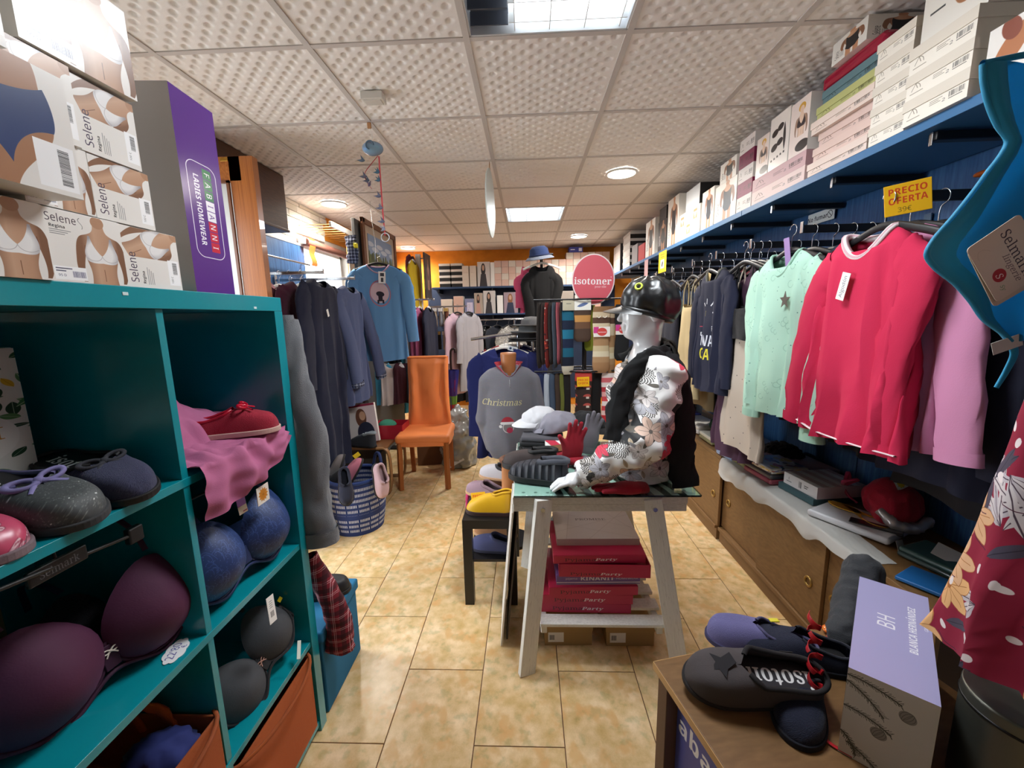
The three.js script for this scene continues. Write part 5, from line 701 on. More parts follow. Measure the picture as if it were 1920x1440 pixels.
{
  const six = (front, side, top = side) => [side, front, top, side, side, side];   // front faces the aisle (-x)
  const g1 = 'white lidded boxes on the wall shelf', put = (name, label, z0, z1, y0, y1, front, side, o = {}) => { const d = Math.abs(z1 - z0), w = o.w ?? 0.26, x = SHX + w / 2 + (o.dx ?? 0.005); return carton(name, label, [w, y1 - y0 - 0.0005, d - 0.002], o.all ?? six(front, side), [x, y0, (z0 + z1) / 2], 0, o); };
  const cream = M('#ddd3c4', 0.55), lf = faceL('#efe7da'), S = SHY + 0.0005;
  // stack with protruding boxes nearest the entrance
  put('product_carton', 'carton printed with a tan close-up photo beside the turquoise swimsuit', -1.235, -1.09, S, 2.11, print(canvas(128, 128, (g) => { g.fillStyle = '#efe9e2'; g.fillRect(0, 0, 128, 128); g.fillStyle = '#b9774f'; g.beginPath(); g.ellipse(50, 60, 24, 50, 0.6, 0, 7); g.fill(); g.fillStyle = '#8a4a38'; g.beginPath(); g.ellipse(46, 20, 18, 26, -0.5, 0, 7); g.fill(); }), 0.35), cardWhite);
  const tier = (n, z0, z1, hs, dx, txts) => { let y = S; hs.forEach((h, i) => { put('lidded_box', txts[i], z0, z1, y, y + h, lf, cream, { group: g1, dx, lid: { h: h * 0.42, mat: cream } }); y += h; }); };
  tier(0, -1.45, -1.25, [0.074, 0.07, 0.076], -0.015, ['cream lidded box, bottom of the stack jutting over the shelf edge', 'cream lidded box, middle of the stack jutting over the shelf edge', 'cream lidded box, top of the stack jutting over the shelf edge']);
  put('product_carton', 'large white carton with a brown oval photo on the jutting stack', -1.44, -1.25, S + 0.221, 2.36, print(canvas(128, 128, (g) => { g.fillStyle = '#e6e0d6'; g.fillRect(0, 0, 128, 128); g.fillStyle = '#a8704a'; g.beginPath(); g.ellipse(96, 50, 30, 46, 0.4, 0, 7); g.fill(); g.fillStyle = '#444'; g.fillRect(16, 70, 30, 4); }), 0.4), cream);
  tier(1, -1.6, -1.455, [0.06, 0.062, 0.066, 0.07, 0.064], 0.0, ['bottom', 'second', 'third', 'fourth', 'topmost'].map((n) => 'cream lidded box, ' + n + ' of the five-high stack on the wall shelf'));
  // pink, green and red stack
  let y = S; [['#e3cfc4', 'pale peach', 0.05], ['#dfc3b8', 'peach', 0.056], ['#dcc0b6', 'rosy', 0.056], ['#e6d2c6', 'cream pink', 0.05], ['#b7b878', 'olive-edged', 0.052], ['#5e7d84', 'teal', 0.056]].forEach(([c, n, h], i) => { put('lingerie_box', n + ' flat lingerie box in the colourful stack on the wall shelf', -1.915 + 0.012 * (i % 3), -1.6 + 0.006 * (i % 2), y, y + h, faceL(c), M(c, 0.5), { dx: 0.01 * (i % 3), lid: { h: h * 0.5, mat: M(c, 0.45) } }); y += h; });
  const bag = (label, c, z, yy, w, h, d) => { const g = rbox(w, h, d, 0.02, 4), p = g.attributes.position; for (let i = 0; i < p.count; i++) { const k = 0.006 * n3(p.getX(i) * 30, p.getY(i) * 30, p.getZ(i) * 30); p.setY(i, p.getY(i) + k); p.setX(i, p.getX(i) + k); } g.computeVertexNormals(); return solo('garment_bag', label, 'bag', g, M(c, 0.25), [SHX + 0.15, yy + h / 2, z]); };
  bag('shiny dark red garment pack under the bodysuit carton', '#9c1236', -1.75, y + 0.003, 0.26, 0.055, 0.3); y += 0.058;
  put('bodysuit_carton', 'white bodysuit carton standing on top of the colourful stack', -1.83, -1.66, y + 0.001, 2.425, bodyWhite, cardWhite, { w: 0.2, all: [cardWhite, bodyWhite, cardWhite, cardWhite, bodyWhite, cardWhite] });
  // flat pink boxes with two bra packs on top
  y = S; ['pale pink flat box at shelf level below the bra packs', 'mauve flat box just below the bra packs'].forEach((l, i) => { put('lingerie_box', l, -2.36, -1.935, y, y + 0.062, faceL(['#e6cdc8', '#cfa9ad'][i]), M(['#e0c4c0', '#c9a2a8'][i], 0.45), {}); y += 0.062; });
  put('bra_pack', 'upright pack printed with black stick-on bras', -2.225, -2.07, y, y + 0.235, braPack, cardWhite, { w: 0.05 }); put('bra_pack', 'upright pack printed with a blonde woman in a black bra', -2.065, -1.935, y, y + 0.225, girlPack, cardWhite, { w: 0.05 }); put('bra_pack', 'upright pack half hidden behind the stick-on bra pack', -2.34, -2.23, y, y + 0.19, girlPack, cardWhite, { w: 0.05 });
  // white and plum boxes
  y = S; ['#e4dcd8', '#8a2350', '#e9e2de', '#7d2048', '#e4dcd8'].forEach((c, i) => { put('lingerie_box', ['white flat box, lowest', 'plum flat box, second', 'white flat box, third', 'plum flat box, fourth', 'grey white flat box, topmost'][i] + ' beside the bra packs on the wall shelf', -2.52, -2.365, y, y + 0.075, faceL(c), M(c, 0.45), {}); y += 0.0752; });
  const T = [['bodysuit_carton', 'white carton with black leggings print near the shelf middle', -2.8, -2.53, 0.215, bodyWhite, cardWhite, 0.2], ['bodysuit_carton', 'pale carton with black high-waist girdle print', -3.0, -2.82, 0.24, bodyWhite, cardWhite, 0.16], ['bodysuit_carton', 'white carton with many small brief pictures', -3.42, -3.03, 0.19, print(canvas(256, 128, (g) => { g.fillStyle = '#ece6da'; g.fillRect(0, 0, 256, 128); for (const [x, yy] of [[40, 40], [120, 90], [200, 36]]) { g.fillStyle = '#b9875e'; g.fillRect(x - 22, yy - 24, 44, 44); g.fillStyle = '#efe9e4'; g.beginPath(); g.moveTo(x - 20, yy - 12); g.lineTo(x + 20, yy - 12); g.lineTo(x, yy + 18); g.fill(); } }), 0.4), cardWhite, 0.26], ['bodysuit_carton', 'tall narrow carton with two black bodysuit figures', -3.7, -3.45, 0.37, bodyWhite, cardWhite, 0.12], ['bodysuit_carton', 'black carton with pale lettering far along the shelf', -3.95, -3.72, 0.25, bodyDark, black, 0.2], ['bodysuit_carton', 'carton with a full-length black bodysuit figure far along the shelf', -4.35, -4.05, 0.33, bodyWhite, cardWhite, 0.12], ['lingerie_box', 'red carton far along the shelf beside the bodysuit figure', -4.62, -4.38, 0.16, M('#b3222c', 0.5), M('#b3222c', 0.5), 0.25], ['lingerie_box', 'grey rounded carton far along the shelf', -4.9, -4.66, 0.2, M('#8d8a8c', 0.5), M('#8d8a8c', 0.5), 0.22]];
  for (const [n, l, z0, z1, h, f, s, w] of T) put(n, l, z0, z1, S, S + h, f, s, { w });
  put('lingerie_box', 'black and silver carton on the small brief pictures carton', -3.3, -3.05, S + 0.191, S + 0.33, M('#c9cdd0', 0.4), black, { w: 0.22 }); put('lingerie_box', 'white carton on the leggings print carton', -2.75, -2.55, S + 0.216, S + 0.33, bodyWhite, cardWhite, { w: 0.18 }); put('lingerie_box', 'black carton on the dark lettered carton far along the shelf', -3.93, -3.74, S + 0.251, S + 0.36, M('#2a2a2e', 0.4), black, { w: 0.2 });
  for (let k = 0; k < 5; k++) put('stacked_shoe_box', ['lowest', 'second', 'third', 'fourth', 'top'][k] + ' black and white box of the far corner stack', -5.35, -5.0, S + k * 0.078, S + k * 0.078 + 0.077, M('#d8d4d0', 0.5), black, { w: 0.28, lid: { h: 0.03, mat: M('#cfcac6', 0.5) } });
  for (let k = 0; k < 4; k++) put('stacked_shoe_box', ['lowest', 'second', 'third', 'top'][k] + ' grey box of the stack in the very corner', -5.9, -5.5, S + k * 0.085, S + k * 0.085 + 0.084, M('#bdb4b0', 0.5), M('#3a3638', 0.5), { w: 0.28 });
  // shelf-edge signs
  solo('shelf_sign', 'yellow hanging sign with a small product picture on the shelf edge', 'sign', rbox(0.002, 0.175, 0.2, 0.001, 1), print(canvas(128, 160, (g) => { g.fillStyle = '#f0c419'; g.fillRect(0, 0, 128, 160); g.fillStyle = '#7d6a1c'; g.fillRect(30, 22, 70, 5); g.fillRect(36, 40, 58, 5); g.fillStyle = '#efeae0'; g.fillRect(34, 62, 60, 66); g.fillStyle = '#444'; g.beginPath(); g.ellipse(64, 96, 10, 22, 0.3, 0, 7); g.fill(); }), 0.5), [1.16, 1.845, -3.66], [0, 0, 0]);
  solo('shelf_sign', 'pink picture strip hanging from the far shelf edge', 'sign', rbox(0.002, 0.2, 0.12, 0.001, 1), M('#c9a0a0', 0.5), [1.19, 1.84, -4.25]);
  solo('no_smoking_sign', 'white no smoking sign on the blue wall panel', 'sign', rbox(0.003, 0.06, 0.2, 0.001, 1), print(canvas(256, 80, (g) => { g.fillStyle = '#e9ece9'; g.fillRect(0, 0, 256, 80); txt(g, 'No fumar', 96, 42, 42, { bold: 1, c: '#26303a' }); g.strokeStyle = '#555'; g.lineWidth = 5; g.beginPath(); g.arc(216, 40, 22, 0, 7); g.moveTo(200, 24); g.lineTo(232, 56); g.stroke(); }), 0.4), [1.568, 1.9, -2.35]);
  solo('orange_hook', 'small orange knob on the blue wall under the shelf', 'hook', at(new THREE.SphereGeometry(0.02, 14, 10), 0, 0, 0).scale(0.6, 0.5, 1.6), M('#c9601c', 0.4), [1.56, 1.86, -1.55]);
}
// ------------------------------------------------------------------ rail arms on the wall and the clothes hanging from them
const ARMZ = [-1.297, -1.744, -2.12, -2.49, -2.834, -3.22, -3.6, -3.98];
const ARMN = ['first', 'second', 'third', 'fourth', 'fifth', 'sixth', 'seventh', 'eighth'];
const AY = 1.73;
for (let k = 0; k < ARMZ.length; k++) {
  const t = thing('arm_rail', 'black rail arm on the blue wall, ' + ARMN[k] + ' counted from the entrance', 'rail', [1.585, AY, ARMZ[k]], 0, 'rail arms on the blue wall');
  part('bar', rbox(0.485, 0.03, 0.014, 0.003, 1), blackPlastic, t, [-0.245, 0, 0]); part('end_stop', rbox(0.006, 0.045, 0.018, 0.002, 1), chrome, t, [-0.49, 0.006, 0]); part('wall_plate', rbox(0.006, 0.09, 0.03, 0.002, 1), M('#4c6a86', 0.4), t, [-0.012, 0, 0]);
}
const HG = AY + 0.015 - 0.094;   // hanger origin so that its hook rides on the arm
const faceAisle = -Math.PI / 2;  // front towards -x
function onArm(k, x) { return [x, HG, ARMZ[k]]; }
const rh = rng(77);
function hang(k, x, o = {}) { return hanger((o.hl ?? 'black plastic hanger') + ' on the ' + ARMN[k] + ' rail arm of the blue wall', o.hm ?? blackPlastic, [x, HG, ARMZ[k]], faceAisle, 'hangers on the ' + ARMN[k] + ' rail arm', { hook: o.hook }); }
function place(t, k, x) { t.position.set(x, HG - 0.008, ARMZ[k]); t.rotation.y = faceAisle; }
{
  const red = cloth('#c81f4a'), pale = cloth('#d9c4c6'), lilac = cloth('#d08aae'), navy = cloth('#181a2e'), greyM = cloth('#8f9290');
  const stripeTrim = print(canvas(8, 64, (g) => { for (let i = 0; i < 8; i++) { g.fillStyle = i % 2 ? '#c9a0a8' : '#efe6e6'; g.fillRect(0, i * 8, 8, 8); } }), 0.8);
  const L = garment('pyjama_shirt', 'crimson long-sleeved pyjama top with striped neckline on the first rail arm', 'top', { w: 0.31, hem: 0.44, len: 0.66, neck: 0.18, drop: 0.075, thick: 0.07, sleeve: 0.6, spread: [0.12, -0.02], sw: 0.075, cuffW: 0.05, folds: 4, amp: 0.024, seed: 3, bandMat: stripeTrim, bandR: 0.011, cuffMat: red }, red, [1.05, HG - 0.008, ARMZ[0] - 0.045], faceAisle);
  part('hem_stripe', tubeGeo([[-0.21, -0.64, 0.03], [-0.1, -0.65, 0.045], [0, -0.65, 0.045], [0.1, -0.645, 0.045], [0.21, -0.64, 0.03]], () => 0.0025, () => 0.006, 6, 20, 0, 0), M('#e9d6da', 0.8), L);
  part('hang_tag', rbox(0.035, 0.085, 0.002, 0.001, 1), print(canvas(64, 160, (g) => { g.fillStyle = '#f2f0ea'; g.fillRect(0, 0, 64, 160); txt(g, 'Algodón', 32, 80, 34, { rot: -1.57, c: '#445' }); }), 0.6), L, [-0.02, -0.16, 0.052], [0, 0, -0.25]);
  hang(0, 1.05);
  garment('pyjama_shirt', 'baby pink long-sleeved pyjama top behind the crimson one', 'top', { w: 0.36, hem: 0.42, len: 0.64, sleeve: 0.58, spread: [0.0, 0.09], sw: 0.075, cuffW: 0.055, seed: 5, cuffMat: lilac }, lilac, [1.12, HG - 0.006, ARMZ[0] - 0.03], faceAisle);
  garment('pyjama_shirt', 'navy long-sleeved top behind the baby pink one', 'top', { w: 0.4, hem: 0.48, len: 0.75, sleeve: 0.62, spread: 0.07, sw: 0.08, seed: 6 }, navy, [1.2, HG - 0.006, ARMZ[0] + 0.0], faceAisle);
  garment('pyjama_shirt', 'mid grey long-sleeved top deep on the first rail arm', 'top', { w: 0.4, hem: 0.48, len: 0.72, sleeve: 0.5, spread: 0.12, sw: 0.08, seed: 8 }, greyM, [1.29, HG - 0.006, ARMZ[0] + 0.04], faceAisle);
  garment('pyjama_shirt', 'black long-sleeved top nearest the wall on the first rail arm', 'top', { w: 0.4, hem: 0.5, len: 0.85, sleeve: 0.6, spread: 0.12, sw: 0.08, seed: 9 }, black, [1.4, HG - 0.006, ARMZ[0] + 0.1], faceAisle);
  for (const x of [1.12, 1.2, 1.29, 1.4]) hang(0, x);
  for (const [x, c] of [[1.34, '#1d1b20'], [1.46, '#222026']]) slip('nightdress', 'black lace nightdress deep on the first rail arm', { len: 0.7, seed: x }, cloth(c), [x, HG, ARMZ[0]], faceAisle, 'dark slips on the first rail arm');
  const mintT = canvas(256, 256, (g) => { g.fillStyle = '#b4dcc8'; g.fillRect(0, 0, 256, 256); const r = rng(12); g.strokeStyle = '#93bfac'; g.lineWidth = 2; for (let i = 0; i < 14; i++) { g.beginPath(); g.arc(r() * 256, r() * 256, 8 + r() * 8, 0, 5); g.stroke(); } g.fillStyle = '#4f7c74'; for (let i = 0; i < 16; i++) g.fillRect(r() * 256, r() * 256, 3, 4); }, { repeat: [4, 4] }), mint = print(mintT, 0.9);
  const mt = garment('pyjama_shirt', 'mint green pyjama top with a silver star on the second rail arm', 'top', { w: 0.37, hem: 0.44, len: 0.66, neck: 0.18, drop: 0.09, thick: 0.07, sleeve: 0.66, spread: [-0.02, 0.07], sw: 0.075, cuffW: 0.055, folds: 4, amp: 0.016, seed: 12, bandMat: cloth('#a8d2be'), cuffMat: cloth('#a8d2be') }, mint, [1.06, HG - 0.008, ARMZ[1] - 0.02], faceAisle);
  { const s = new THREE.Shape(); for (let i = 0; i < 10; i++) { const a = i / 10 * 6.283 + 1.57, r = i % 2 ? 0.014 : 0.034; (i ? s.lineTo.bind(s) : s.moveTo.bind(s))(Math.cos(a) * r, Math.sin(a) * r); } part('star_patch', new THREE.ExtrudeGeometry(s, { depth: 0.002, bevelEnabled: false }), M('#8a857c', 0.35, { key: 'star', metalness: 0.6 }), mt, [0.085, -0.19, 0.046]); }
  hang(1, 1.06);
  solo('size_ribbon', 'lilac size tape hanging inside the mint pyjama neck', 'tag', rbox(0.003, 0.14, 0.035, 0.001, 1), M('#a98ac2', 0.5), [1.055, 1.63, ARMZ[1] - 0.01], [0.0, 0, 0.15]);
  garment('pyjama_shirt', 'navy long-sleeved top just behind the mint one', 'top', { w: 0.4, hem: 0.46, len: 0.7, sleeve: 0.58, spread: [0.0, 0.08], sw: 0.075, seed: 14 }, navy, [1.14, HG - 0.006, ARMZ[1] + 0.06], faceAisle);
  [['#1b1a20', 'black', 1.22], ['#2a2830', 'charcoal', 1.29], ['#121214', 'jet black', 1.36], ['#3a2436', 'plum', 1.43]].forEach(([c, n, x]) => { garment('pyjama_shirt', n + ' top deep on the second rail arm', 'top', { w: 0.4, hem: 0.46, len: 0.72 + 0.05 * rh(), sleeve: 0.5, spread: 0.06, seed: x * 9 }, cloth(c), [x, HG - 0.006, ARMZ[1]], faceAisle); hang(1, x); }); hang(1, 1.14);
  // third arm: plum dress, cream slip, black camisole, navy
  garment('night_robe', 'long plum jersey nightdress with tag on the third rail arm', 'nightdress', { w: 0.3, hem: 0.38, len: 1.02, sleeve: 0, folds: 5, amp: 0.02, seed: 21, neck: 0.2, drop: 0.16 }, cloth('#4f3247'), [1.14, HG - 0.008, ARMZ[2] - 0.14], faceAisle);
  solo('swing_tag', 'white swing tag with a red dot on the plum nightdress', 'tag', rbox(0.002, 0.075, 0.07, 0.001, 1), print(canvas(64, 64, (g) => { g.fillStyle = '#f2f0ee'; g.fillRect(0, 0, 64, 64); g.fillStyle = '#8ab4d8'; g.fillRect(40, 20, 24, 30); g.fillStyle = '#b8283c'; g.beginPath(); g.arc(40, 34, 9, 0, 7); g.fill(); g.fillStyle = '#999'; g.fillRect(8, 24, 20, 3); g.fillRect(8, 32, 16, 3); }), 0.5), [1.095, 1.28, ARMZ[2] - 0.13], [0.15, 0, 0]);
  slip('nightdress', 'cream dotted slip nightdress on the third rail arm', { len: 0.75, w: 0.3, seed: 4, strap: 0.2 }, print(canvas(128, 128, (g) => { g.fillStyle = '#cfc0b0'; g.fillRect(0, 0, 128, 128); g.fillStyle = '#4a4440'; for (const [x, y] of [[20, 30], [80, 70], [40, 110], [110, 20]]) g.fillRect(x, y, 4, 4); }, { repeat: [6, 6] }), 0.8), [1.1, HG, ARMZ[2] + 0.02], faceAisle);
  slip('camisole', 'short black lace camisole in front of the cream slip', { len: 0.18, w: 0.24, seed: 7, strap: 0.2, category: 'camisole' }, cloth('#141318', 'fleece'), [1.07, HG, ARMZ[2] + 0.02], faceAisle);
  garment('pyjama_shirt', 'navy sleeveless top on the third rail arm behind the cream slip', 'top', { w: 0.36, hem: 0.42, len: 0.6, sleeve: 0.2, spread: 0.04, seed: 17 }, cloth('#20223c'), [1.18, HG - 0.006, ARMZ[2] + 0.05], faceAisle);
  [['#19181c', 1.25], ['#232026', 1.32], ['#161518', 1.4]].forEach(([c, x]) => { garment('pyjama_shirt', 'dark top deep on the third rail arm', 'top', { w: 0.38, len: 0.7, sleeve: 0.45, seed: x * 7 }, cloth(c), [x, HG - 0.006, ARMZ[2]], faceAisle, 'dark tops on the third rail arm'); hang(2, x); });
  for (const x of [1.07, 1.1, 1.14, 1.18]) hang(2, x);
  // fourth arm: navy printed top
  const nvT = canvas(512, 640, (g) => { g.fillStyle = '#161a33'; g.fillRect(0, 0, 512, 640); g.strokeStyle = '#dfe2e8'; g.lineWidth = 7; for (const [a, b, c, d] of [[256, 150, 256, 180], [290, 190, 318, 168], [222, 190, 200, 172], [310, 226, 350, 226]]) { g.beginPath(); g.moveTo(a, b); g.lineTo(c, d); g.stroke(); } g.strokeStyle = '#b8b04a'; g.beginPath(); g.moveTo(250, 215); g.lineTo(246, 250); g.stroke(); g.fillStyle = '#a03048'; g.fillRect(150, 300, 26, 5); txt(g, 'F', 330, 312, 40, { bold: 1, c: '#dfe2e8' }); txt(g, 'E', 165, 345, 28, { bold: 1, c: '#dfe2e8' }); txt(g, 'NEVA', 245, 380, 84, { bold: 1, c: '#d5dae6', sx: 0.75 }); txt(g, 'OPA', 235, 455, 84, { bold: 1, c: '#d2c832', sx: 0.85 }); }, { clamp: true });
  nvT.repeat.set(1 / 0.42, 1 / 0.66); nvT.offset.set(0.5 - 0.5 / 0.42, 1);
  garment('pyjama_shirt', 'navy pyjama top with white and yellow lettering on the fourth rail arm', 'top', { w: 0.36, hem: 0.42, len: 0.68, neck: 0.17, drop: 0.09, thick: 0.07, sleeve: 0.58, spread: [0.06, 0.02], sw: 0.07, folds: 4, amp: 0.016, seed: 31, bandMat: cloth('#6a6a62'), sleeveMat: cloth('#161a33') }, print(nvT, 0.9), [1.06, HG - 0.008, ARMZ[3] + 0.09], faceAisle);
  solo('swing_tag', 'cream swing tag inside the navy lettered pyjama neck', 'tag', rbox(0.002, 0.07, 0.045, 0.001, 1), M('#e6c88c', 0.6), [1.05, 1.6, ARMZ[3] + 0.02], [0.3, 0, 0]);
  hang(3, 1.06);
  [['#1a1a22', 1.13], ['#6d1a2a', 1.2], ['#1c1a20', 1.27], ['#24222a', 1.34], ['#17161a', 1.42]].forEach(([c, x]) => { garment('pyjama_shirt', c === '#6d1a2a' ? 'dark red top glimpsed on the fourth rail arm' : 'dark top deep on the fourth rail arm', 'top', { w: 0.38, len: 0.7, sleeve: 0.4, seed: x * 5 }, cloth(c), [x, HG - 0.006, ARMZ[3] + 0.03], faceAisle, c === '#6d1a2a' ? undefined : 'dark tops on the fourth rail arm'); hang(3, x); });
  // fifth to eighth arms: slips and nightdresses
  [['#c9b68c', 'beige', 1.1, 0.62], ['#d8ccae', 'ivory', 1.15, 0.55], ['#8a7a5c', 'khaki', 1.2, 0.7], ['#20222e', 'midnight', 1.27, 0.7], ['#1a1a1e', 'black', 1.35, 0.7], ['#17171c', 'jet', 1.43, 0.7]].forEach(([c, n, x, l]) => { slip('nightdress', n + ' slip nightdress on the fifth rail arm', { len: l, w: 0.28, seed: x * 3, strap: 0.18 }, cloth(c), [x, HG, ARMZ[4]], faceAisle); hang(4, x); });
  [['#1c1e2c', 'midnight blue', 1.1], ['#1a1a1e', 'black', 1.17], ['#26262e', 'graphite', 1.24], ['#7d7f88', 'grey', 1.31]].forEach(([c, n, x]) => { slip('nightdress', n + ' slip nightdress on the sixth rail arm', { len: 0.74, w: 0.28, seed: x * 4, strap: 0.18 }, cloth(c), [x, HG, ARMZ[5]], faceAisle); hang(5, x); });
  slip('nightdress', 'wine red slip nightdress on the seventh rail arm', { len: 0.72, w: 0.3, seed: 2, strap: 0.18, hem: 0.42 }, cloth('#8c1c2c', 'satin'), [1.08, HG, ARMZ[6] + 0.02], faceAisle);
  [['#1a1a1e', 1.16], ['#222024', 1.24], ['#1a181c', 1.33]].forEach(([c, x]) => { slip('nightdress', 'black slip deep on the seventh rail arm', { len: 0.74, seed: x * 6 }, cloth(c), [x, HG, ARMZ[6]], faceAisle, 'dark slips on the seventh rail arm'); hang(6, x); }); hang(6, 1.08);
  [['#2a2a30', 1.1], ['#1a1a1e', 1.18], ['#b9b4b0', 1.26]].forEach(([c, x]) => { slip('nightdress', (c === '#b9b4b0' ? 'pale grey' : c === '#2a2a30' ? 'dark grey' : 'black') + ' slip on the eighth rail arm', { len: 0.74, seed: x * 8 }, cloth(c), [x, HG, ARMZ[7]], faceAisle); hang(7, x); });
  solo('price_sign', 'yellow offer sign marked 39 on the first rail arm of the blue wall', 'sign', rbox(0.1, 0.085, 0.002, 0.001, 1), print(canvas(256, 220, (g) => { g.fillStyle = '#ffc40d'; g.fillRect(0, 0, 256, 220); txt(g, 'PRECIO', 128, 52, 64, { bold: 1, c: '#e0461c', sx: 0.94 }); txt(g, 'OFERTA', 128, 118, 64, { bold: 1, c: '#e0461c', sx: 0.9 }); txt(g, '39€', 110, 184, 46, { c: '#7a5a10' }); }), 0.6), [1.075, 1.718, ARMZ[0] + 0.035], [0, -0.5, 0.12]);
  solo('price_sign', 'small plain orange tag on the seventh rail arm', 'sign', rbox(0.002, 0.07, 0.05, 0.001, 1), M('#f0a014', 0.6), [1.09, 1.62, ARMZ[6] + 0.14], [0.4, 0, 0]);
}
// ------------------------------------------------------------------ low brown counters along the blue wall
const brownLam = new THREE.MeshPhysicalMaterial({ roughness: 0.5, side: THREE.DoubleSide, map: noiseTex(256, (u, v) => { const s = tnoise(u * 0.3, v, 30, 4, 4) * 14; return [124 + s, 90 + s * 0.9, 52 + s * 0.7]; }) });
const CT = 0.545;   // counter top height
{
  const brass = M('#a8874a', 0.35, { key: 'brass', metalness: 0.8 }), dark = M('#3d2416', 0.6);
  const unit = (label, z0, z1, doors, dx) => {
    const t = thing('low_cabinet', label, 'cabinet', [1.38 + dx, 0, (z0 + z1) / 2]), L = Math.abs(z1 - z0);
    part('body', join([at(bx(0.38, 0.012, L), 0.01, 0.08, 0), at(bx(0.38, 0.44, 0.016), 0.01, 0.3, -L / 2 + 0.008), at(bx(0.38, 0.44, 0.016), 0.01, 0.3, L / 2 - 0.008), at(bx(0.01, 0.44, L), 0.195, 0.3, 0)]), dark, t);
    part('plinth', rbox(0.36, 0.075, L, 0.002, 1), brownLam, t, [-0.022, 0.0385, 0]);
    part('track', rbox(0.03, 0.02, L, 0.002, 1), brownLam, t, [-0.2, 0.086, 0]);
    const w = L / doors; for (let k = 0; k < doors; k++) { const d = part('door', rbox(0.016, 0.425, w + 0.03, 0.002, 1), brownLam, t, [-0.18 - (k % 2) * 0.018, 0.31, -L / 2 + (k + 0.5) * w]); part('pull', at(new THREE.TorusGeometry(0.019, 0.005, 8, 20), 0, 0, 0, 0, Math.PI / 2), brass, d, [-0.01, -0.03, (k % 2 ? 1 : -1) * (w / 2 - 0.06)]); }
    return t;
  };
  unit('low brown cabinet with sliding doors nearest the entrance', -2.41, -1.13, 3, 0); unit('low brown cabinet with sliding doors behind the mannequin', -3.9, -2.43, 2, -0.01); unit('low brown cabinet at the far end of the blue wall', -5.3, -3.92, 2, 0);
  for (const [z0, z1, l] of [[-2.415, -1.11, 'brown worktop of the cabinet nearest the entrance'], [-3.91, -2.425, 'brown worktop of the cabinet behind the mannequin'], [-5.31, -3.92, 'brown worktop of the far cabinet']]) solo('worktop', l, 'worktop', rbox(0.42, 0.022, Math.abs(z1 - z0), 0.003, 1), brownLam, [1.375, CT - 0.011, (z0 + z1) / 2]);
  // thin white sheet over the counter edge
  const sheet = grid(60, 24, (u, v) => { const z = lerp(-2.4, -1.33, u), drop = 0.1 * (1 - 0.75 * Math.pow(u, 1.2)) + 0.012 * Math.sin(u * 19) + 0.02 * n3(u * 6, 0, 1), top = 0.2 - 0.1 * u; const s = v * (drop + top); let x, y; if (s < top) { x = 1.155 + (top - s); y = CT + 0.002 + 0.002 * Math.abs(n3(u * 12, v * 9, 4)); } else { const q = s - top; x = 1.156 - 0.012 * Math.sin(Math.min(1, q / 0.05) * 1.57) - 0.006 * n3(u * 10, v * 4, 7) * (q / 0.1); y = CT + 0.001 - q; } return [x, y, z]; });
  solo('white_sheet', 'thin white tissue sheet hanging over the counter edge', 'sheet', sheet, new THREE.MeshPhysicalMaterial({ color: '#d8d6d0', roughness: 0.7, side: THREE.DoubleSide, transmission: 0.3, thickness: 0 }));
}
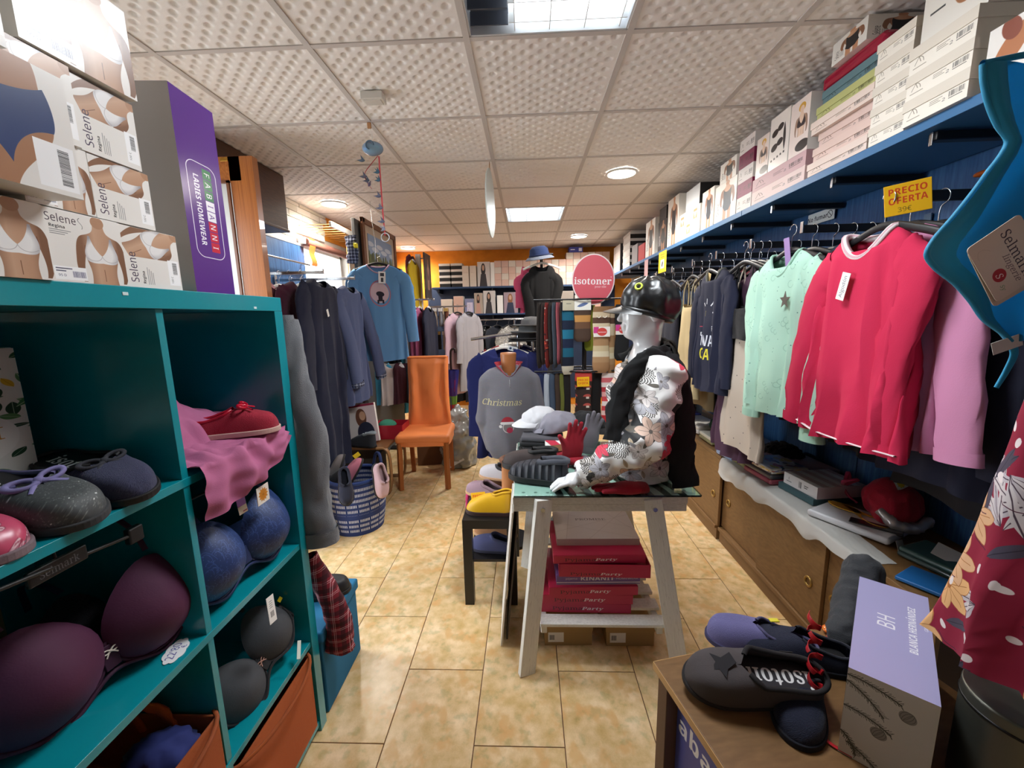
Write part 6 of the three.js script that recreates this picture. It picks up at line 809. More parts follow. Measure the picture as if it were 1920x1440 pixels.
// goods on the counter
{
  const Y0 = CT + 0.004, film = { clearcoat: 1, clearcoatRoughness: 0.12 };
  const pack = (label, cols, [w, h, d], pos, turn = 0, name = 'clothing_pack') => { const t = thing(name, label, 'clothing pack', pos, turn); let y = 0; const n = cols.length; cols.forEach((c, i) => { const g = rbox(w * (1 - 0.03 * (i % 2)), h / n - 0.001, d * (1 - 0.02 * (i % 2)), Math.min(0.01, h / n / 2.2), 3), p = g.attributes.position; for (let k = 0; k < p.count; k++) p.setY(k, p.getY(k) + 0.003 * n3(p.getX(k) * 25, i, p.getZ(k) * 25)); g.computeVertexNormals(); part('folded_layer', g, typeof c === 'string' ? M(c, 0.6, { key: 'film' + c, ...film }) : c, t, [0, y + h / n / 2, 0]); y += h / n; }); return t; };
  const comic = print(canvas(256, 256, (g) => { g.fillStyle = '#cfc6b8'; g.fillRect(0, 0, 256, 256); const r = rng(31); for (let i = 0; i < 26; i++) { g.fillStyle = ['#d8b52c', '#2c3a9a', '#c24a3a', '#efece6', '#7a4a5c', '#26262a'][i % 6]; g.beginPath(); g.ellipse(r() * 256, r() * 256, 14 + r() * 30, 8 + r() * 16, r() * 3, 0, 7); g.fill(); } }), 0.3, film);
  pack('cellophane pack of comic-print shirts beside the white gift box', ['#a8485a', '#3a3a44', comic], [0.2, 0.085, 0.22], [1.29, Y0, -2.1], 0.1); pack('flat pack of dusky folded shirts behind the gift box', ['#2b2630', '#b98a86', '#a57c80'], [0.24, 0.07, 0.3], [1.43, Y0 + 0.001, -1.95 - 0.2], 0.1);
  pack('wide grey cellophane pack at the back of the counter', ['#4c4a50', '#6a666c'], [0.2, 0.05, 0.3], [1.45, Y0, -2.5], 0); pack('pale blue folded pyjama pack on the counter edge', ['#8fa6cc', '#a9bfe0'], [0.16, 0.06, 0.16], [1.25, Y0, -2.42], 0.15); pack('yellow and grey comic-print pack next to the pale blue one', ['#8a8450', comic], [0.14, 0.05, 0.16], [1.26, Y0, -2.27], 0.1); pack('rose cellophane pack behind the pale blue pyjamas', ['#b8606c', '#c9c4c8'], [0.14, 0.07, 0.16], [1.36, Y0, -2.6], 0.3);
  pack('olive and grey folded pack on the far counter', ['#77744a', '#c9c4b4'], [0.16, 0.05, 0.2], [1.27, Y0, -2.72], 0); pack('white box-like shirt pack on the far counter', ['#dcd8d2', '#efece6'], [0.2, 0.06, 0.2], [1.29, Y0, -3.0], 0.2); pack('royal blue folded garment on the far counter', ['#2c2f7c', '#34378a'], [0.2, 0.06, 0.16], [1.3, Y0, -3.35], 0); pack('white folded linen behind the mannequin scarf', ['#d6d4da', '#e9e8ee'], [0.2, 0.05, 0.16], [1.3, Y0, -3.18], 0.1);
  const gb = carton('gift_box', 'white striped gift box with a pink ribbon on the counter', [0.23, 0.055, 0.2], [M('#d8ccce', 0.4), print(canvas(256, 64, (g) => { g.fillStyle = '#efecec'; g.fillRect(0, 0, 256, 64); g.fillStyle = '#9a9aa0'; g.fillRect(40, 18, 4, 16); g.fillRect(24, 40, 40, 5); barcode(g, 120, 16, 22, 34); g.fillRect(160, 24, 30, 4); g.fillRect(160, 34, 24, 4); }), 0.4), print(canvas(128, 64, (g) => { for (let i = 0; i < 8; i++) { g.fillStyle = i % 2 ? '#cfb8bc' : '#efeaea'; g.fillRect(i * 16, 0, 16, 64); } }), 0.4), cardWhite, M('#d6c4c8', 0.4), cardWhite], [1.375, Y0 + 0.032, -1.87], 0.12, { seam: false });
  const rib = M('#b0304e', 0.35); part('ribbon', join([tubeGeo([[0.02, 0.056, 0.08], [0.0, 0.085, 0.11], [0.04, 0.1, 0.13], [0.03, 0.058, 0.085]], () => 0.004, () => 0.009, 8, 16, 0, 0), tubeGeo([[0.02, 0.056, 0.08], [0.02, 0.02, 0.11], [0.04, -0.005, 0.14]], () => 0.004, () => 0.008, 8, 12, 0, 0), tubeGeo([[0.02, 0.056, 0.08], [0.06, 0.08, 0.07], [0.07, 0.1, 0.05], [0.03, 0.06, 0.08]], () => 0.004, () => 0.009, 8, 16, 0, 0)]), rib, gb);
  solo('teal_folder', 'flat teal box under the white gift box', 'box', rbox(0.24, 0.03, 0.21, 0.002, 1), M('#3d5c62', 0.5), [1.365, Y0 + 0.016, -1.88], [0, 0.14, 0]);
  const yk = thing('clothing_pack', 'cellophane pack with a yellow and black bow print on white', 'clothing pack', [1.33, Y0, -1.6], 0.5);
  part('shirt', (() => { const g = rbox(0.2, 0.03, 0.28, 0.012, 4), p = g.attributes.position; for (let k = 0; k < p.count; k++) p.setY(k, p.getY(k) + 0.006 * n3(p.getX(k) * 18, 2, p.getZ(k) * 18)); g.computeVertexNormals(); return g; })(), M('#dcdce0', 0.4, { key: 'fw', ...film }), yk, [0, 0.017, 0]);
  part('yellow_bow', (() => { const s = new THREE.Shape(); s.moveTo(0, 0); s.bezierCurveTo(-0.02, 0.05, -0.09, 0.06, -0.11, 0.02); s.bezierCurveTo(-0.11, -0.02, -0.05, -0.03, 0, 0); s.bezierCurveTo(0.04, 0.04, 0.1, 0.05, 0.13, 0.02); s.bezierCurveTo(0.12, -0.02, 0.05, -0.04, 0, 0); const g = new THREE.ExtrudeGeometry(s, { depth: 0.004, bevelEnabled: false }); g.rotateX(-Math.PI / 2); g.rotateY(1.3); return g; })(), M('#d8a818', 0.4, { key: 'fy', ...film }), yk, [0.03, 0.034, 0]);
  part('black_band', rbox(0.05, 0.012, 0.16, 0.005, 2), M('#1b1b20', 0.4, { key: 'fk', ...film }), yk, [-0.03, 0.03, 0.07], [0, 0.3, 0]);
  const cp = thing('velvet_hat', 'red velvet cap with silver fur trim on the counter', 'cap', [1.47, Y0 + 0.02, -1.62]);
  part('crown', sdf((x, y, z) => { let d = ell(x, y, z, [0, 0.07, 0], [0.09, 0.09, 0.1]); d = smin(d, ell(x, y, z, [-0.04, 0.06, 0.06], [0.07, 0.07, 0.06]), 0.03) + 0.005 * n3(x * 16, y * 16, z * 16); return Math.max(d, 0.003 - y); }, [-0.14, -0.01, -0.13], [0.12, 0.2, 0.15], 0.007), cloth('#b0142e', 'fleece'), cp);
  part('trim', tubeGeo([[-0.1, 0.07, 0.07], [-0.08, 0.03, 0.12], [-0.02, 0.02, 0.13], [0.05, 0.04, 0.11]], () => 0.02, () => 0.018, 12, 24, 2, 0.006), M('#c9c2c0', 0.3, { key: 'silver', metalness: 0.5 }), cp);
  part('price_tag', rbox(0.05, 0.05, 0.001, 0.0005, 1), print(canvas(64, 64, (g) => { g.fillStyle = '#efece0'; g.fillRect(0, 0, 64, 64); flower(g, 32, 36, 22, 9, '#e0c818', '#b89a10', 0, 0.3); }), 0.5), cp, [-0.02, 0.17, 0.05], [-0.3, 0.1, 0.4]);
  solo('price_tag', 'translucent grey barcode tag hanging at the counter edge', 'tag', rbox(0.035, 0.07, 0.001, 0.0005, 1), M('#a9a8a6', 0.5), [1.33, CT + 0.01, -1.4], [-0.4, 0.3, 0.1]); solo('price_tag', 'large white barcode tag lying on a dark green pouch', 'tag', rbox(0.07, 0.001, 0.09, 0.0005, 1), M('#cfccc8', 0.6), [1.4, CT + 0.05, -1.3], [0.3, 0.6, 0.1]);
  pack('dark green folded pouch near the floral garment', ['#1f3a38', '#264845'], [0.14, 0.04, 0.26], [1.4, Y0, -1.28], 0.3); solo('blue_packet', 'torn bright blue paper packet on the counter', 'packet', (() => { const g = rbox(0.12, 0.012, 0.14, 0.004, 3), p = g.attributes.position; for (let k = 0; k < p.count; k++) p.setX(k, p.getX(k) + 0.02 * n3(p.getZ(k) * 40, 1, 1)); g.computeVertexNormals(); return g; })(), M('#2468a8', 0.4), [1.27, Y0 + 0.007, -1.22], [0, 0.5, 0]);
  const pouch = thing('mesh_pouch', 'dark green rounded washbag behind the plum nightdress hem', 'bag', [1.38, Y0, -2.85]); part('body', sdf((x, y, z) => ell(x, y, z, [0, 0.07, 0], [0.09, 0.07, 0.12]) + 0.004 * n3(x * 20, y * 20, z * 20), [-0.11, -0.01, -0.14], [0.11, 0.16, 0.14], 0.008), cloth('#1f4a38', 'fleece'), pouch);
  solo('lingerie_stack', 'black lace bundle on the counter behind the mint top', 'lingerie', sdf((x, y, z) => Math.max(ell(x, y, z, [0, 0.03, 0], [0.1, 0.09, 0.14]) + 0.01 * n3(x * 30, y * 30, z * 30), -y), [-0.13, -0.01, -0.17], [0.13, 0.15, 0.17], 0.008), cloth('#15141a', 'fleece'), [1.45, Y0, -2.3]);
  for (const [l, z, c, y] of [['black baseball cap with white logo dots on the far counter', -3.45, '#18181b', 0.07], ['black cap lying in front of the picture box on the far counter', -3.7, '#1b1a1e', 0.05]]) { const t = thing('baseball_hat', l, 'cap', [1.32, Y0 + y, z]); part('crown', sdf((x, y2, zz) => Math.max(ell(x, y2, zz, [0, 0, 0], [0.09, 0.09, 0.09]), -y2), [-0.11, -0.01, -0.11], [0.11, 0.11, 0.11], 0.008), M(c, 0.8), t); part('peak', grid(16, 5, (u, v) => { const a = lerp(-1.2, 1.2, u), r = lerp(0.085, 0.15, v); return [-Math.cos(a) * r, 0.006 - 0.02 * v, Math.sin(a) * 0.088]; }), M(c, 0.8), t); }
  carton('picture_box', 'white carton with an orange face print at the far counter', [0.05, 0.24, 0.3], [cardWhite, print(canvas(128, 128, (g) => { g.fillStyle = '#b9b2ae'; g.fillRect(0, 0, 128, 128); g.fillStyle = '#e0905c'; g.beginPath(); g.ellipse(96, 70, 26, 34, 0, 0, 7); g.fill(); g.fillStyle = '#8c2430'; g.fillRect(16, 40, 22, 20); g.fillStyle = '#241c1c'; g.fillRect(60, 90, 68, 38); }), 0.4), cardWhite, cardWhite, cardWhite, cardWhite], [1.45, Y0, -3.6], 0, {});
}
// ------------------------------------------------------------------ brown table in the foreground with slippers and a box
{
  const TH = 0.2387, C = [0.708, 0, -0.776], t = thing('brown_table', 'small brown laminate table with slippers in front of the counter', 'table', C, TH), w = 0.66, d = 0.55;
  part('top', rbox(w, 0.022, d, 0.003, 1), brownLam, t, [0, 0.489, 0]); part('edge_band', join([at(bx(0.0015, 0.02, d), -w / 2 - 0.0004, 0.489, 0), at(bx(w, 0.02, 0.0015), 0, 0.489, -d / 2 - 0.0004)]), M('#c9a06a', 0.4), t);
  for (const x of [-1, 1]) for (const z of [-1, 1]) part('leg', rbox(0.04, 0.478, 0.04, 0.002, 1), M('#5e4030', 0.5), t, [x * (w / 2 - 0.03), 0.239, z * (d / 2 - 0.03)]);
  part('apron', rbox(0.016, 0.04, d - 0.08, 0.002, 1), M('#6a4a34', 0.5), t, [-w / 2 + 0.03, 0.458, 0]);
  const u = (x, y, z) => [C[0] + x * Math.cos(TH) + z * Math.sin(TH), y, C[2] - x * Math.sin(TH) + z * Math.cos(TH)];
  const ab = print(canvas(512, 512, (g) => { g.fillStyle = '#38449a'; g.fillRect(0, 0, 512, 512); g.fillStyle = '#2a7cc2'; g.beginPath(); g.moveTo(512, 120); g.lineTo(512, 512); g.lineTo(250, 512); g.fill(); txt(g, 'abanderado', 250, 60, 84, { bold: 1, c: '#f0f2f6' }); }), 0.4), navyB = M('#38449a', 0.45);
  carton('underwear_carton', 'large blue underwear carton with white lettering under the brown table', [0.34, 0.42, 0.44], [navyB, ab, navyB, navyB, ab, navyB], u(-0.12, 0.001, 0.0), TH, {});
  const insP = print(canvas(512, 192, (g) => { g.fillStyle = '#26242a'; g.fillRect(0, 0, 512, 192); g.save(); g.translate(190, 96); g.scale(1, -1); txt(g, 'isotoner', 0, 4, 86, { c: '#f1f1f1', font: 'serif', bold: 1, sx: 1 }); g.restore(); }), 0.5);
  const S = shoe('slipper', 'dark taupe felt slipper with lettered insole lying across the brown table', 'slipper', { L: 0.3, W: 0.115, H: 0.085, toe: 0.07, heel: 0.07, open0: 0.4, rimH: 0.5, mat: cloth('#4d4748'), soleMat: cloth('#2a2728'), insole: insP, rimMat: cloth('#262426'), rimR: 0.006, sq: 0.55, insY: 0.02, grow: 1.0 }, [0.52, 0.53, -0.87], 3.05);
  S.rotation.order = 'YXZ'; S.rotation.x = -0.35; S.rotation.z = 0.0; S.position.y = 0.528;
  part('star_motif', (() => { const s = new THREE.Shape(); s.moveTo(-0.03, 0); s.lineTo(-0.008, 0.012); s.lineTo(0, 0.03); s.lineTo(0.01, 0.01); s.lineTo(0.03, 0.012); s.lineTo(0.014, -0.006); s.lineTo(0.022, -0.026); s.lineTo(0, -0.014); s.lineTo(-0.022, -0.024); s.closePath(); const g = new THREE.ExtrudeGeometry(s, { depth: 0.002, bevelEnabled: false }); g.rotateX(-Math.PI / 2); return g; })(), M('#242226', 0.9), S, [0.075, 0.08, 0.0], [0, 0, -0.35]);
  part('side_label', rbox(0.03, 0.016, 0.002, 0.001, 1), M('#3a3638', 0.8), S, [-0.09, 0.05, 0.053]);
  const nav = cloth('#1e2338', 'fleece');
  shoe('slipper', 'navy mule slipper in clear film under the taupe slipper', 'slipper', { L: 0.27, W: 0.1, H: 0.06, toe: 0.05, heel: 0.03, open0: 0.45, rimH: 0.25, mat: nav, soleMat: cloth('#12141f') }, [0.63, 0.501, -0.86], -2.15);
  shoe('slipper', 'navy felt slipper with heart motif behind the taupe slipper', 'slipper', { L: 0.27, W: 0.105, H: 0.075, toe: 0.06, heel: 0.05, open0: 0.5, mat: nav, soleMat: cloth('#12141f') }, [0.69, 0.501, -0.98], 2.9);
  shoe('slipper', 'lilac felt slipper peeking out behind the taupe slipper', 'slipper', { L: 0.26, W: 0.1, H: 0.075, toe: 0.07, heel: 0.05, open0: 0.45, mat: cloth('#6d6a9a', 'fleece'), soleMat: cloth('#3d3b5c') }, [0.62, 0.501, -1.01], 2.75);
  solo('yellow_tag', 'tiny yellow tag beside the navy heart slipper', 'tag', rbox(0.025, 0.004, 0.014, 0.002, 1), M('#e0d43a', 0.5), [0.66, 0.58, -1.02]);
  const gl = thing('plush_slipper_boot', 'charcoal plush slipper boot behind the lavender box', 'slipper', [0.93, 0.5, -1.1], 0.75);
  part('upper', sdf((x, y, z) => { let d = cap(x, y, z, [-0.12, 0.04, 0], [0.02, 0.055, 0], 0.035, 0.045); d = smin(d, cap(x, y, z, [0.02, 0.055, 0], [0.12, 0.12, 0], 0.045, 0.05), 0.03) + 0.005 * n3(x * 25, y * 25, z * 25); return Math.max(d, 0.002 - y); }, [-0.18, -0.01, -0.08], [0.2, 0.2, 0.08], 0.007), cloth('#35373b', 'fleece'), gl); part('sole', rbox(0.2, 0.01, 0.07, 0.004, 2), M('#8c2a20', 0.6), gl, [-0.05, 0.004, 0]);
  solo('orange_lens', 'small glossy orange glasses lens on the far table edge', 'glasses', at(new THREE.SphereGeometry(0.025, 16, 10), 0, 0, 0).scale(1.2, 0.4, 0.8), M('#d8702c', 0.15), [0.86, 0.511, -1.07]);
  // lavender box
  const lav = M('#a9a6cf', 0.35), fr = print(canvas(512, 768, (g) => { g.fillStyle = '#cfcbc4'; g.fillRect(0, 0, 512, 768); const r = rng(14); const fr1 = (x, y, l, a) => { g.strokeStyle = '#3f423a'; g.lineWidth = 9; g.save(); g.translate(x, y); g.rotate(a); g.beginPath(); g.moveTo(0, 0); g.quadraticCurveTo(l / 2, -30, l, 20); g.stroke(); g.lineWidth = 3; for (let i = 0; i < 60; i++) { const t = i / 60, px = l * t, py = -30 * 2 * t * (1 - t) + 20 * t * t; g.beginPath(); g.moveTo(px, py); g.lineTo(px + 14 + r() * 12, py + (i % 2 ? 1 : -1) * (16 + r() * 16)); g.stroke(); } g.restore(); }; fr1(0, 60, 330, 0.15); fr1(0, 110, 300, 0.6); fr1(0, 330, 300, 0.2); fr1(40, 640, 260, 0.5); fr1(0, 560, 200, 0.9); for (const [x, y] of [[360, 200], [220, 440]]) { g.fillStyle = '#8a8680'; g.beginPath(); g.ellipse(x, y, 52, 46, 0.6, 0, 7); g.fill(); g.strokeStyle = '#5c5a56'; g.lineWidth = 3; for (let i = -2; i <= 2; i++) { g.beginPath(); g.ellipse(x, y, Math.abs(i) * 18 + 4, 46, 0.6, 0, 7); g.stroke(); } } }), 0.35), lt = print(canvas(256, 768, (g) => { g.fillStyle = '#a9a6cf'; g.fillRect(0, 0, 256, 768); g.save(); g.translate(128, 300); g.rotate(-Math.PI / 2); txt(g, 'BH', -40, -20, 84, { c: '#efeef8' }); txt(g, 'BLANCA HERNÁNDEZ', -30, 66, 36, { c: '#efeef8', bold: 1 }); txt(g, 'casual', 20, 108, 22, { c: '#efeef8' }); g.restore(); }), 0.3), nv = M('#171a2c', 0.3);
  carton('lavender_box', 'lavender lidded box with palm print front standing on the brown table', [0.13, 0.2, 0.385], [nv, nv, lt, lav, fr, lav], [0.81, 0.501, -0.848], -0.705, { seam: false });
  const rb = M('#b51a24', 0.4); const rt = thing('red_ribbon', 'curly red ribbon bunched against the lavender box', 'ribbon', [0.645, 0.5, -0.83]);
  for (let k = 0; k < 5; k++) { const pts = []; for (let i = 0; i <= 14; i++) { const q = i / 14 * 6.6 + k; pts.push([0.012 * Math.cos(q) + 0.004 * k, 0.02 + k * 0.035 + i * 0.0035, 0.014 * Math.sin(q) - 0.012 * k]); } part('curl', ribbon(pts, 0.012, [0.2, 1, 0.1], 40), rb, rt); }
  part('tail', ribbon([[0.0, 0.03, 0.01], [-0.03, 0.02, 0.03], [-0.02, 0.006, 0.07], [0.01, 0.004, 0.1]], 0.007, [1, 0, 0], 20), rb, rt);
  // dark cylinder beyond
  const cy = thing('metal_canister', 'dark brushed metal canister on the brown table under the lily nightdress', 'canister', [0.885, 0.5, -0.66]); part('body', lathe([[0.08, 0], [0.083, 0.006], [0.083, 0.21], [0.08, 0.216], [0.0, 0.217]], 40), M('#77786f', 0.42, { key: 'bin', metalness: 0.75 }), cy); part('lid_band', at(new THREE.TorusGeometry(0.082, 0.003, 8, 40), 0, 0.19, 0, Math.PI / 2), darkMetal, cy);
}
// ------------------------------------------------------------------ garments hanging close to the viewer
{
  const flo = canvas(1024, 1024, (g) => { g.fillStyle = '#8f1236'; g.fillRect(0, 0, 1024, 1024); const r = rng(41), lf = (x, y, s, a) => { for (let k = 0; k < 4; k++) leaf(g, x, y, s * (0.9 + 0.3 * k), s * 0.17, a + k * 0.35, k % 2 ? '#d6cfd2' : '#c3bcc4', '#4a3a48'); }; for (let i = 0; i < 16; i++) lf(r() * 1024, r() * 1024, 150, r() * 6.3); for (let i = 0; i < 16; i++) leaf(g, r() * 1024, r() * 1024, 190, 34, r() * 6.3, '#4a4456', '#2f2a3a'); for (let i = 0; i < 12; i++) { const x = r() * 1024, y = r() * 1024; flower(g, x, y, 150, 6, ['#e6b47c', '#ddb088', '#e09a5a'][i % 3], '#a86a34', r() * 6, 0.3); } for (let i = 0; i < 20; i++) { const x = r() * 1024, y = r() * 1024; g.fillStyle = '#e9dfe0'; g.beginPath(); g.ellipse(x, y, 24, 16, r() * 3, 0, 7); g.fill(); } g.strokeStyle = '#4a1630'; g.lineWidth = 4; for (let i = 0; i < 22; i++) { const x = r() * 1024, y = r() * 1024; g.beginPath(); g.moveTo(x, y); g.quadraticCurveTo(x + 40, y + 40, x + 110, y + 20); g.stroke(); } }, { repeat: [2.6, 2.6] });
  const t = thing('floral_nightdress', 'crimson nightdress with peach lilies hanging close to the viewer', 'nightdress', [0.8, 1.62, -0.42], faceAisle);
  const g = bodyGeo({ w: 0.4, hem: 0.7, len: 0.83, neck: 0.16, thick: 0.08, folds: 3, amp: 0.016, seed: 2, hemWave: 0.012, seg: 60, rows: 26 }); part('body', g, print(flo, 0.85), t);
  hanger('black hanger of the crimson lily nightdress', blackPlastic, [0.8, 1.628, -0.42], faceAisle);
  const rk = thing('rail_stand', 'black floor rail holding the garments nearest the viewer', 'clothes rail', [0, 0, 0]);
  part('bar', rod([0.72, 1.722, -0.42], [1.58, 1.722, -0.42], 0.011), blackPlastic, rk); part('wall_plate', rbox(0.006, 0.09, 0.05, 0.002, 1), chrome, rk, [1.578, 1.722, -0.42]);
  // turquoise swimsuit with tag
  const tq = new THREE.MeshPhysicalMaterial({ color: '#1a95c4', roughness: 0.55, side: THREE.DoubleSide, bumpMap: weave, bumpScale: 0.0004, sheen: 0.4, sheenColor: new THREE.Color('#8adcf4') });
  const sw = thing('turquoise_swimsuit', 'turquoise swimsuit with a cream swing tag hanging close to the viewer', 'swimsuit', [0, 0, -0.75]);
  const L = [[1.79, 0.725, 0.9], [1.765, 0.73, 0.91], [1.73, 0.744, 0.91], [1.7, 0.762, 0.91], [1.675, 0.782, 0.91], [1.655, 0.776, 0.915], [1.63, 0.76, 0.92], [1.6, 0.742, 0.925], [1.56, 0.715, 0.93], [1.52, 0.686, 0.93], [1.5, 0.68, 0.93], [1.48, 0.695, 0.93], [1.45, 0.735, 0.93], [1.42, 0.765, 0.925], [1.39, 0.79, 0.915], [1.365, 0.825, 0.9], [1.35, 0.842, 0.875]];
  const prof = (y) => { for (let i = 0; i < L.length - 1; i++) if (y <= L[i][0] && y >= L[i + 1][0]) { const q = (L[i][0] - y) / (L[i][0] - L[i + 1][0]); return [lerp(L[i][1], L[i + 1][1], q), lerp(L[i][2], L[i + 1][2], q)]; } return [L[16][1], L[16][2]]; };
  const face = (s) => grid(26, 60, (u, v) => { const y = lerp(1.79, 1.35, v), [a, b] = prof(y), x = lerp(a, b, u); const bulge = 0.03 * Math.exp(-Math.pow((x - 0.8) / 0.06, 2) - Math.pow((y - 1.5) / 0.07, 2)) + 0.006 * Math.sin(u * 9 + v * 4); return [x, y, s * 0.004 * Math.sin(Math.PI * Math.min(1, u * 6)) + bulge, x, y]; });
  part('body', join([face(1), face(-1)]), tq, sw);
  part('hem', tube(L.map(([y, x]) => [x + 0.002, y, 0.001]), 0.0045, 90, 8), tq, sw); part('seam', tube([[0.725, 1.79, 0.002], [0.82, 1.802, 0.002], [0.9, 1.79, 0.002]], 0.005, 20, 8), tq, sw);
  part('tie', tubeGeo([[0.842, 1.352, 0], [0.852, 1.33, 0.002], [0.845, 1.3, 0.002], [0.832, 1.268, 0.002]], (v) => 0.009 * (1 - 0.6 * v), () => 0.003, 10, 14, 0, 0), tq, sw);
  part('strap', ribbon([[0.82, 1.8, 0], [0.84, 1.9, 0.0], [0.86, 2.0, 0]], 0.03, [1, 0, 0], 10), tq, sw);
  const tagT = canvas(512, 440, (g) => { g.fillStyle = '#d9cebd'; g.fillRect(0, 0, 512, 440); txt(g, 'Selmark', 250, 150, 108, { font: 'serif', c: '#3a3038', sx: 0.95 }); txt(g, 'lingerie', 330, 225, 66, { font: 'serif', it: 1, c: '#6b5c5c' }); g.fillStyle = '#a8242c'; g.beginPath(); g.arc(330, 330, 52, 0, 7); g.fill(); txt(g, 'S', 330, 332, 74, { font: 'serif', it: 1, c: '#efe0d8' }); txt(g, 'Sy', 430, 350, 44, { font: 'serif', it: 1, c: '#6a9a6a' }); g.strokeStyle = '#cabfae'; g.lineWidth = 4; g.beginPath(); g.moveTo(120, 300); g.bezierCurveTo(60, 340, 60, 400, 140, 400); g.stroke(); });
  const ts = new THREE.Shape(); { const a = 0.052, b = 0.045, r = 0.008; ts.moveTo(-a + r, -b); ts.lineTo(a - r, -b); ts.quadraticCurveTo(a, -b, a, -b + r); ts.lineTo(a, b - r); ts.quadraticCurveTo(a, b, a - r, b); ts.lineTo(-a + r, b); ts.quadraticCurveTo(-a, b, -a, b - r); ts.lineTo(-a, -b + r); ts.quadraticCurveTo(-a, -b, -a + r, -b); }
  const tg = new THREE.ExtrudeGeometry(ts, { depth: 0.0012, bevelEnabled: false }); { const p = tg.attributes.position, uv = tg.attributes.uv; for (let i = 0; i < p.count; i++) uv.setXY(i, p.getX(i) / 0.104 + 0.5, p.getY(i) / 0.09 + 0.5); }
  part('swing_tag', tg, print(tagT, 0.6), sw, [0.767, 1.485, 0.045], [0, 0, -0.94]); part('swing_tag', tg, M('#cfc4b2', 0.6), sw, [0.771, 1.477, 0.042], [0, 0, -1.0]);
  part('care_label', rbox(0.05, 0.022, 0.001, 0.0005, 1), M('#e6e3de', 0.7), sw, [0.835, 1.345, 0.004], [0, 0, 0.35]);
}
// ------------------------------------------------------------------ joinery on the stone-clad wall
const varnish = new THREE.MeshPhysicalMaterial({ roughness: 0.3, clearcoat: 0.5, map: noiseTex(256, (u, v) => { const s = tnoise(u, v * 0.1, 50, 7, 4) * 40; return [168 + s, 98 + s * 0.8, 42 + s * 0.5]; }) });
const darkWood = new THREE.MeshPhysicalMaterial({ roughness: 0.4, map: noiseTex(256, (u, v) => { const s = tnoise(u * 0.2, v, 40, 5, 4) * 16; return [82 + s, 52 + s * 0.8, 34 + s * 0.6]; }) });
{
  const c = thing('wooden_cupboard', 'dark brown wooden cupboard box fixed under the ceiling by the stone wall', 'cupboard', [-1.856, 2.06, -2.68]);
  part('body', rbox(0.275, 0.37, 0.74, 0.004, 1), darkWood, c, [0, 0.185, 0]); part('bottom_board', rbox(0.285, 0.018, 0.75, 0.003, 1), darkWood, c, [0.002, -0.006, 0]); struct('trim_1', rbox(0.1, 2.04, 0.03, 0.003, 1), darkWood, [-1.8, 1.02, -2.42]);
  const d = struct('door_1', join([at(bx(0.13, 2.27, 0.045), -0.035, 1.135, 0), at(bx(0.11, 2.27, 0.045), -0.36, 1.135, 0), at(bx(0.32, 0.12, 0.045), -0.2, 2.21, 0), at(bx(0.32, 0.12, 0.045), -0.2, 0.9, 0), at(bx(0.32, 0.5, 0.04), -0.2, 0.3, 0)]), varnish, [-1.46, 0, -2.28]);
  part('moulding', join([at(bx(0.014, 1.2, 0.012), -0.112, 1.55, 0.026), at(bx(0.19, 0.014, 0.012), -0.2, 2.145, 0.026)]), M('#6e3d18', 0.4), d); part('pane', bx(0.2, 1.2, 0.006), new THREE.MeshPhysicalMaterial({ color: '#f2f2ee', roughness: 0.4, transmission: 0.5, thickness: 0 }), d, [-0.2, 1.55, 0]); part('hinge_plate', rbox(0.04, 0.02, 0.004, 0.002, 1), M('#b58a3a', 0.3, { key: 'hp', metalness: 0.8 }), d, [-0.12, 2.256, 0.025]);
  const p = thing('blue_cladding', 'blue laminate wall panel with chrome rail behind the maroon robes', 'wall panel', [-1.99, 0, -3.1]); part('board', rbox(0.016, 1.95, 1.25, 0.002, 1), bluePanel, p, [0, 1.09, 0]); part('edge_strip', rbox(0.02, 0.02, 1.26, 0.003, 1), M('#b9c2c8', 0.4), p, [0.002, 2.07, 0]); part('rail', rod([0.06, 1.9, -0.6], [0.06, 1.9, 0.6], 0.008), chrome, p);
  for (const z of [-0.55, 0.55]) part('rail_bracket', rod([0.0, 1.9, z], [0.06, 1.9, z], 0.006), chrome, p);
  const rb = thing('roller_blind', 'brown rolled-up blind along the top of the high window', 'blind', [-1.95, 2.1, -4.2]); part('roll', rod([0, 0, -0.5], [0, 0, 0.5], 0.035, 16), M('#8c5a4c', 0.8), rb); part('bracket', rbox(0.06, 0.06, 0.02, 0.003, 1), white, rb, [-0.02, 0.01, 0.51]);
  solo('orange_banner', 'narrow orange fabric strip hanging beside the high window', 'banner', grid(6, 10, (u, v) => [0.01 * Math.sin(v * 9), -0.24 * v, (u - 0.5) * 0.1]), cloth('#e8641c'), [-1.93, 2.14, -3.78]);
  const ws = thing('wire_shelf', 'white wire shelf near the ceiling above the high window', 'shelf', [-1.8, 2.24, -4.1]); part('front_strip', rbox(0.02, 0.045, 0.85, 0.003, 1), M('#d8d4cc', 0.5), ws, [0.1, 0, 0]); for (let k = 0; k < 9; k++) part('wire', rod([-0.2, 0, -0.4 + k * 0.1], [0.1, 0, -0.4 + k * 0.1], 0.003, 6), M('#c9a060', 0.4), ws); part('drop_rod', rod([0.1, -0.4, 0.12], [0.1, 0, 0.12], 0.004, 6), M('#b98a4a', 0.4), ws);
}
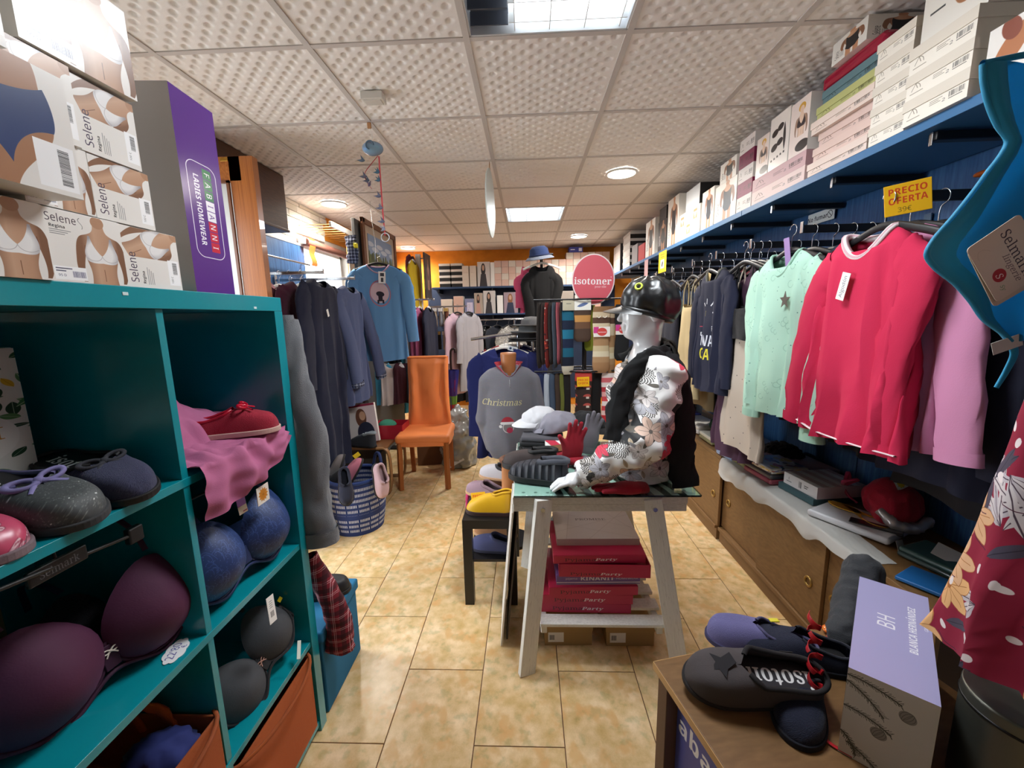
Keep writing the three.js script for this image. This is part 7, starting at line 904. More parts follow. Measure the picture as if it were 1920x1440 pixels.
// ------------------------------------------------------------------ robes on the rail arms of the stone wall
const LY = 1.73, LHG = LY + 0.015 - 0.094, toAisle = Math.PI / 2;
{
  const armL = (z, x1, label, y = LY) => { const t = thing('arm_rail', label, 'rail', [-1.98, y, z]); part('bar', rbox(x1 + 1.98, 0.02, 0.012, 0.003, 1), chrome, t, [(x1 + 1.98) / 2, 0, 0]); part('end_stop', rbox(0.006, 0.035, 0.016, 0.002, 1), chrome, t, [x1 + 1.98, 0.005, 0]); part('wall_plate', rbox(0.006, 0.08, 0.03, 0.002, 1), chrome, t, [0.008, 0, 0]); };
  armL(-2.78, -1.36, 'chrome rail arm holding the maroon and navy robes'); armL(-3.24, -1.34, 'chrome rail arm holding the denim blue robe');
  const hl = (z, x, c, n) => hanger(n, c, [x, LHG, z], toAisle, 'hangers on the stone wall arms');
  [['#4a1428', 'maroon', -1.86], ['#cfc9c4', 'off-white', -1.8], ['#5c1a32', 'wine', -1.74], ['#c98a94', 'rose', -1.67], ['#541730', 'burgundy', -1.6], ['#4c1530', 'dark burgundy', -1.52]].forEach(([c, n, x], i) => { garment('fleece_robe', n + ' fleece robe hanging beside the varnished door', 'robe', { w: 0.4, hem: 0.48, len: 1.25, sleeve: 0.55, spread: 0.05, sw: 0.085, cuffW: 0.07, seed: 40 + i, thick: 0.07 }, cloth(c, 'fleece'), [x, LHG - 0.006 + 0.02 * (i % 2), -2.78 + 0.03 * (i % 2)], toAisle); hl(-2.78, x, white, 'white hanger on the arm of maroon robes'); });
  garment('fleece_robe', 'long dark navy velour robe at the aisle end of its arm', 'robe', { w: 0.4, hem: 0.52, len: 1.33, neck: 0.15, sleeve: 0.66, spread: [0.05, 0.03], sw: 0.09, cuffW: 0.075, seed: 51, thick: 0.09, folds: 3, amp: 0.026 }, cloth('#121733', 'fleece'), [-1.4, LHG + 0.03, -2.78], toAisle); hl(-2.78, -1.4, black, 'dark hanger of the long navy robe');
  solo('swing_tag', 'small white tag on a cord on the navy velour robe', 'tag', rbox(0.002, 0.05, 0.025, 0.001, 1), white, [-1.335, 1.46, -2.74], [0.3, 0, 0]);
  [['#c9c4bc', 'stone grey', -1.84], ['#8d9098', 'blue grey', -1.77], ['#cf7f1c', 'orange', -1.66], ['#6b7286', 'slate', -1.56], ['#b9b4ae', 'pale taupe', -1.72]].forEach(([c, n, x], i) => { garment('night_robe', n + ' robe hanging behind the denim blue robe', 'robe', { w: 0.4, hem: 0.46, len: 1.15, sleeve: 0.5, spread: 0.05, sw: 0.08, seed: 60 + i, thick: 0.06 }, cloth(c, 'fleece'), [x, LHG + 0.01, -3.22 + 0.01 * i], toAisle); hl(-3.24, x, white, 'white hanger on the arm of the denim robe'); });
  const plaid = print(canvas(128, 128, (g) => { g.fillStyle = '#3b4258'; g.fillRect(0, 0, 128, 128); for (let i = 0; i < 4; i++) { g.fillStyle = 'rgba(200,205,220,0.55)'; g.fillRect(i * 32 + 4, 0, 6, 128); g.fillRect(0, i * 32 + 4, 128, 6); g.fillStyle = 'rgba(20,22,40,0.5)'; g.fillRect(i * 32 + 16, 0, 9, 128); g.fillRect(0, i * 32 + 16, 128, 9); } }, { repeat: [9, 9] }), 0.9);
  garment('night_robe', 'denim blue robe with plaid cuffs at the aisle end of its arm', 'robe', { w: 0.4, hem: 0.46, len: 0.92, sleeve: 0.72, spread: [-0.08, 0.2], sw: 0.085, cuffW: 0.075, st: 0.045, seed: 71, thick: 0.09, folds: 4, amp: 0.022, cuffMat: plaid, sleeveZ: 0.06 }, cloth('#4a5478', 'fleece'), [-1.4, LHG + 0.02, -3.24], toAisle); hl(-3.24, -1.4, black, 'dark hanger of the denim blue robe');
  // pale blue nightshirt facing the entrance
  const tT = canvas(512, 640, (g) => { g.fillStyle = '#5f90bf'; g.fillRect(0, 0, 512, 640); g.fillStyle = '#c9b0b8'; g.beginPath(); g.ellipse(256, 190, 96, 70, 0.1, 0, 7); g.fill(); g.strokeStyle = '#b06a78'; g.lineWidth = 9; g.beginPath(); g.ellipse(262, 196, 104, 86, 0.1, 0, 7); g.stroke(); g.fillStyle = '#2a2630'; g.beginPath(); g.ellipse(262, 200, 42, 18, 0.1, 0, 7); g.fill(); g.fillRect(240, 200, 44, 50); g.fillRect(228, 240, 18, 26); g.fillRect(280, 240, 18, 26); }, { clamp: true }); tT.repeat.set(1 / 0.42, 1 / 0.8); tT.offset.set(0.5 - 0.5 / 0.42, 1);
  const pm = cloth('#5f90bf'), b = garment('nightshirt', 'sky blue nightshirt with round print facing the entrance', 'nightshirt', { w: 0.4, hem: 0.44, len: 0.84, neck: 0.19, drop: 0.07, sleeve: 0.62, spread: [0.0, 0.07], sw: 0.075, cuffW: 0.048, folds: 4, amp: 0.012, seed: 81, bandMat: cloth('#a88aa0'), sleeveMat: pm }, print(tT, 0.9), [-1.3, 1.88, -3.66], 0.28);
  part('paper_tag', rbox(0.06, 0.1, 0.002, 0.001, 1), print(canvas(64, 96, (g) => { g.fillStyle = '#e9e6e4'; g.fillRect(0, 0, 64, 96); g.fillStyle = '#3a3640'; g.fillRect(16, 12, 34, 26); g.fillRect(22, 50, 22, 34); }), 0.6), b, [0.03, -0.11, 0.045], [0, 0, -0.05]);
  hanger('black hanger of the sky blue nightshirt', black, [-1.3, 1.895, -3.66], 0.28);
  solo('ceiling_hook_wire', 'thin wire hook holding the sky blue nightshirt', 'hook', tube([[0, 0, 0], [0, 0.1, 0], [-0.02, 0.25, -0.02], [-0.03, 0.43, -0.03]], 0.002, 20, 6), chrome, [-1.31, 1.99, -3.66]);
  const pls = thing('plaid_scarf', 'folded blue plaid scarf hanging above the sky blue nightshirt', 'scarf', [-1.56, 2.15, -3.75]); part('cloth', tubeGeo([[0, 0, 0], [0.01, -0.1, 0.005], [0.0, -0.24, 0]], () => 0.05, () => 0.02, 14, 16, 2, 0.005), plaid, pls); part('clip', rbox(0.03, 0.04, 0.03, 0.004, 1), M('#e0d01c', 0.5), pls, [0.05, -0.09, 0.02]);
}
// framed landscape picture and dark partition
{
  const t = thing('grey_partition', 'dark grey partition board behind the framed picture', 'partition', [-1.53, 0, -4.3]); part('board', rbox(0.03, 2.3, 1.1, 0.003, 1), M('#4c4a48', 0.6), t, [0, 1.15, 0]);
  part('foot', rbox(0.3, 0.02, 0.1, 0.004, 1), darkMetal, t, [0, 0.011, 0]);
  const f = thing('framed_picture', 'framed landscape with poplar trees in a wooden frame', 'picture', [-1.49, 2.0, -4.3]); f.rotation.y = toAisle;
  const w = 0.94, h = 0.66, fr = M('#6e4228', 0.35);
  for (const s of [-1, 1]) { part('frame_bar', rbox(w, 0.05, 0.03, 0.006), fr, f, [0, s * (h / 2 - 0.025), 0.005]); part('frame_bar', rbox(0.05, h, 0.03, 0.006), fr, f, [s * (w / 2 - 0.025), 0, 0.005]); }
  part('mount', bx(w - 0.09, h - 0.09, 0.006), M('#b8a48e', 0.7), f, [0, 0, 0]);
  part('painting', bx(w - 0.26, h - 0.24, 0.004), print(canvas(256, 192, (g) => { g.fillStyle = '#7f93ad'; g.fillRect(0, 0, 256, 192); g.fillStyle = '#b9c0c8'; for (let i = 0; i < 6; i++) { g.beginPath(); g.ellipse(20 + i * 46, 40 + (i % 2) * 18, 34, 10, 0, 0, 7); g.fill(); } g.fillStyle = '#8a7048'; g.fillRect(0, 150, 256, 42); const r = rng(3); for (let i = 0; i < 70; i++) { const x = r() * 256, hh = 30 + r() * 60; g.fillStyle = ['#3e4a2c', '#55602f', '#2f3a26', '#6b6a3a'][i % 4]; g.beginPath(); g.ellipse(x, 158 - hh / 2, 7 + r() * 6, hh / 2, 0, 0, 7); g.fill(); } g.fillStyle = '#a08a58'; g.fillRect(90, 160, 60, 32); }), 0.5), f, [0, 0, 0.006]);
}
// ------------------------------------------------------------------ orange chair, basket, bench and floor goods
{
  const org = new THREE.MeshPhysicalMaterial({ color: '#ee8748', roughness: 0.45, side: THREE.DoubleSide, sheen: 0.2, sheenColor: new THREE.Color('#ffd0a8') }), legM = M('#a8602c', 0.45);
  const t = thing('orange_chair', 'dining chair in a loose orange slipcover', 'chair', [-0.885, 0, -3.4], 0.06);
  part('seat', (() => { const g = rbox(0.45, 0.07, 0.43, 0.03, 5), p = g.attributes.position; for (let i = 0; i < p.count; i++) p.setY(i, p.getY(i) + 0.012 * Math.cos(p.getX(i) * 6) * (p.getY(i) > 0 ? 1 : 0) + 0.003 * n3(p.getX(i) * 12, 0, p.getZ(i) * 12)); g.computeVertexNormals(); return g; })(), org, t, [0, 0.43, 0]);
  part('backrest', grid(48, 30, (u, v) => { const a = u * 6.2832, c = Math.cos(a), s = Math.sin(a), y = lerp(0.42, 1.07, v), w = lerp(0.2, 0.185, v) * (1 - 0.06 * Math.sin(v * 3.14)), k = v > 0.96 ? 0.7 : 1; const fold = 0.017 * Math.sin(c * 9 + v * 1.2) * Math.sin(v * 3.0) * (s > 0 ? 1 : 0.5) + 0.008 * n3(c * 3, v * 3, s); return [w * Math.sign(c) * Math.pow(Math.abs(c), 0.6), y, -0.17 - 0.07 * v + (0.035 * k) * Math.sign(s) * Math.pow(Math.abs(s), 0.6) + fold]; }, true), org, t);
  part('backrest_top', at(rbox(0.345, 0.02, 0.06, 0.01, 3), 0, 1.068, -0.24), org, t);
  part('skirt', grid(48, 4, (u, v) => { const a = u * 6.2832, c = Math.cos(a), s = Math.sin(a); return [0.222 * Math.sign(c) * Math.pow(Math.abs(c), 0.35), 0.425 - 0.05 * v, 0.212 * Math.sign(s) * Math.pow(Math.abs(s), 0.35) + 0.004 * Math.sin(a * 12) * v]; }, true), org, t);
  for (const x of [-1, 1]) { part('leg', bar([x * 0.19, 0.4, 0.19], [x * 0.195, 0.001, 0.2], 0.036, 0.034), legM, t); part('leg', bar([x * 0.18, 0.4, -0.18], [x * 0.18, 0.001, -0.23], 0.036, 0.034), legM, t); }
  // woven basket with slippers
  const bt = canvas(1024, 256, (g) => { g.fillStyle = '#28396e'; g.fillRect(0, 0, 1024, 256); g.fillStyle = '#dfe0e6'; for (let r = 0; r < 9; r++) for (let i = 0; i < 128; i++) { if (r < 3 ? true : i % 8 < 7) g.fillRect(i * 8 + (r % 2) * 3, 24 + r * 25, 4, 13); } g.fillStyle = '#28396e'; g.fillRect(0, 150, 1024, 14); }), b = thing('rope_basket', 'navy and white woven rope basket full of slippers', 'basket', [-1.19, 0, -2.62]);
  part('body', grid(48, 24, (u, v) => { const a = u * 6.2832, r = 0.165 + 0.025 * Math.sin(v * 2.6) + 0.0025 * Math.sin(v * 24 * 3.14); return [Math.cos(a) * r, 0.005 + 0.36 * v, Math.sin(a) * r, u, v]; }, true), print(bt, 0.9, { bumpMap: weave, bumpScale: 0.003 }), b); part('base', cyl(0.165, 0.165, 0.008, 40), M('#2a3a6a', 0.9), b, [0, 0.005, 0]); part('rim', at(new THREE.TorusGeometry(0.178, 0.012, 10, 48), 0, 0.365, 0, Math.PI / 2), cloth('#31457e'), b);
  part('handle', tube([[0.06, 0.36, -0.17], [0.09, 0.46, -0.16], [0.13, 0.47, -0.12], [0.16, 0.36, -0.08]], 0.011, 24, 8), cloth('#24325e'), b);
  const sl = (label, c, pos, rot, o = {}) => { const s = shoe('slipper', label, 'slipper', { L: 0.23, W: 0.088, H: 0.07, toe: 0.05, heel: 0.05, open0: 0.45, mat: cloth(c, 'fleece'), soleMat: M(o.sole ?? '#2a2626', 0.8), insole: cloth(o.ins ?? c, 'fleece'), rimMat: cloth(o.rim ?? c, 'fleece'), rimR: 0.009 }, pos, 0); s.rotation.order = 'YXZ'; s.rotation.set(...rot); return s; };
  sl('pale pink plush slipper hanging over the basket rim showing its sole', '#d8b4ba', [-0.985, 0.37, -2.5], [0, -0.6, -1.4]); sl('dark navy plush slipper hanging over the front of the basket', '#26283a', [-1.17, 0.36, -2.42], [0, -1.1, -0.95], { ins: '#1a1c2a' });
  sl('pink slipper with grey lining standing in the basket', '#c9788c', [-1.2, 0.36, -2.64], [0, 0.6, 1.0], { rim: '#b0a8a8' }); sl('grey slipper standing at the back of the basket', '#8a8080', [-1.31, 0.38, -2.66], [0, 0.4, 1.2]); sl('black slipper inside the basket', '#1c1c20', [-1.28, 0.33, -2.55], [0, 0.2, 0.9]);
  solo('price_sign', 'tiny yellow price tag sticking out of the basket', 'sign', rbox(0.05, 0.03, 0.002, 0.001, 1), M('#e8c41c', 0.5), [-1.16, 0.51, -2.6], [0, 0, 0.6]);
  // bent plywood bench
  const bw = M('#7a5434', 0.4), bn = thing('bentwood_bench', 'brown bent plywood bench along the robes', 'bench', [-1.42, 0, -3.3]);
  part('top', rbox(0.56, 0.02, 0.4, 0.006), bw, bn, [0, 0.39, 0]); for (const z of [-0.19, 0.19]) part('loop_leg', tubeGeo([[0.2, 0.39, z], [0.27, 0.385, z], [0.295, 0.34, z], [0.295, 0.06, z], [0.27, 0.015, z], [0.2, 0.012, z], [-0.2, 0.012, z], [-0.27, 0.015, z], [-0.295, 0.06, z], [-0.295, 0.34, z], [-0.27, 0.385, z], [-0.2, 0.39, z]], () => 0.011, () => 0.022, 8, 60, 0, 0), M('#9a7048', 0.4), bn);
  const ph = print(canvas(192, 256, (g) => { g.fillStyle = '#d9c4c8'; g.fillRect(0, 0, 192, 256); g.fillStyle = '#cfcac8'; g.fillRect(0, 0, 80, 256); g.fillStyle = '#8c2440'; g.fillRect(0, 0, 192, 16); g.fillStyle = '#6b4434'; g.beginPath(); g.ellipse(96, 90, 34, 60, 0, 0, 7); g.fill(); g.fillStyle = '#c99c80'; g.beginPath(); g.ellipse(106, 78, 20, 30, 0, 0, 7); g.fill(); g.fillStyle = '#2a2c40'; g.beginPath(); g.ellipse(116, 190, 54, 70, 0, 0, 7); g.fill(); }), 0.35);
  carton('pyjama_photo_box', 'pyjama box with a woman in a navy top leaning on the bench', [0.24, 0.32, 0.04], [cardWhite, cardWhite, cardWhite, cardWhite, ph, cardWhite], [-1.36, 0.402, -3.24], 0.1, { tilt: 0.12, tiltX: -0.15, seam: false });
  shoe('ankle_boot', 'dark grey felt slipper boot with fur lining on the bench', 'boot', { L: 0.24, W: 0.09, H: 0.1, toe: 0.055, heel: 0.1, ankle: 0.02, open0: 0.55, rimH: 0.68, mat: cloth('#30343c', 'fleece'), rimMat: cloth('#9aa4ac', 'fleece'), rimR: 0.012 }, [-1.34, 0.401, -3.14], 2.85);
  const rd = thing('open_red_box', 'open red carton with folded linen next to the orange chair', 'box', [-1.2, 0.402, -3.42]); part('tray', join([at(bx(0.26, 0.004, 0.2), 0, 0.002, 0), at(bx(0.26, 0.12, 0.004), 0, 0.06, 0.1), at(bx(0.26, 0.12, 0.004), 0, 0.06, -0.1), at(bx(0.004, 0.12, 0.2), -0.13, 0.06, 0), at(bx(0.004, 0.12, 0.2), 0.13, 0.06, 0)]), M('#a81c30', 0.4), rd);
  solo('green_hat', 'green cap lying in the open red carton', 'cap', sdf((x, y, z) => Math.max(ell(x, y, z, [0, 0, 0], [0.08, 0.05, 0.07]), -y), [-0.1, -0.02, -0.1], [0.1, 0.08, 0.1], 0.008), cloth('#3a8a70'), [-1.23, 0.5, -3.42]);
  // boxes under the bench and plastic bag
  carton('floor_carton', 'dark carton in the shade under the bench', [0.3, 0.25, 0.3], M('#2b2724', 0.7), [-1.42, 0.03, -3.32], 0.1, {}); carton('floor_carton', 'brown carton on the floor behind the orange chair', [0.25, 0.3, 0.25], M('#6b4a30', 0.7), [-0.98, 0.001, -3.9], 0.2, {});
  const pb = thing('plastic_bag', 'crumpled clear plastic bag with cartons behind the chair', 'bag', [-0.68, 0, -3.8]); part('film', sdf((x, y, z) => Math.max(ell(x, y, z, [0, 0.16, 0], [0.17, 0.4, 0.16]) + 0.02 * n3(x * 9, y * 9, z * 9) + 0.008 * n3(x * 25, y * 25, z * 25), 0.003 - y), [-0.24, -0.02, -0.22], [0.24, 0.62, 0.22], 0.014), M('#8d8f8c', 0.15, { key: 'bagf', clearcoat: 1 }), pb); part('carton_inside', rbox(0.16, 0.1, 0.02, 0.003, 1), M('#cfd0ce', 0.4), pb, [-0.02, 0.1, 0.15], [-0.3, 0.1, 0.5]);
  const umT = canvas(256, 128, (g) => { const gr = ['#2b2f86', '#3a2f8c', '#4b2a7c', '#6fa03c', '#c2342c', '#8a2a7c']; gr.forEach((c, i) => { g.fillStyle = c; g.fillRect(0, i * 22, 256, 22); }); const r = rng(2); for (let i = 0; i < 30; i++) { g.fillStyle = gr[i % 6]; g.fillRect(r() * 256, r() * 128, 6, 30); } });
  const um = thing('umbrella', 'folded rainbow-patterned umbrella hanging beside the chair', 'umbrella', [-0.76, 0.9, -4.0]); part('canopy', grid(24, 16, (u, v) => { const a = u * 6.283, r = (0.065 - 0.045 * v) * (1 + 0.22 * Math.cos(a * 8 + v * 3)); return [Math.cos(a) * r, -0.5 * v, Math.sin(a) * r, u, 1 - v]; }, true), print(umT, 0.5), um); part('handle', tube([[0, 0, 0], [0, 0.14, 0], [0.01, 0.2, 0], [0.04, 0.21, 0], [0.05, 0.17, 0]], 0.011, 24, 8), M('#2a1c18', 0.5), um); part('tip', rod([0, -0.5, 0], [0, -0.55, 0], 0.004), chrome, um);
}
// second row of clothes along the stone wall
{
  const y = 1.62, H2 = y + 0.012 - 0.094, z = -4.62; const t = thing('arm_rail', 'chrome rail arm with white hangers beyond the orange chair', 'rail', [-1.5, y, z]); part('bar', rod([0, 0, 0], [0.46, 0, 0], 0.01), chrome, t); part('end_stop', new THREE.SphereGeometry(0.014, 10, 8), chrome, t, [0.46, 0, 0]);
  [['#16171a', 'black', -1.44, 1.0], ['#2a2c30', 'charcoal', -1.4, 1.0], ['#2f7a8c', 'teal', -1.36, 1.15], ['#b9b6b2', 'light grey', -1.31, 0.9], ['#b05a7c', 'dusty rose', -1.25, 0.9], ['#a8557a', 'raspberry', -1.2, 0.88], ['#1a1c30', 'navy', -1.1, 0.85]].forEach(([c, n, x, l], i) => { garment('night_robe', n + ' robe on white hangers beyond the orange chair', 'robe', { w: 0.4, hem: 0.46, len: l, sleeve: 0.55, spread: 0.04, sw: 0.08, seed: 90 + i, thick: 0.06 }, cloth(c), [x, H2 - 0.006, z], toAisle); hanger('white plastic hanger beyond the orange chair', white, [x, H2, z], toAisle, 'white hangers beyond the orange chair', { hook: white }); });
  garment('night_robe', 'mustard yellow robe hanging behind the framed picture', 'robe', { w: 0.34, hem: 0.4, len: 0.75, sleeve: 0.45, spread: 0.03, seed: 99 }, cloth('#c9a81c'), [-1.36, 2.1, -5.05], toAisle); hanger('white hanger of the mustard robe', white, [-1.36, 2.106, -5.05], toAisle);
  garment('night_robe', 'dark red robe hanging beside the mustard one', 'robe', { w: 0.34, len: 0.6, sleeve: 0.4, seed: 98 }, cloth('#5c1a28'), [-1.45, 2.2, -5.3], toAisle);
  const ps = thing('display_post', 'white metal display post with picture panel beyond the framed picture', 'display post', [-1.35, 0, -5.25]); part('post', rbox(0.06, 2.2, 0.06, 0.004, 1), M('#e2e0da', 0.5), ps, [0, 1.1, 0]); part('picture_panel', rbox(0.02, 0.55, 0.3, 0.003, 1), print(canvas(128, 192, (g) => { g.fillStyle = '#4c4442'; g.fillRect(0, 0, 128, 192); torso(g, 64, 90, 56, '#9c7460', '#6b4a48'); }), 0.4), ps, [0.12, 1.92, 0.05]); part('arm', rod([0, 2.15, 0], [0.12, 2.15, 0], 0.008), chrome, ps); part('foot', cyl(0.15, 0.15, 0.012, 24), M('#d8d4cc', 0.5), ps, [0, 0.007, 0]);
  // small accessory rack and pale pink robe further back
  const rk = thing('round_rack', 'chrome rack with small accessories beyond the orange chair', 'rack', [-1.02, 0, -5.1]); part('pole', rod([0, 0, 0], [0, 1.55, 0], 0.014), chrome, rk); part('bar', rod([-0.2, 1.55, 0], [0.28, 1.55, 0], 0.01), chrome, rk); part('foot', cyl(0.2, 0.2, 0.014, 24), darkMetal, rk, [0, 0.008, 0]);
  const rr = rng(8); ['white', 'brown', 'beige', 'black', 'grey', 'cream', 'chestnut', 'silver'].forEach((n, i) => { const c = ['#d8d4d0', '#4a3028', '#b9a48c', '#1c1a1c', '#8a888c', '#cfc4b0', '#6b3c28', '#b4b8bc'][i]; const s = thing('sock_pack', n + ' sock pack on the chrome accessory rack', 'socks', [-1.19 + i * 0.035, 1.53 - 0.28 * (i % 2), -5.03]); part('sock', tubeGeo([[0, 0, 0], [0, -0.1, 0], [0.0, -0.22, 0]], () => 0.025, () => 0.04, 10, 10, i), cloth(c), s); part('header_card', rbox(0.05, 0.04, 0.01, 0.001, 1), i % 3 ? white : M('#c9a45c', 0.5), s, [0, -0.02, 0.04]); });
  const os = new THREE.Shape(); os.absellipse(0, 0, 0.04, 0.1, 0, 6.2832); solo('oval_sign', 'small pink oval sign on the chrome accessory rack', 'sign', new THREE.ExtrudeGeometry(os, { depth: 0.005, bevelEnabled: false, curveSegments: 30 }), M('#d98a90', 0.5), [-1.16, 1.52, -4.96]);
  for (const [x, c, l, ln] of [[-0.86, '#cdaab4', 'pale pink long robe at the end of the chrome rack', 1.0], [-0.72, '#9a9496', 'silver grey robe behind the pale pink one', 0.95]]) { garment('night_robe', l, 'robe', { w: 0.36, hem: 0.42, len: ln, sleeve: 0.55, spread: 0.05, seed: x * 30 }, cloth(c), [x, 1.47, -5.1], toAisle - 0.5); hanger('black hanger at the end of the chrome rack', black, [x, 1.476, -5.1], toAisle - 0.5, 'hangers at the end of the chrome rack'); }
  // clothes low along the wall
  [['#8c3a4a', 'rose print'], ['#6b5a5c', 'taupe print'], ['#3a8aa8', 'bright blue'], ['#c9c0bc', 'cream'], ['#4c2430', 'dark plum'], ['#2a2c34', 'dark grey']].forEach(([c, n], i) => garment('hanging_skirt', n + ' garment low on the wall behind the bench', 'clothes', { w: 0.24, hem: 0.28, len: 0.42, sleeve: 0, seed: 110 + i, thick: 0.05 }, cloth(c), [-1.72 + i * 0.12, 0.98, -3.95 - 0.03 * i], 0.5));
}
// ------------------------------------------------------------------ shelves on the orange back wall
{
  const bl = M('#2c4468', 0.45);
  for (const [y, l] of [[1.862, 'upper blue shelf on the orange back wall'], [1.466, 'lower blue shelf on the orange back wall']]) { const t = thing('back_shelf', l, 'shelf', [-0.11, y, -6.34]); part('board', rbox(2.6, 0.025, 0.31, 0.002, 1), bl, t, [0, -0.0125, 0]); for (const x of [-1.2, -0.4, 0.4, 1.2]) part('bracket', rbox(0.02, 0.06, 0.28, 0.003, 1), darkMetal, t, [x, -0.055, 0]); }
  solo('blue_backboard', 'dark blue panel behind the lower back shelf', 'wall panel', rbox(2.9, 1.75, 0.014, 0.002, 1), M('#22314c', 0.5), [-0.1, 0.985, -6.49]);
  const woman = (bg, hair, top) => print(canvas(128, 160, (g) => { g.fillStyle = bg; g.fillRect(0, 0, 128, 160); g.fillStyle = hair; g.beginPath(); g.ellipse(60, 50, 22, 40, 0, 0, 7); g.fill(); g.fillStyle = '#c49a80'; g.beginPath(); g.ellipse(60, 40, 12, 18, 0, 0, 7); g.fill(); g.fillStyle = top; g.beginPath(); g.moveTo(36, 78); g.lineTo(84, 78); g.lineTo(98, 160); g.lineTo(20, 160); g.fill(); }), 0.4);
  const w1 = woman('#cfc9c4', '#2a2422', '#3a3638'), w2 = woman('#a08a92', '#8c5a34', '#2a3048'), w3 = woman('#b9a898', '#3a2c28', '#c99c8c');
  const six = (f, s) => [s, s, s, s, f, s]; let n = 0;
  const B = (label, x, w, y, h, f, s, o = {}) => carton('back_carton', label, [w - 0.004, h - 0.001, o.d ?? 0.22], six(f, s), [x, y, -6.3 + (o.dz ?? 0)], o.turn ?? 0, { group: o.group, ...(o.lid ? { lid: { h: h * 0.4, mat: o.lid } } : {}) });
  const U = 1.8625, Lw = 1.4665, pk = M('#d8b4a4', 0.55), pk2 = M('#cfa494', 0.55), crm = M('#d9cdbf', 0.55);
  ['bottom', 'second', 'third', 'top'].forEach((k, i) => { for (const [x, q] of [[-1.21, 'outer'], [-1.03, 'inner']]) B(k + ' black box with white lid in the ' + q + ' column on the upper back shelf', x, 0.17, U + i * 0.085, 0.084, black, black, { lid: M('#cfcac4', 0.5) }); });
  ['bottom', 'middle', 'top'].forEach((k, i) => { for (const [x, q] of [[-0.9, 'first'], [-0.79, 'second']]) B(k + ' cream small box, ' + q + ' column beside the photo carton on the upper back shelf', x, 0.1, U + i * 0.1, 0.099, crm, crm); });
  B('grey photo carton of a dark-haired woman on the upper back shelf', -0.63, 0.19, U, 0.35, w1, cardWhite); B('white glossy carton beside the grey photo carton', -0.5, 0.06, U, 0.34, cardWhite, cardWhite);
  const rr = rng(44), ords = ['bottom', 'second', 'third', 'fourth', 'fifth']; let col = 0; for (let x = -0.42; x < 1.18; x += 0.105) { const hN = x > 0.55 ? 5 : 4, cn = ['first', 'second', 'third', 'fourth', 'fifth', 'sixth', 'seventh', 'eighth', 'ninth', 'tenth', 'eleventh', 'twelfth', 'thirteenth', 'fourteenth', 'fifteenth', 'sixteenth'][col++]; for (let k = 0; k < hN; k++) { const h = 0.082 + 0.008 * ((col + k) % 2); B(ords[k] + ' pinkish box in the ' + cn + ' column of the upper back shelf', x, 0.104, U + k * 0.09, 0.088, (k + col) % 3 ? pk : crm, (k + col) % 2 ? pk2 : pk, { group: 'pink boxes on the upper back shelf' }); } }
  B('bright blue carton on top of the pink boxes', 0.72, 0.2, U + 0.451, 0.075, print(canvas(128, 48, (g) => { g.fillStyle = '#3a3f9c'; g.fillRect(0, 0, 128, 48); g.fillStyle = '#d8dcf0'; g.fillRect(90, 10, 28, 28); g.fillRect(14, 20, 40, 8); }), 0.5), M('#3a3f9c', 0.5));
  const low = [[-1.2, 0.17, 0.22, crm, 'cream'], [-1.02, 0.15, 0.26, pk, 'pink'], [-0.86, 0.14, 0.22, print(canvas(64, 64, (g) => { g.fillStyle = '#8a90b4'; g.fillRect(0, 0, 64, 64); g.fillStyle = '#d8cfe6'; g.fillRect(16, 16, 40, 40); }), 0.4), 'lilac'], [-0.72, 0.13, 0.3, w3, 'bra model photo'], [-0.56, 0.18, 0.33, w1, 'dark-haired woman photo'], [-0.4, 0.09, 0.26, cardWhite, 'narrow white'], [-0.24, 0.21, 0.3, w2, 'woman in navy pyjamas photo'], [0.0, 0.2, 0.32, M('#5c5a54', 0.5), 'grey'], [0.2, 0.18, 0.28, crm, 'second cream'], [0.4, 0.18, 0.26, pk, 'second pink'], [0.6, 0.18, 0.3, M('#8a8078', 0.5), 'taupe'], [0.8, 0.18, 0.24, crm, 'third cream'], [1.0, 0.18, 0.28, pk2, 'salmon']];
  for (const [x, w, h, f, nm] of low) B(nm + ' carton on the lower back shelf', x, w, Lw, h, f, cardWhite, { d: 0.14, dz: 0.04 });
  // clothes below the back shelves
  const t = thing('back_rail', 'chrome rail under the back shelves', 'rail', [-0.35, 1.37, -6.0]); part('bar', rod([-0.7, 0, 0], [0.9, 0, 0], 0.01), chrome, t); for (const x of [-0.6, 0.8]) part('bracket', rod([x, 0, 0], [x, 0.05, -0.3], 0.008), chrome, t);
  const dots = print(canvas(64, 64, (g) => { g.fillStyle = '#16161a'; g.fillRect(0, 0, 64, 64); g.fillStyle = '#cfcac0'; for (const [x, y] of [[12, 14], [40, 30], [20, 50], [54, 8]]) { g.beginPath(); g.arc(x, y, 5, 0, 7); g.fill(); } }, { repeat: [8, 8] }), 0.9);
  [['#14151c', 'black'], ['#191a24', 'blue black'], [dots, 'white-dotted black'], ['#20222c', 'graphite'], ['#121216', 'jet black'], [dots, 'second white-dotted black'], ['#1b1c26', 'midnight'], ['#26262c', 'dark grey']].forEach(([c, n], i) => { garment('dark_dress', n + ' dress on the rail under the back shelves', 'dress', { w: 0.36, hem: 0.42, len: 1.1, sleeve: 0.5, spread: 0.03, seed: 130 + i }, typeof c === 'string' ? cloth(c) : c, [-0.95 + i * 0.17, 1.285, -6.0], 0.9); hanger('chrome and black hanger under the back shelves', black, [-0.95 + i * 0.17, 1.291, -6.0], 0.9, 'hangers under the back shelves'); });
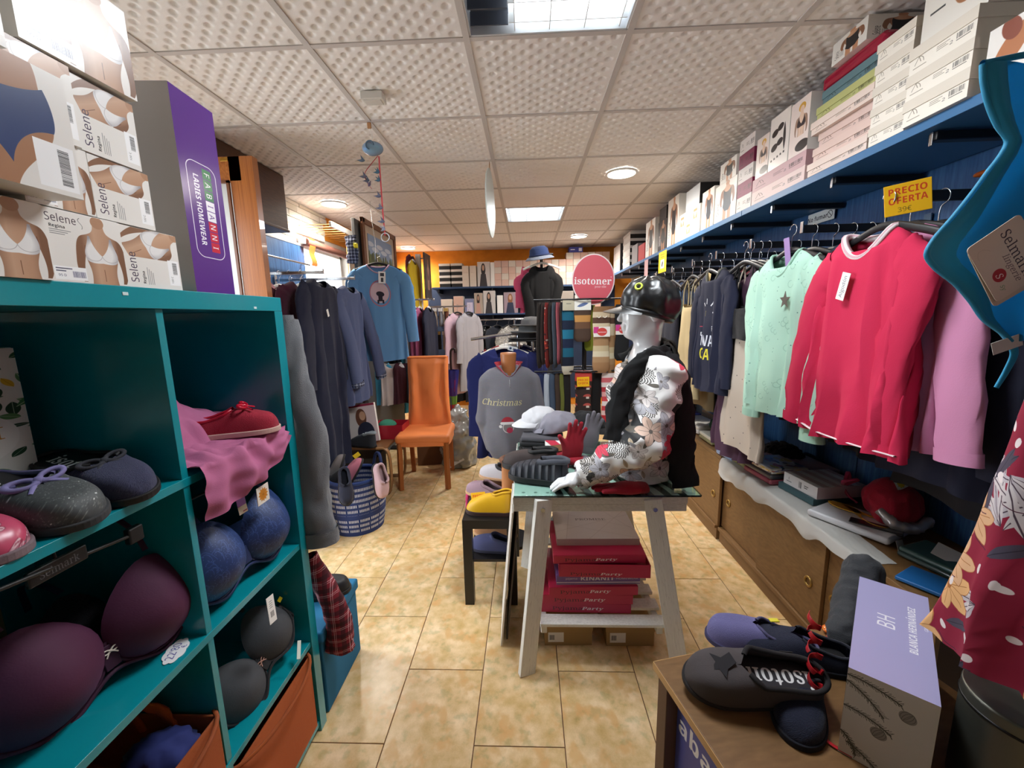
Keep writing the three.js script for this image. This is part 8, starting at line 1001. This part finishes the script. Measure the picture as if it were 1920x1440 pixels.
  garment('grey_blouse', 'pale grey patterned blouse in front of the dark dresses', 'blouse', { w: 0.34, hem: 0.42, len: 0.55, sleeve: 0.5, spread: 0.06, seed: 150, bandMat: cloth('#8a8680') }, print(canvas(64, 64, (g) => { g.fillStyle = '#a8a49c'; g.fillRect(0, 0, 64, 64); const r = rng(1); for (let i = 0; i < 40; i++) { g.fillStyle = ['#8a867e', '#c9c4bc'][i % 2]; g.fillRect(r() * 64, r() * 64, 8, 5); } }, { repeat: [6, 6] }), 0.9), [-0.17, 1.29, -5.55], 0.1); hanger('black hanger of the pale grey blouse', black, [-0.17, 1.296, -5.55], 0.1);
  const gr = thing('garment_stand', 'chrome garment stand holding the grey blouse', 'rack', [-0.17, 0, -5.58]); part('pole', rod([0, 0, 0], [0, 1.385, 0], 0.012), chrome, gr); part('arm', rod([-0.15, 1.385, 0.03], [0.15, 1.385, 0.03], 0.008), chrome, gr); part('foot', cyl(0.18, 0.18, 0.014, 24), darkMetal, gr, [0, 0.008, 0]);
}
// ------------------------------------------------------------------ racks in the middle distance
{
  const t = thing('robe_rack', 'chrome robe rack with arched top behind the dress form', 'rack', [-0.15, 0, -3.12]); part('pole', rod([0.08, 0, 0], [0.08, 1.27, 0], 0.014), chrome, t); part('arch', tube([[-0.28, 1.245, 0], [-0.05, 1.275, 0], [0.12, 1.28, 0], [0.18, 1.25, 0], [0.19, 1.15, 0]], 0.011, 40, 8), chrome, t); part('foot', cyl(0.2, 0.2, 0.014, 24), darkMetal, t, [0.05, 0.008, 0]);
  garment('fleece_robe', 'royal blue velour robe on a white labelled hanger', 'robe', { w: 0.37, hem: 0.46, len: 0.82, neck: 0.14, drop: 0.12, sleeve: 0.6, spread: 0.03, sw: 0.08, cuffW: 0.07, seed: 171, thick: 0.09, folds: 4, amp: 0.02 }, cloth('#1c2768', 'fleece'), [-0.17, 1.185, -3.0], 0.1);
  const h = hanger('white hanger with printed size label holding the royal blue robe', white, [-0.17, 1.19, -3.0], 0.1); part('size_label', rbox(0.07, 0.035, 0.004, 0.002, 1), print(canvas(96, 48, (g) => { g.fillStyle = '#dfe6ec'; g.fillRect(0, 0, 96, 48); g.fillStyle = '#344a6a'; g.beginPath(); g.arc(26, 24, 12, 0, 7); g.fill(); barcode(g, 50, 12, 34, 22); }), 0.5), h, [0.06, -0.012, 0.012], [0, 0, -0.3]);
  [['#18225a', 'dark royal blue', -3.12], ['#202c70', 'second royal blue', -3.22], ['#8c2428', 'red', -3.32], ['#1a1c2c', 'navy', -3.42]].forEach(([c, n, z], i) => { garment('fleece_robe', n + ' robe hanging behind the front blue robe', 'robe', { w: 0.38, hem: 0.46, len: 0.86 - 0.1 * (i > 1), sleeve: 0.58, spread: 0.03, sw: 0.08, seed: 175 + i, thick: 0.08 }, cloth(c, 'fleece'), [-0.15 + 0.03 * (i % 2), 1.185, z], 0.1); hanger('hidden-hook hanger behind the blue robes', white, [-0.15 + 0.03 * (i % 2), 1.19, z], 0.1, 'hangers behind the blue robes'); });
  const s = thing('tall_stand', 'tall dark garment stand carrying the black top and hat', 'rack', [0.13, 0, -3.62]); part('pole', rod([0, 0, -0.03], [0, 1.93, -0.03], 0.013), darkMetal, s); part('foot', cyl(0.2, 0.2, 0.014, 24), darkMetal, s, [0, 0.008, 0]); part('arm', rod([-0.1, 1.93, -0.03], [0.1, 1.93, -0.03], 0.009), darkMetal, s);
  garment('black_blouse', 'long black blouse with lace neck under the blue hat', 'blouse', { w: 0.23, hem: 0.28, len: 0.75, neck: 0.12, drop: 0.1, sleeve: 0.6, spread: -0.02, sw: 0.05, cuffW: 0.045, seed: 181 }, cloth('#0f0f12'), [0.13, 1.84, -3.58], 0); hanger('white plastic hanger carrying the black blouse', white, [0.13, 1.85, -3.57], 0, undefined, { hook: white, scale: 0.8 });
  garment('pink_blouse', 'bright pink garment half hidden behind the black blouse', 'blouse', { w: 0.2, hem: 0.22, len: 0.4, sleeve: 0.3, spread: 0, sw: 0.05, seed: 183 }, cloth('#d8557c'), [0.05, 1.84, -3.68], 0);
  const ht = thing('blue_hat', 'blue felt hat with grey brim hanging above the black blouse', 'hat', [0.11, 1.9, -3.55]); ht.rotation.set(0.15, 0, 0.12); part('crown', lathe([[0, 0.085], [0.05, 0.082], [0.075, 0.06], [0.082, 0.02], [0.084, 0]], 32), cloth('#2f4478', 'fleece'), ht); part('brim', lathe([[0.08, 0.006], [0.1, 0.0], [0.122, -0.018], [0.12, -0.022], [0.098, -0.005], [0.08, 0]], 36), cloth('#8a94a8', 'fleece'), ht); part('band', at(new THREE.TorusGeometry(0.084, 0.006, 8, 36), 0, 0.012, 0, Math.PI / 2), cloth('#26345c'), ht);
  for (const [i, c, l] of [[0, '#6a6a6c', 'grey felt hat on the small hat shelf'], [1, '#83878a', 'pale grey felt hat under the other hat'], [2, '#3a3a3c', 'charcoal felt hat at the bottom of the hat pile']]) { const q = thing('felt_hat', l, 'hat', [0.03 - 0.02 * i, 1.34 - 0.05 * i, -3.15]); part('crown', lathe([[0, 0.07], [0.05, 0.066], [0.075, 0.04], [0.08, 0]], 28), cloth(c, 'fleece'), q); part('brim', lathe([[0.078, 0.004], [0.12, 0.0], [0.14, 0.006], [0.138, 0.01], [0.078, 0.008]], 32), cloth(c, 'fleece'), q); }
  part('hat_shelf', rbox(0.3, 0.01, 0.25, 0.003, 1), darkMetal, t, [0.16, 1.232, -0.02]);
}
// ------------------------------------------------------------------ things hanging from the ceiling
{
  const d = thing('smoke_detector', 'small white box fixed to a ceiling tile', 'detector', [-0.69, CH - 0.018, -2.04]); part('case', rbox(0.1, 0.034, 0.065, 0.004), M('#dcd8d0', 0.5), d); part('grille', rbox(0.08, 0.004, 0.045, 0.002, 1), M('#cfcac2', 0.6), d, [0, -0.018, 0]);
  const m = thing('bird_mobile', 'hanging mobile with a blue shell disc, red ribbon and tiny birds', 'mobile', [-0.8, 0, -2.3]);
  part('hook', rbox(0.02, 0.03, 0.01, 0.003, 1), M('#c08a5c', 0.5), m, [-0.01, CH - 0.02, 0]); part('cord', tube([[-0.01, CH - 0.03, 0], [0.0, 2.36, 0], [0, 2.3, 0]], 0.0015, 10, 5), white, m);
  part('shell_disc', at(new THREE.SphereGeometry(0.055, 28, 16), 0, 0, 0).scale(1, 0.62, 0.75), M('#7f95a8', 0.25, { key: 'shell', iridescence: 0.6 }), m, [0, 2.298, 0]); part('shell_spiral', at(new THREE.TorusGeometry(0.02, 0.004, 6, 20, 4.5), 0, 2.3, 0.043), M('#4c6478', 0.4), m);
  part('ribbon', ribbon([[0.03, 2.26, 0], [0.032, 2.1, 0.004], [0.03, 1.98, -0.003], [0.034, 1.86, 0]], 0.007, [1, 0, 0], 20), M('#c23a44', 0.5), m); part('ribbon', ribbon([[0.025, 2.262, 0], [-0.01, 2.22, 0.01], [-0.05, 2.18, 0], [-0.045, 2.14, 0.01], [-0.02, 2.1, 0]], 0.009, [0.3, 0, 1], 20), M('#b83440', 0.5), m);
  const bird = join([at(new THREE.SphereGeometry(0.009, 10, 6), 0, 0, 0).scale(1.7, 0.8, 0.8), at(new THREE.ConeGeometry(0.006, 0.022, 5), -0.017, 0.002, 0, 0, 0, 1.4), at(new THREE.ConeGeometry(0.008, 0.03, 4), 0.002, 0.012, 0.008, 0.6, 0, 0.3), at(new THREE.ConeGeometry(0.008, 0.03, 4), 0.002, 0.012, -0.008, -0.6, 0, 0.3)]);
  for (const [x, y, r, c] of [[-0.055, 2.16, 0.5, '#5a5f74'], [-0.03, 2.12, 2.6, '#5a5068'], [-0.04, 2.14, 1.4, '#4a5468'], [0.02, 2.18, 1.2, '#3f6a84'], [0.022, 2.14, 1.4, '#3f6a84'], [0.015, 2.06, 0.2, '#5a5f78'], [0.02, 2.0, 0.8, '#6a7088'], [0.025, 1.93, 0.1, '#5a5f78'], [0.03, 1.89, 2.0, '#8a92a8'], [-0.06, 2.24, 0.3, '#566478']]) part('bird', bird, M(c, 0.3), m, [x, y, 0.005], [0, 0.6 * r, 0.3 * r]); part('ring', new THREE.TorusGeometry(0.022, 0.0025, 6, 24), M('#b9bcc4', 0.3), m, [0.035, 1.85, 0]);
  const s = thing('hanging_disc', 'white round hanging sign seen nearly edge-on below the ceiling', 'sign', [-0.235, 2.16, -2.9]); s.rotation.y = Math.PI / 2 - 0.05; part('disc', at(cyl(0.215, 0.215, 0.008, 48), 0, 0, 0, Math.PI / 2), M('#cfd8d4', 0.4), s); part('string', tube([[0, 0.21, 0.004], [0.02, 0.235, 0], [0.005, 0.265, 0]], 0.0018, 10, 5), M('#b98a5c', 0.8), s); part('string', tube([[0, 0.21, -0.004], [-0.01, 0.24, 0], [0.005, 0.265, 0]], 0.0018, 10, 5), M('#b98a5c', 0.8), s);
}
scene.traverse((o) => { if (o.isMesh) { o.castShadow = true; o.receiveShadow = true; } });
renderer.render(scene, camera);
